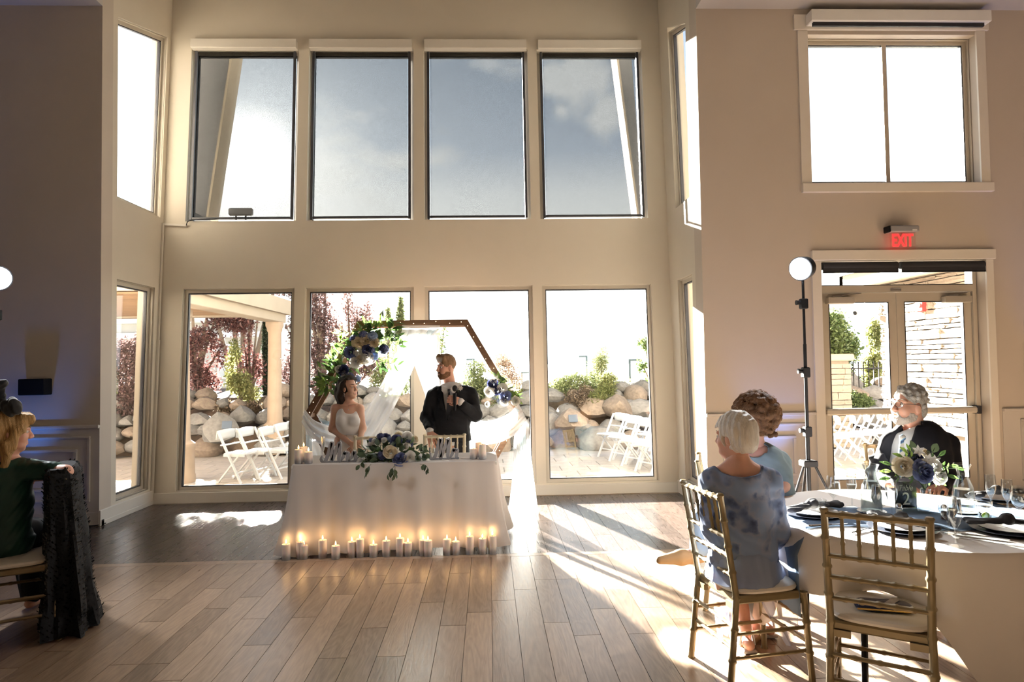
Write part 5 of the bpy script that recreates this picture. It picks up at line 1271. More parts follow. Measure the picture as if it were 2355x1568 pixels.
def hand_into(S, w, d, n, side, curl=.35, sc=1.0, spread=.10, thumb_curl=.3, curls=None):
    """w wrist, d finger direction, n palm normal (palm faces n), side +1/-1 thumb side = side * (d x n)"""
    w, d, n = Vector(w), Vector(d).normalized(), Vector(n); n = (n-d*n.dot(d)).normalized(); t = d.cross(n)*side
    S.cap(w-d*.02*sc, w+d*.03*sc, .024*sc, .027*sc, .012, (n, .72))
    for k in range(4):
        o = (k-1.5)*-.019*sc; S.cap(w+d*.02*sc+t*o*.6, w+d*.088*sc+t*o, .016*sc, .0125*sc, .010, (n, .85))
    L_ = (.82, .95, 1.0, .88)
    for k in range(4):
        o = (1.5-k)*.0195*sc; ln = (.92, 1.0, .95, .76)[k]; base = w+d*.086*sc+t*o; c = (curls[k] if curls else curl); dd = (d+t*(1.5-k)*spread).normalized(); p = base; a = c*.75
        for j, l in enumerate((.043, .027, .021)):
            dj = dd*math.cos(a)+n*math.sin(a); q = p+dj*l*ln*sc; S.cap(p, q, (.0092, .0084, .0077)[j]*sc, (.0084, .0077, .0066)[j]*sc, .0035); p = q; a += c
    p = w+d*.025*sc+t*.022*sc; dj = (d*.62+t*.75+n*.25).normalized(); q = p+dj*.042*sc; S.cap(p, q, .0145*sc, .011*sc, .010)
    dj = (d*.85+t*(.4-thumb_curl)+n*(.2+thumb_curl)).normalized(); r_ = q+dj*.030*sc; S.cap(q, r_, .0105*sc, .0092*sc, .004); dj = (d*.9+t*(.2-thumb_curl)+n*(.2+thumb_curl*1.2)).normalized(); S.cap(r_, r_+dj*.022*sc, .009*sc, .0072*sc, .003)
def bbox(pts, m): a = np.array([list(p) for p in pts]); return a.min(0)-m, a.max(0)+m
M_['suit'] = mat('black_suit_wool', (.007, .007, .009), .8, noise=.15, scale=40, bump=.04, bscale=300, spec=.2)
M_['shirt'] = mat('white_shirt_cotton', (.80, .80, .80), .8, bump=.05, bscale=60)
M_['tie'] = mat('black_satin_tie', (.012, .013, .018), .4)
M_['gown'] = mat('ivory_satin_gown', (.82, .80, .77), .55, noise=.02, bump=.08, bscale=14, sheen=.2)
# ---------------------------------------------------------------- groom
YG = 6.74
def G(x, y, dy=0.0): return atY(x, y, YG+dy)
gr = person((G(1038, 1000).x, YG, 0), 'man in black suit and tie with a white boutonniere speaking into a microphone')
hg = Head(G(1026, 845, -.02), (-.80, -.58, -.06), (.03, 0, 1), 1.0)
nb = G(1036, 892, .02)
S1 = hg.skin(.004, nb, .056)
hip = G(1040, 1035); ft = (Vector((hip.x-.11, YG, .07)), Vector((hip.x+.11, YG, .07)))
B = Vol((hip.x-.36, YG-.2, 0), (hip.x+.36, YG+.2, nb.z+.02), .014)
B.chain([G(1038, 905), G(1038, 950), G(1039, 1000), hip], [.13, .13, .125, .125], .05, ((0, 1, 0), .7))
for f_, sx in zip(ft, (-1, 1)):
    B.chain([hip+Vector((sx*.085, 0, 0)), Vector((hip.x+sx*.095, YG, .48)), f_], [.075, .05, .04], .03); B.cap(f_-Vector((0, -.04, .03)), f_-Vector((0, .14, .04)), .035, .032, .02)
# hand on the chair back, hand round the microphone
wr = G(989, 993, -.17); HA = Vol(*bbox([wr, wr+Vector((.02, -.14, -.09))], .09), .004); hand_into(HA, wr, (.22, -.62, -.62), (.05, .55, -.6), 1, .30, 1.08, .08)
MIC0, MIC1 = G(1046, 944, -.27), G(1046, 893, -.27)
wl = G(1058, 922, -.22); HB = Vol(*bbox([wl, wl+Vector((-.12, 0, .05))], .09), .0038); hand_into(HB, wl, (-.93, -.22, .22), (-.25, .9, -.1), 1, .95, 1.0, .02, .5)
body = figure_part('body', [S1, B, HA, HB], M_['skin2'], gr); hg.face(gr, (.12, .07, .04), lips=(.50, .22, .18))
# shirt
SH_ = Vol((hip.x-.25, YG-.2, G(0, 1040).z-.02), (hip.x+.25, YG+.2, nb.z+.07), .007)
SH_.chain([G(1037, 905), G(1038, 950), G(1039, 1010)], [.145, .145, .14], .05, ((0, 1, 0), .7)); SH_.cap(G(1034, 886, .0), G(1036, 899, .01), .064, .070, .02); SH_.plane(G(1033, 881, -.03), (-.12, .55, 1), .003)
figure_part('shirt', SH_, M_['shirt'], gr)
# jacket
def arm(S, pts, rad, k=.035): S.chain(pts, rad, k)
J = Vol((hip.x-.40, YG-.42, G(0, 1030).z-.02), (hip.x+.40, YG+.2, nb.z+.03), .0075)
J.chain([G(1040, 912), G(1039, 950), G(1038, 985), G(1040, 1020), G(1041, 1045)], [.178, .182, .176, .186, .195], .05, ((0, 1, 0), .70))
J.chain([G(1004, 903), G(1036, 893, .01), G(1078, 902)], [.060, .070, .060], .04, ((0, 1, 0), .9))
sA, eA, wA = G(996, 910), G(981, 960, .03), G(988, 984, -.13)
sB, eB, wB = G(1083, 909), G(1094, 955, -.03), G(1064, 930, -.20)
arm(J, [sA, eA, wA], [.074, .060, .047]); arm(J, [sB, eB, wB], [.074, .062, .047])
J.cap(G(1034, 878), G(1036, 894, .01), .060, .064, .008, None, 'sub')
vb = G(1030, 968, -.13); vl, vr = G(1013, 886, -.13), G(1055, 886, -.13)
nl = (vl-vb); nl = Vector((-nl.z, 0, nl.x)); nr_ = (vr-vb); nr_ = Vector((nr_.z, 0, -nr_.x))
J.wedge([(vb, nl), (vb, nr_), (Vector((0, YG-.04, 0)), (0, 1, 0))])
J.plane(wA+(wA-eA).normalized()*.012, (wA-eA), .002) if False else None
J.ripple(.0016, 34, 3)
jk = figure_part('jacket', J, M_['suit'], gr)
tz = Vol((hip.x-.26, YG-.2, .02), (hip.x+.26, YG+.2, G(0, 1030).z+.02), .010)
for f_, sx in zip(ft, (-1, 1)): tz.chain([Vector((hip.x+sx*.075, YG, G(0, 1030).z)), Vector((hip.x+sx*.095, YG, .48)), f_+Vector((0, 0, -.01))], [.105, .085, .072], .03)
figure_part('trousers', tz, M_['suit'], gr)
cf = Vol(*bbox([wA, wr, wB, wl], .09), .006)
cf.cap(wA, wA.lerp(wr, .75), .040, .036, .004); cf.cap(wB, wB.lerp(wl, .85), .041, .037, .004); figure_part('shirt_cuffs', cf, M_['shirt'], gr)
def chest(x, y): 
    p = G(x, y); t = (x-1038)/40; zt = .128*math.sqrt(max(.05, 1-t*t*.75)); return Vector((p.x, YG-zt-.004, p.z))
# lapels, tie, buttons, boutonniere
for pts in ([(1019, 890), (1008, 912), (1016, 918), (1013, 926), (1030, 968), (1022, 915)], [(1048, 889), (1062, 912), (1053, 920), (1057, 928), (1031, 968), (1044, 915)]):
    P3 = [chest(x, y)-Vector((0, .006 if i not in (0,) else -.03, 0)) for i, (x, y) in enumerate(pts)]; mb = MB(); mb.prism(P3, (0, .008, 0)); mb_part(mb, 'lapel', M_['suit'], gr, False)
mb = MB(); tp = [(1031, 893), (1038, 893), (1036.5, 900), (1042, 958), (1034, 968), (1027, 958), (1032, 900)]
mb.prism([chest(x, y)+Vector((0, .006, 0)) for x, y in tp], (0, .012, 0)); mb.ell(chest(1034.5, 897)+Vector((0, .004, 0)), (.017, .014, .020), 8, 6); mb_part(mb, 'tie', M_['tie'], gr, True)
for sx, a in ((-1, [(1019, 886), (1034, 893), (1024, 906), (1017, 897)]), (1, [(1048, 885), (1034, 893), (1045, 905), (1052, 896)])):
    mb = MB(); mb.prism([chest(x, y)+Vector((0, .012, 0)) for x, y in a], (0, .008, 0)); mb_part(mb, 'collar', M_['shirt'], gr, False)
for y in (970, 982): mb_part(MB().ell(chest(1028, y)-Vector((0, .022, 0)), (.007, .004, .007), 8, 6), 'button', M_['black'], gr)
bq = chest(1056, 889)-Vector((0, .03, 0)); bt = empty('boutonniere', bq, 0, 'white orchid boutonniere on the groom lapel', 'flower')
for k in range(4): bloom(bt, LIL, bq+Vector((rnd.uniform(-.02, .025), -.012, rnd.uniform(-.018, .02))), .026, CAMD+Vector((rnd.uniform(-.6, .6), 0, rnd.uniform(-.4, .6))), 'petals')
MB().tube([Vector((0, -.004, 0)), Vector((-.006, -.004, -.05))], .003, 6).build('stem', M_['stem'], bt)
# hair and beard
M_['hair_g'] = mat('light_brown_hair', (.20, .115, .06), .6, spec=.2, noise=.3, scale=60, stretch=(3, 3, 1), bump=.5, bscale=120)
M_['beard'] = mat('brown_beard', (.15, .075, .04), .8, spec=.15, noise=.3, scale=90, bump=.6, bscale=160)
def hvol(hd, m=.19): lo, hi = hd.box(m); return Vol(lo, hi, .0042)
Hh = hvol(hg); Hh.ell(hg.p(0, -.014, .045), (.080, .098, .094), hg.M, .01)
Hh.chain([hg.p(-.05, .060, .100), hg.p(0, .074, .108), hg.p(.045, .060, .100)], [.026, .029, .026], .03); Hh.ell(hg.p(0, .02, .108), (.060, .07, .032), hg.M, .02)
Hh.wedge([(hg.p(0, .058, 0), -hg.f+hg.u*.25), (hg.p(0, 0, .088), hg.u-hg.f*.25)]); Hh.wedge([(hg.p(0, 0, -.02), hg.u), (hg.p(0, -.03, 0), -hg.f)]); Hh.plane(hg.p(0, -.02, -.07), -hg.u+hg.f*.35)
for sd in (-1, 1): Hh.ell(hg.p(sd*.076, -.004, -.012), (.02, .026, .042), hg.M, .006, 'sub')
Hh.ripple(.0015, 90, 5); figure_part('hair', Hh, M_['hair_g'], gr)
def beard_from(S, hd, th=.0035, cheek=.028):
    B_ = Vol.__new__(Vol); B_.lo, B_.h, B_.n = S.lo, S.h, S.n; B_.D = S.D-th
    E = lambda c, r, k=.004: B_.ell(hd.p(*c), [x*hd.sc for x in r], hd.M, k, 'sub')
    B_.plane(hd.p(0, .10, -.034), hd.u-hd.f*.05, .004); B_.plane(hd.p(0, -.012, 0), -hd.f, .006); B_.plane(hd.p(0, .07, -.128), -hd.u-hd.f*.55, .004)
    E((0, .102, -.0605), (.021, .03, .008)); E((0, .110, -.022), (.020, .03, .021)); 
    for sd in (-1, 1): E((sd*.050, .080, -.034), (.030, .034, cheek), .008); E((sd*.078, 0, -.02), (.02, .022, .04))
    return B_
Bd = beard_from(S1, hg); Bd.ripple(.0008, 200, 6); figure_part('beard', Bd, M_['beard'], gr)
mic = empty('microphone', MIC0, 0, 'black handheld microphone held by the groom', 'microphone')
def mloc(p): return Vector(p)-Vector(MIC0)
MB().tube([mloc(MIC0), mloc(MIC0.lerp(MIC1, .78))], [.013, .019], 12).build('handle', M_['black'], mic)
MB().ell(mloc(MIC1), (.026, .026, .032), 14, 10).build('foam_head', mat('mic_foam', (.012, .012, .013), .95, bump=.4, bscale=200), mic)
# ---------------------------------------------------------------- bride
YR = 6.72
def Bq(x, y, dy=0.0): return atY(x, y, YR+dy)
br_ = person((Bq(800, 1000).x, YR, 0), 'woman in strapless ivory wedding gown with dark hair and clasped hands')
hb = Head(Bq(803, 893, -.02), (.84, -.52, .06), (-.03, 0, 1), .90)
nk = Bq(801, 930, .02)
S2 = hb.skin(.0038, nk, .047, nose=.85, jaw=.88)
sL, sR = Bq(772, 940, .01), Bq(827, 940, .01)
eL, eR = Bq(764, 986, -.01), Bq(834, 985, -.01); wL_, wR_ = Bq(808, 1021, -.17), Bq(825, 1018, -.17)
U = Vol(*bbox([Bq(755, 925), Bq(845, 1045), Bq(800, 1000, -.30), Bq(800, 1000, .16)], .03), .0055)
U.chain([Bq(800, 944, .01), Bq(800, 962), Bq(802, 988), Bq(802, 1005)], [.105, .115, .100, .092], .04, ((0, 1, 0), .74))
U.chain([sL, Bq(800, 932, .02), sR], [.042, .046, .042], .04, ((0, 1, 0), .9)); U.cap(hb.p(0, -.018, -.05), nk, .042, .05, .025)
U.chain([sL, eL, wL_], [.044, .034, .024], .03); U.chain([sR, eR, wR_], [.044, .034, .024], .03)
for sd in (-1, 1): U.ell(Bq(800+sd*13, 968, -.085), (.055, .045, .050), None, .03); U.cap(Bq(800+sd*3, 934, -.055), Bq(800+sd*20, 930, -.04), .009, .008, .012)
hand_into(U, wL_, (.80, -.25, -.45), (.1, .9, .1), 1, .35, .86, .02); hand_into(U, wR_, (-.72, -.2, -.66), (0, .9, 0), -1, .40, .86, .02)
Lg = Vol((br_.location.x-.2, YR-.2, 0), (br_.location.x+.2, YR+.2, Bq(0, 1010).z), .014)
for sx in (-1, 1): Lg.chain([Bq(802+sx*14, 1015), Vector((br_.location.x+sx*.07, YR, .45)), Vector((br_.location.x+sx*.06, YR, .08))], [.085, .055, .035], .03); Lg.cap(Vector((br_.location.x+sx*.06, YR+.03, .04)), Vector((br_.location.x+sx*.06, YR-.12, .03)), .03, .026, .02)
figure_part('body', [S2, U, Lg], M_['skin'], br_); hb.face(br_, (.06, .035, .025), lips=(.55, .20, .18))
Gn = Vol((br_.location.x-.42, YR-.36, .0), (br_.location.x+.42, YR+.38, Bq(0, 935).z), .0078)
Gn.chain([Bq(800, 958), Bq(801, 975), Bq(802, 1000), Bq(802, 1022), Bq(802, 1050)], [.125, .118, .103, .122, .150], .04, ((0, 1, 0), .78))
for sd in (-1, 1): Gn.ell(Bq(800+sd*13, 968, -.085), (.066, .060, .062), None, .03)
Gn.ell(Bq(801, 985, -.03), (.10, .098, .09), None, .03)
Gn.cap(Bq(802, 1050), Vector((br_.location.x, YR+.02, .05)), .155, .30, .06, ((0, 1, 0), .9))
# sweetheart neckline
zn = Bq(0, 951).z; Gn.plane((0, 0, zn+.0), (0, 0, 1), .006); Gn.ell(Bq(803, 942, -.13), (.075, .10, .044), None, .03, 'sub')
for sd in (-1, 1): Gn.ell(Bq(800+sd*36, 942, -.02), (.050, .16, .045), None, .012, 'sub')
Gn.ripple(.0011, 22, 8, (1, 1, .2)); figure_part('gown', Gn, M_['gown'], br_)
mb = MB(); bz = [Bq(x, 1001, -.115+.0045*abs(x-802)/3) for x in range(781, 825, 3)]
for p in bz: mb.ell(p, (.008, .006, .006), 6, 5)
mb_part(mb, 'beaded_belt', M_['chrome'], br_)
M_['hair_b'] = mat('dark_brown_hair', (.020, .011, .007), .6, spec=.15, noise=.35, scale=40, stretch=(4, 4, .6), bump=.5, bscale=70)
Hb = Vol(hb.c-Vector((.19, .17, .24)), hb.c+Vector((.17, .17, .16)), .0045)
Hb.ell(hb.p(0, -.018, .042), (.084, .104, .100), hb.M, .01); Hb.chain([hb.p(.0, -.085, .03), hb.p(.01, -.115, -.06), hb.p(.0, -.10, -.15), hb.p(-.0, -.085, -.20)], [.075, .066, .055, .028], .04)
for sd in (-1, 1): Hb.chain([hb.p(sd*.06, .03, .09), hb.p(sd*.082, -.03, .02), hb.p(sd*.075, -.07, -.09), hb.p(sd*.06, -.085, -.17)], [.028, .026, .028, .018], .03)
Hb.wedge([(hb.p(0, .028, 0), -hb.f-hb.u*.12), (hb.p(0, 0, .093), hb.u-hb.f*.05)]); Hb.ell(hb.p(0, .09, -.02), (.066, .085, .105), hb.M, .006, 'sub')
for sd in (-1, 1): Hb.ell(hb.p(sd*.078, -.002, -.010), (.018, .022, .032), hb.M, .006, 'sub')
Hb.ripple(.0024, 60, 9, (1, 1, .35)); figure_part('hair', Hb, M_['hair_b'], br_)
mb = MB().tube(curve_pts([hb.p(-.06, .05, .05), hb.p(-.078, .05, -.04), hb.p(-.066, .055, -.10), hb.p(-.082, .045, -.16), hb.p(-.068, .035, -.24)], 24), [.006-.0002*i for i in range(25)], 6); mb_part(mb, 'loose_curl', M_['hair_b'], br_)
er = MB(); er.ell(hb.p(.082, -.002, -.055), (.006, .006, .006), 8, 6); er.ell(hb.p(.082, -.002, -.075), (.005, .005, .010), 8, 6); mb_part(er, 'earring', M_['chrome'], br_)
er = MB(); er.ell(Bq(801, 942, -.085), (.005, .004, .006), 8, 6); mb_part(er, 'pendant', M_['chrome'], br_)
mb_part(MB().tube([wR_+Vector((.0265*math.cos(a), .004*math.cos(a), .0265*math.sin(a))) + Vector((-.006, 0, -.0)) for a in [i*math.pi/7 for i in range(14)]], .0028, 6, closed=True), 'bracelet', M_['chrome'], br_)
# ---------------------------------------------------------------- round guest table
RX, RY, RR, RZ = 2.27, 3.52, .715, .745
rt_ = empty('round_table', (RX, RY, 0), 0, 'round banquet table with black folding legs under a pale cloth', 'table')
MB().lathe([(0, RZ-.03), (RR-.01, RZ-.03), (RR, RZ-.02), (RR, RZ-.006), (0, RZ-.004)], 40, close=False).build('tabletop', M_['wood'], rt_)
for a in (35, 145, 215, 325):
    a = math.radians(a); MB().cyl((.52*math.cos(a), .52*math.sin(a), 0), (.50*math.cos(a), .50*math.sin(a), RZ-.03), .016, n=8).build('leg', M_['black'], rt_)
rows = [[(0, 0, RZ)]*120]
for k in (.4, .8, .98): rows.append([((RR+.002)*k*math.cos(2*math.pi*i/120), (RR+.002)*k*math.sin(2*math.pi*i/120), RZ) for i in range(120)])
rows.append([((RR+.004)*math.cos(2*math.pi*i/120), (RR+.004)*math.sin(2*math.pi*i/120), RZ) for i in range(120)]); rows.append([((RR+.010)*math.cos(2*math.pi*i/120), (RR+.010)*math.sin(2*math.pi*i/120), RZ-.012) for i in range(120)])
for j in range(1, 13):
    t = j/12; ring = []
    for i in range(120):
        a = 2*math.pi*i/120; c4 = sum(math.exp(-((a-math.radians(q)+math.pi) % (2*math.pi)-math.pi)**2/.05) for q in (262, 352, 82, 172))
        drop = .31+.30*c4; f = (.022*math.sin(a*9+1)+.016*math.sin(a*17+2.2))*t*t
        r = RR+.012+.03*math.sin(min(1, t*2)*math.pi/2)*.4+.05*t*(.4+c4*.5)+f
        push = math.exp(-((a-math.radians(229)+math.pi) % (2*math.pi)-math.pi)**2/.11)*max(0, t-.25); r -= .22*push; drop *= 1-.25*push
        ring.append((r*math.cos(a), r*math.sin(a), RZ-.003-drop*t))
    rows.append(ring)
o = MB().sheet(rows, True).build('tablecloth', M_['cloth_r'], None); o.location = (RX, RY, 0); tag(o, 'pale cloth with hanging corners over the round guest table', 'tablecloth')
M_['runner'] = sheer_mat('dusty_blue_runner', (.24, .32, .44), .88, .45)
g = []
for i in range(25):
    t = i/24; y = RY-.05+.05*math.sin(t*9); x = RX-.80+1.6*t; rad = abs(t-.5)*1.6
    z0 = RZ+.004 if rad < RR-.01 else RZ+.004-(rad-RR+.01)*4.5
    xx = x if rad < RR-.01 else RX+math.copysign(RR+.018+.03*(rad-RR), x-RX)
    g.append([(xx, y+(-.24+.48*j/12)*(1-.1*math.sin(t*7)), z0+.004*math.sin(j*2.1+t*5)) for j in range(13)])
o = MB().sheet(g).build('table_runner', M_['runner'], None, solid=.002); tag(o, 'dusty blue cheesecloth runner across the round guest table', 'runner')
TT = RZ+.004
def onT(px, py): return atZ(px, py, TT)
M_['china'] = mat('white_china', (.78, .77, .74), .25); M_['charger'] = mat('charcoal_charger', (.03, .035, .05), .3); M_['napkin'] = mat('charcoal_napkin', (.022, .020, .022), .85, noise=.2, scale=30, bump=.2, bscale=60)
def setting(px, py, what, napdir, plate=True, knot=True):
    p = onT(px, py); x, y = p.x, p.y
    rt = empty('charger_plate', (x, y, TT), 0, 'dark charger plate ' + what, 'plate', 'charger plates on the guest table'); MB().lathe([(0, 0), (.10, 0), (.155, .012), (.158, .015), (.15, .015), (.10, .006), (0, .006)], 36, close=False).build('plate_disc', M_['charger'], rt)
    rt = empty('dinner_plate', (x, y, TT+.008), 0, 'white dinner plate ' + what, 'plate', 'dinner plates on the guest table'); MB().lathe([(0, 0), (.08, 0), (.125, .016), (.128, .019), (.12, .018), (.078, .005), (0, .005)], 36, close=False).build('plate_disc', M_['china'], rt)
    S = Vol((-.22, -.13, -.01), (.22, .13, .09), .006)
    S.cap((-.17, .01, .022), (-.03, 0, .028), .016, .024, .01, ((0, 0, 1), .6)); S.cap((.17, -.015, .020), (.03, 0, .028), .034, .022, .01, ((0, 0, 1), .5)); S.cap((-.16, -.02, .018), (-.04, 0, .026), .022, .020, .01, ((0, 0, 1), .55)); S.ell((0, 0, .036), (.032, .036, .028), None, .006); S.ripple(.0025, 60, int(px))
    o = link('napkin', vols_mesh('napkin', [S], M_['napkin'])); o.location = (x, y, TT+.024); o.rotation_euler = (0, 0, napdir); tag(o, 'charcoal napkin tied in a knot ' + what, 'napkin', 'napkins on the guest table')
    return Vector((x, y, TT))
setting(1868, 1183, 'in front of the curly haired woman', .35); sB_ = setting(2075, 1218, 'behind the empty chair back', 1.9); sC_ = setting(2318, 1222, 'nearest the table edge past the empty chair', -.35); setting(2292, 1150, 'at the far side past the tall carafe', .2)
def wine(name, px, py, H, rb, rm, stem, label, cat='glass', water=0.0, group='stemware on the guest table'):
    p = onT(px, py); rt = empty(name, (p.x, p.y, TT), 0, label, cat, group); zb = H*stem
    MB().lathe([(0, .0), (.032, 0), (.031, .003), (.005, .012), (.004, zb-.01), (.010, zb), (rb*.75, zb+(H-zb)*.18), (rb, zb+(H-zb)*.42), (rm, H), (rm-.0015, H), (rb-.002, zb+(H-zb)*.42), (rb*.7, zb+(H-zb)*.2), (0, zb+.006)], 20, close=False).build('glass', M_['clear'], rt)
    if water: MB().lathe([(0, zb+.008), (rb*.68, zb+(H-zb)*.2), (rb*.94, zb+(H-zb)*.42), (rb*.95, zb+(H-zb)*(.42+water)), (0, zb+(H-zb)*(.42+water))], 18, close=False).build('water', M_['water'], rt)
wine('water_goblet', 1917, 1160, .165, .040, .034, .28, 'full water goblet behind the plastic cup', water=.3); wine('champagne_flute', 1960, 1166, .20, .028, .024, .38, 'champagne flute next to the full water goblet', water=.02)
wine('water_goblet', 2024, 1192, .175, .041, .035, .32, 'clear goblet in front of the frosty carafe'); wine('champagne_flute', 2052, 1195, .21, .029, .026, .38, 'champagne flute between the carafe and the table number', water=.05)
wine('water_goblet', 2182, 1226, .18, .042, .036, .35, 'goblet near the plate behind the empty chair', water=.05); wine('champagne_flute', 2198, 1255, .215, .030, .026, .38, 'tall cut flute closest to the table edge')
wine('champagne_flute', 2280, 1172, .195, .028, .024, .38, 'half full flute standing alone right of the tall carafe', water=.0); wine('champagne_flute', 2318, 1178, .18, .028, .025, .36, 'empty flute near the frame edge'); wine('water_goblet', 2345, 1190, .165, .04, .034, .3, 'goblet at the frame edge of the guest table', water=.2)
for px, py, w in ((1918+4, 1186, None),):
    p = onT(1886, 1183); rt = empty('plastic_cup', (p.x, p.y, TT+.016), 0, 'clear plastic cup standing on the plate by the curly haired woman', 'cup'); MB().lathe([(0, 0), (.022, 0), (.034, .062), (.037, .064), (.0365, .067), (.033, .066), (.021, .003), (0, .003)], 22, close=False).build('cup_wall', M_['clear'], rt)
p = onT(2312, 1212); rt = empty('lime_drink', (p.x+.02, p.y+.16, TT), 0, 'short tumbler with a lime wedge beside the black napkin', 'glass'); MB().lathe([(0, 0), (.030, 0), (.037, .10), (.0355, .10), (.028, .006), (0, .006)], 20, close=False).build('tumbler', M_['clear'], rt); MB().ell((.005, 0, .022), (.022, .010, .016), 10, 6).build('lime_wedge', mat('lime', (.35, .50, .06), .5), rt)
M_['icewater'] = glass_mat('cloudy_water', (.86, .88, .88), .05, 1.5)
for px, py, H, w in ((2005, 1178, .262, 'frosty glass carafe of water left of the table number'), (2217, 1178, .262, 'clear glass carafe half full of water right of the flowers')):
    p = onT(px, py); rt = empty('saucer', (p.x, p.y, TT), 0, 'small white saucer under the ' + ('frosty carafe' if px < 2100 else 'half full carafe'), 'plate', 'saucers'); MB().lathe([(0, 0), (.05, 0), (.075, .008), (.074, .010), (.05, .003), (0, .003)], 24, close=False).build('saucer_disc', M_['china'], rt)
    rt = empty('carafe', (p.x, p.y, TT+.004), 0, w, 'carafe', 'water carafes')
    pr_ = [(0, 0), (.052, 0), (.054, .004), (.053, .10), (.046, .145), (.030, .185), (.026, .205), (.033, .235), (.044, H), (.042, H), (.031, .235), (.0245, .205), (.0285, .185), (.044, .145), (.051, .10), (.051, .008), (0, .008)]
    MB().lathe(pr_, 24, close=False).build('carafe_glass', M_['clear'] if px > 2100 else glass_mat('frosted_carafe', (.80, .82, .82), .25, 2.5), rt)
    lv = .125 if px > 2100 else .17; MB().lathe([(0, .009), (.0505, .009), (.0505, .10), (.046 if lv < .14 else .034, lv), (0, lv)], 22, close=False).build('water', M_['icewater'], rt)
for px, py, w, cn in ((2068, 1192, 'salt shaker beside the flower vase', (.80, .78, .72)), (2172, 1195, 'pepper shaker in front of the flower vase', (.16, .08, .05))):
    p = onT(px, py); rt = empty('shaker', (p.x, p.y, TT), 0, 'glass ' + w, 'shaker', 'salt and pepper shakers'); MB().lathe([(0, 0), (.016, 0), (.018, .05), (.013, .062), (0, .062)], 12, close=False).build('shaker_glass', M_['clear'], rt); MB().lathe([(0, .003), (.0135, .003), (.0145, .045), (0, .045)], 10, close=False).build('spice', mat('spice', cn, .9), rt); MB().lathe([(.0145, .060), (.0145, .072), (.008, .080), (0, .080)], 12, close=False).build('cap', M_['chrome'], rt)
def cutlery(px, py, rz, kind, label):
    p = onT(px, py); rt = empty(kind, (p.x, p.y, TT), rz, label, kind, 'cutlery on the guest table'); mb = MB()
    mb.tube([(-.10, 0, .004), (.0, 0, .004), (.03, 0, .005)], [.005, .004, .003], 6); mb.build('handle', M_['chrome'], rt)
    mb = MB()
    if kind == 'knife': mb.prism([(.03, -.008, .003), (.11, -.008, .003), (.125, .002, .003), (.03, .006, .003)], (0, 0, .002))
    elif kind == 'fork':
        mb.box((.03, -.010, .003), (.06, .010, .006))
        for q in range(4): mb.box((.06, -.010+q*.0058, .003), (.10, -.0075+q*.0058, .005))
    else: mb.ell((.055, 0, .005), (.03, .016, .005), 10, 6)
    mb.build('tip', M_['chrome'], rt)
cutlery(1900, 1208, .1, 'knife', 'knife at the edge before the curly haired woman'); cutlery(2262, 1235, -.75, 'fork', 'fork left of the plate near the frame edge'); cutlery(2250, 1240, -.75, 'knife', 'knife handle beside the edge of the cloth left of the black napkin'); cutlery(1985, 1220, .5, 'fork', 'fork left of the plate behind the empty chair'); cutlery(1940, 1185, .9, 'spoon', 'spoon by the champagne flute'); cutlery(2240, 1165, -.4, 'spoon', 'spoon on the runner behind the tall carafe')
# table number
p = onT(2084, 1170); rt = empty('table_number', (p.x, p.y, TT), 0, 'black acrylic table number sign reading Table 2', 'sign')
MB().box((-.062, -.003, .004), (.062, .003, .155), .001).build('acrylic_panel', mat('black_acrylic', (.012, .012, .014), .15), rt, False); MB().box((-.05, -.025, 0), (.05, .025, .012), .003).build('stand', M_['clear'], rt, False)
def text(body, size, loc, rot, mt, par, name='lettering', sx=1.0, shear=0.0, ext=.0008, off=0.0):
    c = D.curves.new(name+'_outline', 'FONT'); c.body = body; c.size = size; c.align_x = 'CENTER'; c.align_y = 'CENTER'; c.extrude = ext; c.shear = shear; c.offset = off; 
    t_ = D.objects.new('t', c); COL.objects.link(t_); bpy.context.view_layer.update(); me = D.meshes.new_from_object(t_.evaluated_get(bpy.context.evaluated_depsgraph_get())); D.objects.remove(t_); me.materials.clear(); me.materials.append(mt)
    o = D.objects.new(name, me); COL.objects.link(o); o.parent = par; o.location = loc; o.rotation_euler = rot; o.scale = (sx, 1, 1); return o
M_['ink'] = mat('white_ink', (.78, .74, .66), .6)
text('Table', .048, (-.006, -.0045, .118), (math.pi/2, 0, 0), M_['ink'], rt, shear=.4, sx=.8, off=-.0012); text('2', .10, (.0, -.0045, .055), (math.pi/2, 0, 0), M_['ink'], rt, sx=.95)
# flower vase
p = onT(2130, 1178); va = empty('flower_vase', (p.x, p.y, TT), 0, 'bud vase with cream rose, dusty blue peony and greenery on the guest table', 'flowers')
MB().lathe([(0, 0), (.036, 0), (.042, .02), (.040, .07), (.026, .10), (.024, .125), (.028, .13), (.026, .13), (.022, .12), (.024, .10), (.038, .07), (.039, .02), (0, .006)], 22, close=False).build('vase_glass', M_['clear'], va); MB().lathe([(0, .007), (.038, .02), (.037, .06), (0, .06)], 18, close=False).build('water', M_['water'], va)
YV = p.y
def pv(x, y, dy=0): return atY(x, y, YV+dy)
sv = YV/FPX
for (k, x, y, r, dy) in (('cream', 2078, 1072, 25, -.03), ('dusk', 2124, 1084, 28, -.06), ('navy', 2108, 1058, 22, .0), ('cream', 2128, 1043, 12, .02), ('white', 2160, 1094, 22, -.01), ('white', 2155, 1072, 14, .0)): bloom(va, ROSE[k][int(x) % 2], pv(x, y, dy), r*sv*.92, Vector((-.25 if x < 2100 else .15, -1, .25)), 'rose')
for x, y in ((2112, 1037), (2130, 1062), (2118, 1066), (2150, 1060), (2136, 1056)): bloom(va, LIL, pv(x, y, -.04), 11*sv*1.3, Vector((rnd.uniform(-.4, .4), -1, .4)), 'lily')
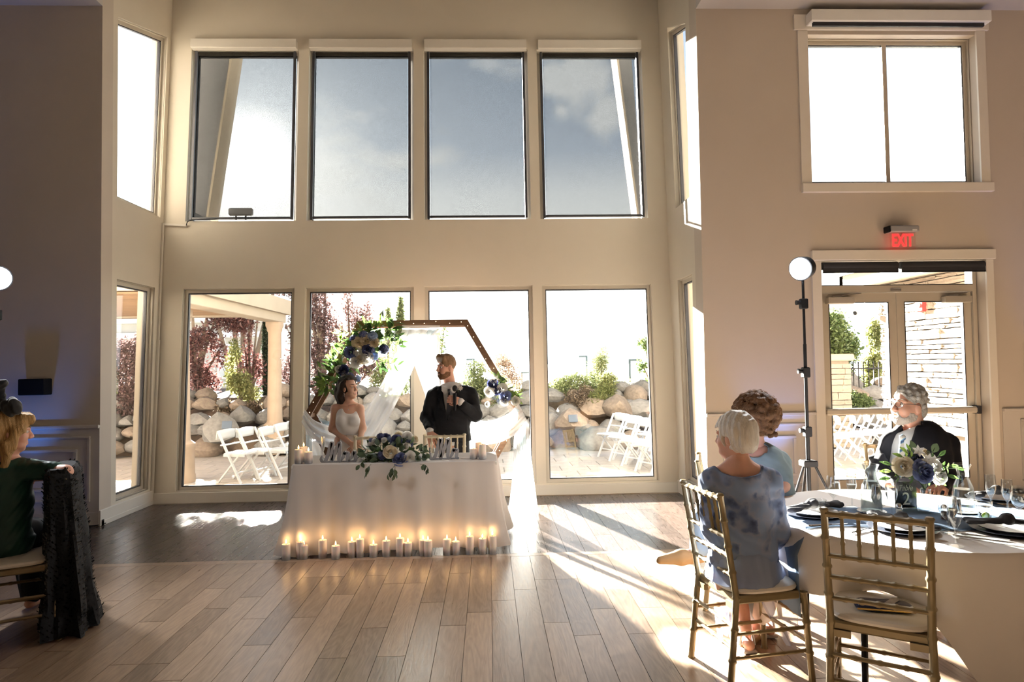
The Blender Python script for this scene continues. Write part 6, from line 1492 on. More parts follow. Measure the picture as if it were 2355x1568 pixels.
for (x0, y0, x1, y1, k) in ((2100, 1090, 2032, 1062, 'dark'), (2100, 1090, 2030, 1082, 'brt'), (2100, 1100, 2028, 1100, 'dark'), (2140, 1080, 2200, 1070, 'dark'), (2140, 1080, 2222, 1078, 'dark'), (2130, 1075, 2170, 1040, 'dark'), (2110, 1070, 2080, 1034, 'brt'), (2105, 1070, 2065, 1045, 'brt'), (2100, 1070, 2090, 1030, 'brt'), (2135, 1105, 2172, 1112, 'dark'), (2130, 1070, 2150, 1030, 'euc'), (2110, 1070, 2100, 1028, 'euc'), (2140, 1090, 2190, 1095, 'dark')):
    a, b = pv(x0, y0), pv(x1, y1, rnd.uniform(-.05, .05)); pts = curve_pts([Vector((p.x, p.y, TT+.12)), a, b], 8); MB().tube([q-va.location for q in pts], .0018, 5).build('stem', M_['stem'], va)
    d = (pts[-1]-pts[-3]).normalized(); leaf(va, k, pts[-2], d, .062, (rnd.uniform(-.3, .3), -1, .5))
    for j in (4, 6):
        for s in (-1, 1): leaf(va, k, pts[j], d*.7+Vector((-d.z, 0, d.x))*s, .036, (rnd.uniform(-.5, .5), -1, .4))
# ---------------------------------------------------------------- guest chairs
q = [atZ(1615, 1508, 0), atZ(1692, 1592, 0), atZ(1852, 1562, 0), atZ(1772, 1497, 0)]
c_ = (q[0]+q[1]+q[2]+q[3])/4; d_ = (q[2]+q[3]-q[0]-q[1]); rzl = math.atan2(d_.y, d_.x)-math.pi/2
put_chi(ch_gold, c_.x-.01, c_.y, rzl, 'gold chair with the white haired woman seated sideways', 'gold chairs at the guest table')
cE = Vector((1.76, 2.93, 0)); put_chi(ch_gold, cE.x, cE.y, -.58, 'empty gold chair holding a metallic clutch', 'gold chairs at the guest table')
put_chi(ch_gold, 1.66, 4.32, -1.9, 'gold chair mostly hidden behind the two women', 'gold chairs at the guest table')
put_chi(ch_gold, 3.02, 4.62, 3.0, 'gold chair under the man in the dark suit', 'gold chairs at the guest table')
# clutch
cl = empty('clutch_bag', (cE.x-.02, cE.y-.05, .49), -.30, 'navy and silver patent clutch with gold edge on the empty chair', 'bag')
o = cushion_mesh(.235, .11, .032, 0).build('bag_body', mat('navy_patent', (.02, .025, .06), .2, noise=.3, scale=20), cl)
MB().box((-.115, -.058, .008), (.115, -.050, .016), .003).build('gold_trim', mat('brass', (.75, .48, .15), .25, 1.0), cl, False)
mb = MB().prism([(-.02, -.052, .034), (.02, -.052, .034), (.09, .045, .036), (.05, .045, .036)], (0, 0, .002)); mb.build('silver_stripe', M_['chrome'], cl, False)
# ---------------------------------------------------------------- white haired woman
YL = 3.36
def Lq(x, y, dy=0.0): return atY(x, y, YL+dy)
ld = person((Lq(1705, 1300).x, YL, 0), 'white haired woman in a blue floral dress seen from behind')
hl = Head(Lq(1688, 1006, .03), (-.62, .78, -.08), (0, .05, 1), .93); nl_ = Lq(1698, 1078, .02)
S3 = hl.skin(.0045, nl_, .052)
U3 = Vol(*bbox([Lq(1610, 1060), Lq(1800, 1345), Lq(1700, 1200, .45), Lq(1700, 1200, -.16)], .04), .008)
U3.chain([Lq(1702, 1115), Lq(1705, 1190, .01), Lq(1708, 1270, .01), Lq(1710, 1325, .02)], [.135, .14, .145, .16], .05, ((0, 1, 0), .72)); U3.chain([Lq(1645, 1105), Lq(1698, 1085, .01), Lq(1762, 1105)], [.052, .06, .052], .04); U3.cap(hl.p(0, -.02, -.05), nl_, .05, .055, .03)
U3.chain([Lq(1638, 1112), Lq(1640, 1215, .05), Lq(1670, 1245, .28)], [.048, .040, .03], .03); U3.chain([Lq(1768, 1112), Lq(1782, 1225, .05), Lq(1770, 1250, .28)], [.048, .040, .03], .03)
hand_into(U3, Lq(1690, 1262, .33), (.5, .8, -.1), (0, 0, -1), 1, .4, .9, .05); hand_into(U3, Lq(1752, 1262, .33), (-.5, .8, -.1), (0, 0, -1), -1, .4, .9, .05)
L3 = Vol(*bbox([Lq(1640, 1340), Lq(1760, 1340, .5), Vector((Lq(1716, 1480).x, YL, 0)), Vector((Lq(1716, 1480).x, YL+.5, 0))], .09), .009)
kn = [Lq(1690, 1330, .40), Lq(1745, 1330, .40)]; fo = [atZ(1718, 1474, .055), atZ(1765, 1440, .055)]
for k in (0, 1): L3.chain([Lq(1690+30*k, 1330, .02), kn[k], fo[k]+Vector((0, .02, .06))], [.085, .058, .035], .03); L3.cap(fo[k]+Vector((0, -.03, -.01)), fo[k]+Vector((.0, .13, -.02)), .030, .026, .02)
figure_part('body', [S3, U3, L3], M_['skin2'], ld); hl.face(ld, (.5, .45, .4))
def floral():
    m, nt, N, L, b = nodes_of('blue_floral_fabric'); tc = N.new('ShaderNodeTexCoord'); v = N.new('ShaderNodeTexVoronoi'); v.inputs['Scale'].default_value = 16; v.feature = 'SMOOTH_F1'
    n1 = N.new('ShaderNodeTexNoise'); n1.inputs['Scale'].default_value = 9; n1.inputs['Detail'].default_value = 4; L.new(tc.outputs['Object'], n1.inputs['Vector'])
    mx = N.new('ShaderNodeMix'); mx.data_type = 'VECTOR'; mx.inputs['Factor'].default_value = .12; L.new(tc.outputs['Object'], mx.inputs['A']); L.new(n1.outputs['Color'], mx.inputs['B']); L.new(mx.outputs['Result'], v.inputs['Vector'])
    ad = N.new('ShaderNodeMath'); ad.operation = 'MULTIPLY_ADD'; ad.inputs[1].default_value = .9; L.new(n1.outputs['Fac'], ad.inputs[0]); L.new(v.outputs['Distance'], ad.inputs[2])
    r = N.new('ShaderNodeValToRGB'); L.new(ad.outputs[0], r.inputs[0]); e = r.color_ramp.elements; e[0].position = .45; e[0].color = (.030, .045, .11, 1); e[1].position = 1.0; e[1].color = (.17, .23, .38, 1); k = e.new(.68); k.color = (.085, .125, .24, 1); k = e.new(.85); k.color = (.21, .24, .35, 1)
    L.new(r.outputs[0], b.inputs['Base Color']); b.inputs['Roughness'].default_value = .8; bp = N.new('ShaderNodeBump'); bp.inputs['Strength'].default_value = .35; bp.inputs['Distance'].default_value = .008; L.new(ad.outputs[0], bp.inputs['Height']); L.new(bp.outputs[0], b.inputs['Normal']); return m
M_['floral'] = floral()
T3 = Vol(*bbox([Lq(1600, 1070), Lq(1815, 1320), Lq(1700, 1200, .4), Lq(1700, 1200, -.2)], .05), .0065)
T3.chain([Lq(1702, 1118), Lq(1703, 1190), Lq(1708, 1260), Lq(1710, 1300)], [.160, .164, .160, .176], .05, ((0, 1, 0), .76)); T3.chain([Lq(1642, 1105), Lq(1698, 1098, .01), Lq(1766, 1106)], [.062, .062, .062], .04)
T3.chain([Lq(1636, 1112), Lq(1638, 1210, .04), Lq(1650, 1232, .16)], [.060, .058, .055], .03); T3.chain([Lq(1770, 1112), Lq(1784, 1222, .03), Lq(1778, 1244, .16)], [.062, .066, .064], .03)
T3.ell(Lq(1698, 1062, -.03), (.125, .26, .070), None, .006, 'sub'); T3.plane(Lq(1708, 1312), (0, 0, -1), .004); T3.ripple(.0035, 34, 11); figure_part('dress_top', T3, M_['floral'], ld)
M_['skirt'] = sheer_mat('lavender_blue_chiffon', (.36, .42, .58), .93, .35)
K3 = Vol(*bbox([Lq(1630, 1290), Lq(1850, 1350), Lq(1760, 1300, .6), Lq(1700, 1300, -.22)], .05), .0075)
K3.chain([Lq(1708, 1300), Lq(1708, 1322, .0)], [.175, .185], .04, ((0, 1, 0), .85)); K3.cap(Lq(1690, 1318, .05), Lq(1690, 1325, .42), .11, .085, .04); K3.cap(Lq(1735, 1318, .05), Lq(1760, 1325, .42), .12, .09, .04); K3.cap(Lq(1760, 1318, .02), Lq(1815, 1334, .06), .075, .02, .06); K3.plane((0, 0, .478), (0, 0, -1), .003); K3.ripple(.004, 30, 12, (1, 1, .3)); figure_part('skirt', K3, M_['skirt'], ld)
# skirt panels hanging below the seat
mb = MB(); g = []
for (A, B_, Y0) in (([(1640, 1335), (1643, 1390), (1652, 1462)], [(1712, 1345), (1700, 1400), (1690, 1460)], YL+.30), ([(1735, 1345), (1765, 1410), (1812, 1488)], [(1838, 1330), (1842, 1390), (1836, 1452)], YL+.16)):
    a = curve_pts([atY(x, y, Y0) for x, y in A], 14); b = curve_pts([atY(x, y, Y0) for x, y in B_], 14); mb.sheet([[a[i].lerp(b[i], j/14)+Vector((0, .02*math.sin(j*1.4+i*.1), 0)) for j in range(15)] for i in range(15)])
mb_part(mb, 'skirt_hem', sheer_mat('sheer_lavender_hem', (.45, .50, .64), .55, .5), ld)
M_['hair_w'] = mat('silver_white_hair', (.70, .65, .58), .5, noise=.15, scale=30, stretch=(4, 4, .5), bump=.5, bscale=80)
Hl = Vol(hl.c-Vector((.16, .16, .15)), hl.c+Vector((.16, .16, .17)), .0045); Hl.ell(hl.p(0, -.022, .038), (.094, .112, .108), hl.M, .01); Hl.ell(hl.p(0, -.065, -.03), (.078, .062, .062), hl.M, .03)
Hl.wedge([(hl.p(0, .05, 0), -hl.f-hl.u*.1), (hl.p(0, 0, .06), hl.u)]); Hl.ell(hl.p(0, .10, -.03), (.075, .085, .09), hl.M, .008, 'sub')
for sd in (-1, 1): Hl.ell(hl.p(sd*.085, .006, -.03), (.026, .026, .038), hl.M, .006, 'sub')
Hl.plane(hl.p(0, -.05, -.082), -hl.u+hl.f*.1); Hl.ripple(.0022, 62, 13, (1, 1, .35)); figure_part('hair', Hl, M_['hair_w'], ld)
mb_part(MB().tube([nl_+Vector((.066*math.cos(a), .058*math.sin(a), .030-.012*math.sin(a))) for a in [i*math.pi/12 for i in range(24)]], .005, 6, closed=True), 'pearl_necklace', mat('pearl', (.80, .74, .64), .25), ld)
mb = MB()
for f_ in fo: mb.box((f_.x-.038, f_.y-.05, .004), (f_.x+.038, f_.y+.17, .024), .006); mb.tube([f_+Vector((-.04, 0, -.02)), f_+Vector((-.03, 0, .045)), f_+Vector((.03, 0, .045)), f_+Vector((.04, 0, -.02))], .009, 6)
mb_part(mb, 'sandals', mat('silver_sandal', (.62, .60, .58), .35, .5), ld)
# ---------------------------------------------------------------- curly haired woman
YW = 4.22
def Cq(x, y, dy=0.0): return atY(x, y, YW+dy)
cw = person((Cq(1755, 1200).x, YW, 0), 'curly haired woman in a grey-blue tee with crossed legs')
hc = Head(Cq(1724, 968, 0), (-.86, .42, -.12), (0, 0, 1), .95); nc = Cq(1742, 1040, .02)
S4 = hc.skin(.005, nc, .052)
U4 = Vol(*bbox([Cq(1690, 1020), Cq(1840, 1260), Cq(1760, 1100, .3), Cq(1760, 1100, -.3)], .05), .009)
hp4 = Vector((Cq(1760, 1200).x, YW, .56))
U4.chain([Cq(1752, 1066), Cq(1760, 1110), Cq(1765, 1160), hp4], [.125, .135, .14, .15], .05, ((.5, .8, 0), .8)); U4.chain([Cq(1705, 1056, -.02), Cq(1748, 1046), Cq(1795, 1060, .02)], [.05, .055, .05], .03)
U4.chain([Cq(1797, 1062, .0), Cq(1800, 1118, -.10), Cq(1772, 1140, -.26)], [.046, .038, .028], .03); U4.chain([Cq(1700, 1062, .0), Cq(1695, 1120, -.02), Cq(1720, 1140, -.22)], [.046, .038, .028], .03)
hand_into(U4, Cq(1755, 1143, -.30), (-.8, -.5, 0), (0, 0, -1), 1, .35, .9, .05); hand_into(U4, Cq(1732, 1143, -.27), (.7, -.6, 0), (0, 0, -1), -1, .35, .9, .05)
kA, aA, tA = Vector((1.30, 3.98, .62)), atY(1607, 1272, 3.86), atY(1525, 1286, 3.84); kB, aB = Vector((1.38, 3.82, .52)), atZ(1738, 1432, .10)
L4 = Vol(*bbox([hp4, kA, aA, tA, kB, aB, aB-Vector((0, .2, .1))], .10), .009)
L4.chain([hp4, kA, aA], [.09, .065, .036], .03); L4.chain([aA, aA.lerp(tA, .5), tA], [.034, .034, .022], .015); L4.chain([hp4, kB, aB], [.09, .065, .036], .03); L4.cap(aB-Vector((0, 0, .04)), aB+Vector((-.10, -.10, -.06)), .034, .025, .02)
figure_part('body', [S4, U4, L4], M_['skin2'], cw); hc.face(cw, (.15, .09, .05))
M_['tee'] = mat('grey_blue_jersey', (.15, .195, .21), .85, noise=.06, scale=12, bump=.1, bscale=20)
T4 = Vol(*bbox([Cq(1680, 1025), Cq(1850, 1230), Cq(1760, 1100, .25), Cq(1760, 1100, -.25)], .05), .0075)
T4.chain([Cq(1754, 1066), Cq(1762, 1110), Cq(1768, 1160), Cq(1770, 1200)], [.142, .150, .158, .168], .05, ((.5, .8, 0), .85)); T4.chain([Cq(1703, 1056, -.02), Cq(1750, 1048), Cq(1795, 1060, .02)], [.058, .060, .060], .03); T4.cap(Cq(1797, 1062), Cq(1800, 1100, -.07), .060, .054, .03); T4.cap(Cq(1700, 1062), Cq(1697, 1098, -.01), .058, .054, .03)
T4.ell(Cq(1738, 1036, -.02), (.082, .082, .050), None, .006, 'sub'); T4.ripple(.0025, 26, 14); figure_part('tee_shirt', T4, M_['tee'], cw)
P4 = Vol(*bbox([hp4, kA, aA, kB, aB], .13), .009); P4.chain([hp4, kA, aA.lerp(kA, .10)], [.11, .083, .058], .04); P4.chain([hp4, kB, aB.lerp(kB, .15)], [.11, .083, .058], .04); P4.cap(hp4-Vector((.08, 0, 0)), hp4+Vector((.08, 0, 0)), .13, .13, .05); figure_part('trousers', P4, mat('pale_blue_trousers', (.34, .42, .46), .8, noise=.05), cw)
M_['loafer'] = mat('tan_suede', (.36, .21, .085), .75, noise=.1)
dA = (tA-aA).normalized(); F4 = Vol(*bbox([aA, tA, aB, aB+Vector((-.15, -.15, -.1))], .07), .006)
F4.chain([aA-dA*.01-Vector((0, 0, .014)), aA.lerp(tA, .5)-Vector((0, 0, .006)), tA+dA*.02], [.043, .044, .024], .02); F4.cap(aA+Vector((.03, 0, .05)), aA.lerp(tA, .22)+Vector((0, 0, .055)), .044, .036, .008, None, 'sub'); figure_part('loafer', F4, M_['loafer'], cw); F4 = Vol(*bbox([aB, aB+Vector((-.15, -.15, -.1))], .07), .006); F4.chain([aB-Vector((-.02, -.02, .06)), aB+Vector((-.12, -.12, -.075))], [.040, .022], .02); F4.plane((0, 0, .004), (0, 0, -1)); figure_part('loafer', F4, M_['loafer'], cw)
mb = MB(); bp0 = aA.lerp(tA, .48)+Vector((0, -.01, .012)); mb.ell(bp0+Vector((0, -.01, .008)), (.018, .012, .014), 8, 6); mb.tube([bp0, bp0+Vector((-.002, -.03, -.035))], [.008, .006], 6); mb.tube([bp0, bp0+Vector((.015, -.032, -.03))], [.008, .006], 6); mb_part(mb, 'shoe_bow', M_['loafer'], cw)
M_['hair_c'] = mat('curly_brown_hair', (.12, .058, .026), .7, spec=.12, noise=.5, scale=30, bump=.6, bscale=60)
H4 = Vol(hc.c-Vector((.22, .20, .22)), hc.c+Vector((.24, .20, .24)), .006); H4.ell(hc.p(0, -.04, .045), (.095, .115, .11), hc.M, .01); rs = random.Random(5)
for k in range(430):
    d = Vector((rs.gauss(0, 1), rs.gauss(0, 1), rs.gauss(.1, 1))).normalized(); cc = hc.p(0, -.05, .045)+Vector((d.x*.132, d.y*.13, d.z*.128)); H4.ell(cc, (rs.uniform(.016, .03),)*3, None, .005)
for k in range(160):
    t = rs.random(); cc = hc.p(max(-.09, min(.09, rs.gauss(0, .05))), -.10-.02*t, .02-.13*t)+Vector((rs.gauss(0, .012), rs.gauss(0, .012), 0)); H4.ell(cc, (rs.uniform(.010, .017),)*3, None, .004)
H4.ell(hc.p(0, .10, -.02), (.07, .08, .10), hc.M, .006, 'sub'); figure_part('hair', H4, M_['hair_c'], cw)
mb = MB()
for k in range(420):
    d = Vector((rs.gauss(0, 1), rs.gauss(0, 1), rs.gauss(.3, 1))).normalized(); c0 = hc.p(0, -.05, .045)+d*rs.uniform(.125, .155); t1 = d.orthogonal().normalized(); t1 = (t1*math.cos(k)+d.cross(t1)*math.sin(k)); t2 = d.cross(t1); r_ = rs.uniform(.006, .012)
    mb.tube([c0+(t1*math.cos(a)+d*math.sin(a)*.8)*r_*1.4+t2*a*.004 for a in [i*1.0 for i in range(8)]], .0011, 3, caps=False)
mb_part(mb, 'flyaway_curls', leaf_mat('backlit_curls', (.20, .10, .045), (.40, .22, .10), .5, 20), cw)
# ---------------------------------------------------------------- man with glasses
YM = 4.50
def Mq(x, y, dy=0.0): return atY(x, y, YM+dy)
mn = person((Mq(2110, 1100).x, YM, 0), 'grey haired man with glasses in a dark suit and striped tie')
hm = Head(Mq(2088, 934, 0), (-.97, -.22, .08), (.06, 0, 1), 1.13); nm = Mq(2108, 1000, .04)
S5 = hm.skin(.0048, nm, .062, jaw=1.12, nose=1.15)
hp5 = Vector((Mq(2110, 1150).x, YM+.05, .58)); kn5 = [hp5+Vector((-.16, -.42, -.04)), hp5+Vector((.16, -.42, -.04))]; an5 = [Vector((k.x, k.y+.02, .10)) for k in kn5]
L5 = Vol(*bbox([hp5+Vector((0, 0, .45))]+kn5+an5+[an5[0]-Vector((0, .2, .1)), hp5+Vector((.3, .1, 0)), hp5-Vector((.3, 0, 0))], .12), .012)
L5.chain([Mq(2112, 1030), Mq(2112, 1090), hp5], [.15, .16, .16], .05, ((0, 1, 0), .8))
for k in (0, 1): L5.chain([hp5, kn5[k], an5[k]], [.10, .07, .045], .03); L5.cap(an5[k]-Vector((0, 0, .05)), an5[k]-Vector((0, .16, .06)), .04, .035, .02)
sA5, eA5, wA5 = Mq(2050, 1025, 0), Mq(2025, 1085, -.04), Mq(2050, 1115, -.24); sB5, eB5, wB5 = Mq(2176, 1025, 0), Mq(2190, 1092, -.02), Mq(2160, 1118, -.22)
HM = Vol(*bbox([wA5, wA5+Vector((.12, -.1, 0)), wB5, wB5+Vector((-.12, -.1, 0))], .09), .005); hand_into(HM, wA5, (.7, -.6, 0), (0, 0, -1), -1, .3, 1.05, .05); hand_into(HM, wB5, (-.7, -.6, 0), (0, 0, -1), 1, .3, 1.05, .05)
figure_part('body', [S5, L5, HM], M_['skin2'], mn); hm.face(mn, (.4, .36, .32))
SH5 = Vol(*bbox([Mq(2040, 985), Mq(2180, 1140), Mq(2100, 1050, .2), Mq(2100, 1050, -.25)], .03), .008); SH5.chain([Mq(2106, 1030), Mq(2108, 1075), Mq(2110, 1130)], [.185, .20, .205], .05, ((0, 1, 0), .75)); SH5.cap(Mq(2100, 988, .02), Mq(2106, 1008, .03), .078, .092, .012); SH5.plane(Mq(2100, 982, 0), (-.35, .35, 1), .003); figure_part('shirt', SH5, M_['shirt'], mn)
J5 = Vol(*bbox([Mq(2005, 980), Mq(2215, 1150), Mq(2100, 1050, .25), Mq(2100, 1050, -.38)], .04), .0085)
J5.chain([Mq(2112, 1032), Mq(2112, 1080), Mq(2114, 1140)], [.215, .225, .235], .05, ((0, 1, 0), .74)); J5.chain([Mq(2050, 1018), Mq(2108, 1004, .03), Mq(2176, 1018)], [.066, .078, .068], .04); J5.chain([sA5, eA5, wA5], [.080, .066, .05], .03); J5.chain([sB5, eB5, wB5], [.082, .068, .05], .03)
J5.cap(Mq(2098, 985, .0), Mq(2106, 1006, .02), .080, .090, .008, None, 'sub')
vb5 = Mq(2068, 1105, -.16); vl5, vr5 = Mq(2040, 985, -.16), Mq(2122, 985, -.16); n1_ = vl5-vb5; n2_ = vr5-vb5  # opened wide: white shirt stands in for the jacket's sunlit front
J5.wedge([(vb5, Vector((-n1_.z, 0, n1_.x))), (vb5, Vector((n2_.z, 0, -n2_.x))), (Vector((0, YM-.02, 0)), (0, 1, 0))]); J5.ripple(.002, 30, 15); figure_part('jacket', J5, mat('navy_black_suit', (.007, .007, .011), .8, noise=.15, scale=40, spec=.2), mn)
P5 = Vol(*bbox([hp5]+kn5+an5, .15), .012)
for k in (0, 1): P5.chain([hp5, kn5[k], an5[k]], [.125, .09, .07], .03)
figure_part('trousers', P5, D.materials['navy_black_suit'], mn)
def stripe_tie():
    m, nt, N, L, b = nodes_of('striped_tie'); tc = N.new('ShaderNodeTexCoord'); w = N.new('ShaderNodeTexWave'); w.inputs['Scale'].default_value = 9; w.inputs['Distortion'].default_value = 0; w.bands_direction = 'DIAGONAL'; mp = N.new('ShaderNodeMapping'); mp.inputs['Rotation'].default_value = (0, 1.2, 0); L.new(tc.outputs['Object'], mp.inputs[0]); L.new(mp.outputs[0], w.inputs['Vector']); r = N.new('ShaderNodeValToRGB'); r.color_ramp.interpolation = 'CONSTANT'; L.new(w.outputs['Fac'], r.inputs[0]); e = r.color_ramp.elements; e[0].color = (.60, .60, .58, 1); e[1].position = .62; e[1].color = (.10, .24, .36, 1); k = e.new(.85); k.color = (.03, .06, .14, 1); L.new(r.outputs[0], b.inputs['Base Color']); b.inputs['Roughness'].default_value = .5; return m
mb = MB(); cy = lambda x, y: atY(x, y, YM-.172)
mb.prism([cy(*q_) for q_ in ((2070, 1001), (2082, 1003), (2079, 1012), (2083, 1080), (2073, 1100), (2064, 1078), (2071, 1012))], (0, .012, 0)); mb.ell(cy(2076, 1006), (.022, .016, .022), 8, 6); mb_part(mb, 'tie', stripe_tie(), mn)
M_['hair_m'] = mat('grey_hair', (.30, .275, .245), .6, noise=.35, scale=50, bump=.6, bscale=90)
H5 = Vol(hm.c-Vector((.2, .2, .19)), hm.c+Vector((.2, .2, .21)), .005); H5.ell(hm.p(0, -.020, .045), tuple(1.13*v for v in (.080, .098, .094)), hm.M, .01); H5.ell(hm.p(0, -.07, -.02), (.07, .06, .075), hm.M, .02); rs = random.Random(9)
for k in range(120):
    d = Vector((rs.gauss(0, 1), rs.gauss(-.3, 1), rs.gauss(.4, 1))).normalized(); cc = hm.p(d.x*.078, -.02+d.y*.096, .045+d.z*.092); H5.ell(cc, (rs.uniform(.012, .02),)*3, None, .006)
H5.wedge([(hm.p(0, .045, 0), -hm.f+hm.u*.35), (hm.p(0, 0, .098), hm.u-hm.f*.2)]); H5.wedge([(hm.p(0, 0, -.005), hm.u), (hm.p(0, -.015, 0), -hm.f)]); H5.plane(hm.p(0, -.05, -.085), -hm.u+hm.f*.1)
for sd in (-1, 1): H5.ell(hm.p(sd*.080, .0, -.012), (.024, .028, .045), hm.M, .006, 'sub')
figure_part('hair', H5, M_['hair_m'], mn)
Bd = beard_from(S5, hm, .003, .036); Bd.ripple(.0007, 150, 3); figure_part('beard', Bd, mat('grey_beard', (.46, .40, .35), .8, bump=.5, bscale=150), mn)
mb = MB()
for sd in (-1, 1):
    c0 = hm.p(sd*.033, .106, .008); mb.tube([c0+(hm.r*.027*math.cos(a)+hm.u*.018*math.sin(a)+hm.f*(-.006*abs(math.cos(a))*(1 if math.cos(a)*sd > 0 else 0)))*1.13 for a in [i*math.pi/10 for i in range(20)]], .0024, 5, closed=True); mb.tube([hm.p(sd*.060, .098, .014), hm.p(sd*.078, .06, .016), hm.p(sd*.083, -.005, .012), hm.p(sd*.080, -.02, -.008)], .0025, 5)
mb.tube([hm.p(-.008, .112, .012), hm.p(.008, .112, .012)], .002, 5); mb_part(mb, 'glasses', mat('dark_tortoise_frame', (.03, .018, .012), .3), mn)
# dark jacket hung on the man's chair corner
p = Mq(2012, 1055, .02); S = Vol(*bbox([p, p+Vector((0, 0, -.3))], .09), .007); S.chain([p, p+Vector((-.01, 0, -.10)), p+Vector((.0, 0, -.25))], [.028, .045, .05], .02); S.cap(p, p+Vector((.09, 0, -.02)), .026, .02, .02); S.ripple(.004, 45, 4)
o = link('jacket', vols_mesh('jacket', [S], M_['suit'])); tag(o, 'black jacket slung over a chair corner beside the man', 'jacket')
# ---------------------------------------------------------------- left side: guest in green
YE = 4.15
def Eq(x, y, dy=0.0): return atY(x, y, YE+dy)
chL = copy_tree(ch_gold); tag(chL, 'gold chair draped with a black sequin jacket near the taupe wall', 'chair', 'gold chairs of the hall'); cL = Vector((Eq(48, 1200).x, 4.12, 0)); chL.location = cL; chL.rotation_euler = (0, 0, math.pi/2+.45)
gw = person((Eq(10, 1200).x, YE, 0), 'blonde woman in dark green top resting an elbow on a chair back')
he = Head(Eq(26, 994, 0), (.80, .55, -.12), (0, 0, 1), .98); ne = Eq(18, 1058, .0)
S6 = he.skin(.005, ne, .05)
hp6 = Vector((Eq(0, 1300).x, YE, .56)); kn6 = [hp6+Vector((-.1, .42, -.04)), hp6+Vector((.12, .44, -.04))]; an6 = [Vector((k.x, k.y+.02, .1)) for k in kn6]
s6a, e6a, w6a = Eq(66, 1078, 0), Eq(150, 1085, -.06), Eq(75, 1098, .16); s6b, e6b, w6b = Eq(-45, 1080, 0), Eq(-55, 1180, .05), Eq(-20, 1220, .26)
U6 = Vol(*bbox([Eq(-70, 1040), Eq(165, 1320), hp6, w6b+Vector((0, .2, 0)), Eq(0, 1100, -.3)]+kn6+an6+[an6[1]+Vector((0, .2, -.1))], .08), .0095)
U6.chain([Eq(10, 1095), Eq(5, 1160), Eq(0, 1240), hp6], [.125, .13, .135, .15], .05, ((-.3, 1, 0), .78)); U6.chain([s6a, Eq(15, 1068), s6b], [.05, .055, .05], .03); U6.cap(he.p(0, -.02, -.05), ne, .048, .054, .03)
U6.chain([s6a, e6a, w6a], [.046, .040, .028], .02); U6.chain([s6b, e6b, w6b], [.046, .038, .028], .03)
hand_into(U6, w6a, (-.6, .6, -.2), (0, 0, -1), 1, .3, .9, .05); hand_into(U6, w6b, (.3, .9, -.1), (0, 0, -1), 1, .3, .9, .05)
for k in (0, 1): U6.chain([hp6, kn6[k], an6[k]], [.09, .06, .038], .03); U6.cap(an6[k]-Vector((0, .03, .06)), an6[k]+Vector((0, .13, -.07)), .032, .028, .02)
figure_part('body', [S6, U6], M_['skin2'], gw); he.face(gw, (.3, .2, .1), lips=(.5, .2, .18))
T6 = Vol(*bbox([Eq(-80, 1040), Eq(140, 1330), Eq(0, 1100, .25), Eq(0, 1100, -.28)], .05), .008); T6.chain([Eq(10, 1096), Eq(5, 1160), Eq(0, 1240), hp6], [.145, .15, .155, .17], .05, ((-.3, 1, 0), .82)); T6.chain([s6a, Eq(15, 1070), s6b], [.060, .058, .060], .03); T6.cap(s6a, s6a.lerp(e6a, .66), .064, .062, .02); T6.cap(s6b, s6b.lerp(e6b, .6), .062, .058, .03); T6.ripple(.004, 30, 21); T6.ell(Eq(18, 1046), (.08, .10, .045), None, .006, 'sub')
figure_part('top', T6, mat('dark_green_satin', (.006, .045, .032), .5, noise=.2, scale=12), gw)
P6 = Vol(*bbox([hp6]+kn6+an6, .15), .012)
for k in (0, 1): P6.chain([hp6, kn6[k], an6[k]], [.125, .085, .065], .03)
figure_part('trousers', P6, M_['suit'], gw)
M_['hair_y'] = mat('honey_blonde_hair', (.40, .25, .105), .55, spec=.2, noise=.4, scale=26, stretch=(5, 5, .5), bump=.5, bscale=70)
H6 = Vol(he.c-Vector((.2, .19, .30)), he.c+Vector((.2, .19, .17)), .0052); H6.ell(he.p(0, -.02, .042), (.086, .106, .104), he.M, .01)
for sd in (-1, 1): H6.chain([he.p(sd*.05, .06, .10), he.p(sd*.078, .035, .03), he.p(sd*.080, .0, -.08), he.p(sd*.075, -.01, -.20)], [.028, .026, .032, .022], .03)
H6.chain([he.p(0, -.08, .02), he.p(0, -.11, -.10), he.p(0, -.10, -.24)], [.08, .08, .06], .04); H6.chain([he.p(-.05, .082, .085), he.p(.05, .082, .085)], [.026, .026], .03); H6.ell(he.p(0, .105, -.03), (.058, .075, .095), he.M, .008, 'sub'); H6.ripple(.003, 55, 22, (1, 1, .3)); figure_part('hair', H6, M_['hair_y'], gw)
bw_ = empty('hair_bow', Eq(20, 938, -.05), 0, 'large black velvet bow in the blonde hair', 'bow'); M_['velvet'] = mat('black_velvet', (.008, .008, .009), .9, sheen=.3)
for (x, y, a, b, c_2) in ((28, 936, .055, .045, .058), (-4, 884, .045, .035, .030), (-12, 930, .05, .04, .06)):
    S = Vol(*bbox([Eq(x, y, -.05)], .1), .006); S.ell(Eq(x, y, -.05), (a, b, c_2), None, .01); S.cap(Eq(x, y, -.05), Eq(8, 925, -.05), .03, .02, .03); S.ripple(.004, 50, x+40); o = link('bow_loop', vols_mesh('bow_loop', [S], M_['velvet']), bw_); o.matrix_parent_inverse = Matrix.Translation(-bw_.location)
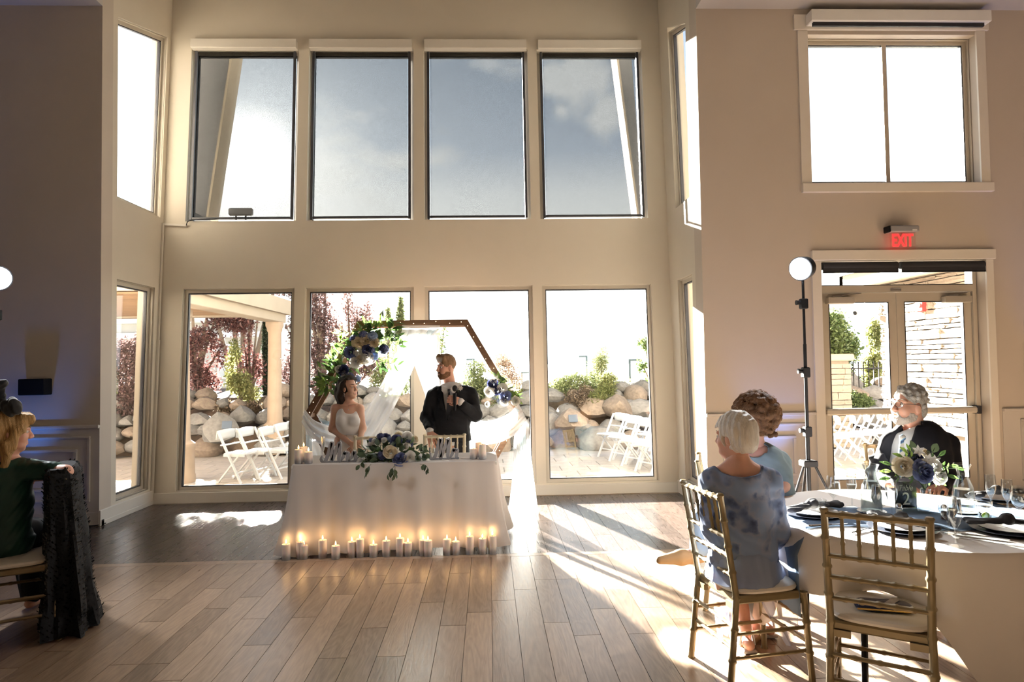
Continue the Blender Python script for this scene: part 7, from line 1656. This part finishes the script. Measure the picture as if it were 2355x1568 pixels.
# sequin jacket over the chair back
cj = cL+Vector((.215, .105, 0)); sj = empty('sequin_jacket', (cj.x, cj.y, .02), .45, 'black sequin jacket hanging over the chair back to the floor', 'jacket')
g = []
for j in range(30):
    t = j/29; z = 1.01-.995*t; ring = []; off = -.015+.055*t
    for i in range(40):
        a = 2*math.pi*i/40; r1 = .085+.04*t+.05*max(0, t-.6); r2 = .225+.02*t; k = 1+(.14*math.sin(a*6+t*2)+.09*math.sin(a*13+t*5)+.22*mnoise.noise(Vector((math.cos(a)*2, math.sin(a)*2, t*6))))*(.12+.9*t)
        top = min(1, .75+t*8)
        ca, sa = math.copysign(abs(math.cos(a))**.72, math.cos(a)), math.copysign(abs(math.sin(a))**.72, math.sin(a)); ring.append((off+r1*k*ca*top, r2*k*sa, z-.02))
    g.append(ring)
mbj = MB().sheet(g, True); mbj.add(g[0], [tuple(range(40))]); M_['sequin'] = mat('black_sequin', (.03, .035, .035), .25, .6, noise=.4, scale=60)
mbj.build('jacket_body', mat('black_mesh_fabric', (.004, .004, .005), .9, bump=.5, bscale=60), sj)
mb = MB(); rs = random.Random(3)
for k in range(2600):
    j = rs.randrange(29); i = rs.randrange(40); p = Vector(g[j][i]).lerp(Vector(g[j+1][(i+1) % 40]), rs.random()); n_ = Vector((p.x, p.y*.3, 0)).normalized(); x = n_.cross(Vector((rs.gauss(0, .3), rs.gauss(0, .3), 1))).normalized(); y = n_.cross(x); w = rs.uniform(.004, .007); h = rs.uniform(.008, .015); n2 = n_*rs.uniform(.004, .012)
    p = p+n_*.003; mb.add([p-x*w, p+x*w, p+x*w*.7-y*h+n2, p-x*w*.7-y*h+n2], [(0, 1, 2, 3)])
o = mb.build('sequins', M_['sequin'], sj, False); o['kind'] = 'stuff'
# ---------------------------------------------------------------- wall things
ps = atY(91, 889, YN); sc = empty('wall_sconce', (ps.x, YN, ps.z), 0, 'small black box sconce on the taupe wall', 'sconce'); MB().box((-.125, -.13, -.083), (.125, 0, .083), .006).build('shade', M_['black'], sc, False); MB().box((-.10, -.10, -.075), (.10, -.01, -.07)).build('diffuser', M_['white'], sc, False)
ps = atY(160, 1117, YN); ol = empty('wall_outlet', (ps.x, YN-.01, ps.z), 0, 'dark metal outlet plate low on the panelled wall', 'outlet'); MB().box((-.058, -.008, -.052), (.058, 0, .052), .003).build('plate', mat('bronze_plate', (.12, .10, .08), .4, .6), ol, False); MB().box((-.045, -.035, -.005), (-.015, -.006, .04), .004).build('plug', M_['white'], ol, False); MB().box((-.045, -.035, -.045), (-.015, -.006, -.012), .004).build('plug', M_['white'], ol, False)
A = [Vector((ol.location.x-.03, YN-.05, ps.z)), Vector((ol.location.x-.05, YN-.07, .25)), Vector((ol.location.x-.02, YN-.06, .05)), Vector((ol.location.x+.12, YN-.05, .012)), Vector((-4.2, YN-.04, .012)), Vector((-4.03, YN-.04, .014)), Vector((-3.975, YN+.05, .015))]
tag(MB().tube(curve_pts(A, 40), .005, 6).build('power_cable', M_['black'], None), 'black cable running from the outlet along the baseboard', 'cable')
tag(MB().tube(curve_pts([A[0]+Vector((.01, 0, 0)), A[0]+Vector((.02, -.03, -.25)), Vector((ol.location.x-.2, YN-.2, .015)), Vector((-4.62, 6.5, .03))], 24), .005, 6).build('power_cable', M_['black'], None), 'black cable running from the outlet to the blue uplight', 'cable')
# raceway, sensor box and wire at the first upper window
rw = empty('cable_raceway', (XL+.012, YF, 0), 0, 'cream cable raceway climbing the bay corner to the sensor box', 'raceway')
def rp(mb, nm, mt): o = mb.build(nm, mt, rw, False); o.matrix_parent_inverse = Matrix.Translation((-rw.location.x, -YF, 0)); return o
rp(MB().bar((XL+.014, fy(.16)-.03, .16), (XL+.014, fy(1.95)-.03, 1.95), .022, .035, up=(0, 1, 0)), 'lower_channel', M_['trim']); rp(MB().bar((XL+.012, fy(1.95)-.03, 1.95), (XL+.012, fy(3.40)-.03, 3.40), .016, .026, up=(0, 1, 0)), 'upper_channel', M_['trim']); rp(MB().bar((XL, fy(3.39)-.014, 3.39), (-3.72, fy(3.37)-.014, 3.37), .026, .02, up=(0, 1, 0)), 'cross_channel', M_['trim']); rp(MB().box((XL, YN+.0, .0), (XL+.03, YN+.03, .06)), 'end_cap', M_['black'])
sb = empty('sensor_box', (0, 0, 0), 0, 'small grey black sensor box on the sill of the first upper window', 'sensor'); sb.matrix_world = MF @ Matrix.Translation((-3.055, -.02, SU[0])); MB().box((-.145, -.03, .045), (.145, .012, .145), .015).build('case', mat('grey_case', (.09, .095, .10), .5), sb)
for x in (-.06, .06): MB().box((x-.008, -.012, -.008), (x+.008, .006, .05)).build('foot', M_['black'], sb, False)
tag(MB().tube(curve_pts([Vector((-3.72, fy(3.37)-.03, 3.37)), Vector((-3.68, fy(3.43)-.03, 3.43)), Vector((-3.5, fy(3.46)-.02, 3.452)), Vector((-3.15, fy(3.46)-.03, 3.45))], 16), .005, 6).build('sensor_wire', M_['black'], None), 'thin black wire from the raceway along the first upper sill', 'wire')
# exit sign
pe = atY(2062, 531, YN); ex = empty('exit_sign', (pe.x, YN, pe.z), 0, 'red edge-lit EXIT sign with grey housing over the doors', 'sign'); M_['hous'] = mat('grey_housing', (.36, .36, .38), .4, .3)
MB().box((-.155, -.13, -.035), (.165, -.03, .035), .01).build('housing', M_['hous'], ex); MB().box((-.165, -.13, -.036), (-.145, -.03, .034), .006).build('end_cap', M_['black'], ex, False); MB().box((-.10, -.06, .036), (.04, 0, .052), .003).build('mount', M_['black'], ex, False); MB().box((-.13, -.085, -.215), (.15, -.079, -.035)).build('acrylic_panel', glass_mat('acrylic', (1, .93, .93), .0, 1.0), ex, False); MB().box((.09, -.133, -.022), (.14, -.129, -.008)).build('badge', M_['white'], ex, False)
M_['exit'] = mat('exit_red', (.9, .02, .02), .4, emit=(1.0, .03, .03), es=2.6); text('EXIT', .19, (.005, -.089, -.125), (math.pi/2, 0, 0), M_['exit'], ex, sx=.60, ext=.002, off=.004)
p = atY(2285, 872, YN); sw_ = empty('wall_switch', (p.x, YN, p.z), 0, 'tiny white wall switch beside the exit doors', 'switch'); MB().box((-.018, -.012, -.04), (.018, 0, .04), .003).build('plate', M_['white'], sw_, False); MB().box((-.006, -.018, -.012), (.006, -.010, .012), .002).build('toggle', M_['hous'], sw_, False)
# ---------------------------------------------------------------- light stands and uplights
M_['led'] = mat('lit_led_panel', (1, 1, 1), .4, emit=(.92, .96, 1.0), es=90)
def light_stand(px, Y, zl, aim, label, energy, leglab):
    x = atY(px, 1000, Y).x; rt = empty('light_stand', (x, Y, 0), 0, leglab, 'light stand', 'video light stands')
    MB().cyl((0, 0, .06), (0, 0, 1.06), .016, n=10).build('lower_pole', M_['black'], rt); MB().cyl((0, 0, 1.0), (0, 0, 1.72), .013, n=10).build('middle_pole', M_['black'], rt); MB().cyl((0, 0, 1.7), (0, 0, zl-.06), .010, n=10).build('upper_pole', M_['black'], rt)
    for z in (1.04, 1.50, zl-.28):
        c = MB().box((-.026, -.024, z-.04), (.026, .024, z+.04), .006).build('collar', M_['black'], rt); k = MB().cyl((-.026, 0, z+.01), (-.06, 0, z+.01), .014, .02, 8).build('knob', M_['black'], c)
    MB().box((-.055, -.045, .77), (.055, .045, .82), .008).build('leg_bracket', M_['black'], rt)
    for a in (200, 330, 80):
        a = math.radians(a); MB().cyl((.04*math.cos(a), .04*math.sin(a), .795), (.40*math.cos(a), .40*math.sin(a), .012), .010, n=8).build('leg', M_['black'], rt); MB().cyl((.018*math.cos(a), .018*math.sin(a), .2), (.27*math.cos(a), .27*math.sin(a), .30), .006, n=6).build('brace', M_['black'], rt)
    ll = empty('video_light', (x, Y, zl), 0, label, 'lamp', 'lit video lights'); d = Vector(aim).normalized(); M3 = d.to_track_quat('Z', 'Y').to_matrix()
    MB().cyl((0, 0, -.07), (0, 0, -.02), .014, n=8).build('mount', M_['black'], ll)
    MB().cyl(-d*.05, d*.035, .085, .095, 20).build('lamp_housing', M_['black'], ll); MB().cyl(d*.036, d*.042, .085, .085, 20).build('led_face', M_['led'], ll)
    l = D.lights.new('video_light_beam', 'SPOT'); l.energy = energy; l.spot_size = math.radians(138); l.spot_blend = .5; l.shadow_soft_size = .09; l.color = (.95, .97, 1.0); lo = D.objects.new('video_light_beam', l); COL.objects.link(lo); lo.parent = ll; lo.location = d*.06; lo.rotation_mode = 'QUATERNION'; lo.rotation_quaternion = (-d).to_track_quat('Z', 'Y').to_matrix().to_quaternion() if False else d.to_track_quat('-Z', 'Y')
light_stand(1857, 5.0, 2.315, (-.78, -.58, -.22), 'bright white video light on the tripod stand by the exit doors', 230, 'tall black tripod stand carrying the video light by the exit doors')
light_stand(-12, 4.95, 2.30, (.66, -.68, -.30), 'bright white video light at the frame edge before the taupe wall', 340, 'black tripod stand carrying the video light before the taupe wall')
def uplight(x, y, aim, label, energy, col):
    rt = empty('uplight', (x, y, 0), 0, label, 'lamp', 'blue floor uplights'); d = Vector(aim).normalized()
    MB().cyl(Vector((0, 0, .10))-d*.07, Vector((0, 0, .10))+d*.07, .07, .078, 16).build('can', M_['black'], rt); MB().cyl(Vector((0, 0, .10))+d*.071, Vector((0, 0, .10))+d*.076, .066, .066, 16).build('lens', mat('blue_led_lens', (.2, .4, 1), .3, emit=col, es=12), rt); MB().box((-.09, -.012, 0), (.09, .012, .012)).build('yoke', M_['black'], rt, False)
    l = D.lights.new('uplight_beam', 'SPOT'); l.energy = energy; l.color = col; l.spot_size = math.radians(58); l.spot_blend = .8; l.shadow_soft_size = .05; lo = D.objects.new('uplight_beam', l); COL.objects.link(lo); lo.parent = rt; lo.location = Vector((0, 0, .10))+d*.09; lo.rotation_mode = 'QUATERNION'; lo.rotation_quaternion = d.to_track_quat('-Z', 'Y')
uplight(-4.68, 6.42, (0, .24, 1), 'blue floor uplight behind the woman in green', 45, (.06, .25, 1.0)); uplight(3.05, 6.55, (.0, .18, 1), 'blue floor uplight by the tripod stand', 70, (.12, .32, 1.0)); uplight(6.6, 6.4, (0, .12, 1), 'blue floor uplight past the exit doors', 160, (.06, .25, 1.0)); uplight(-6.4, 6.4, (0, .12, 1), 'blue floor uplight at the end of the taupe wall', 140, (.06, .25, 1.0))
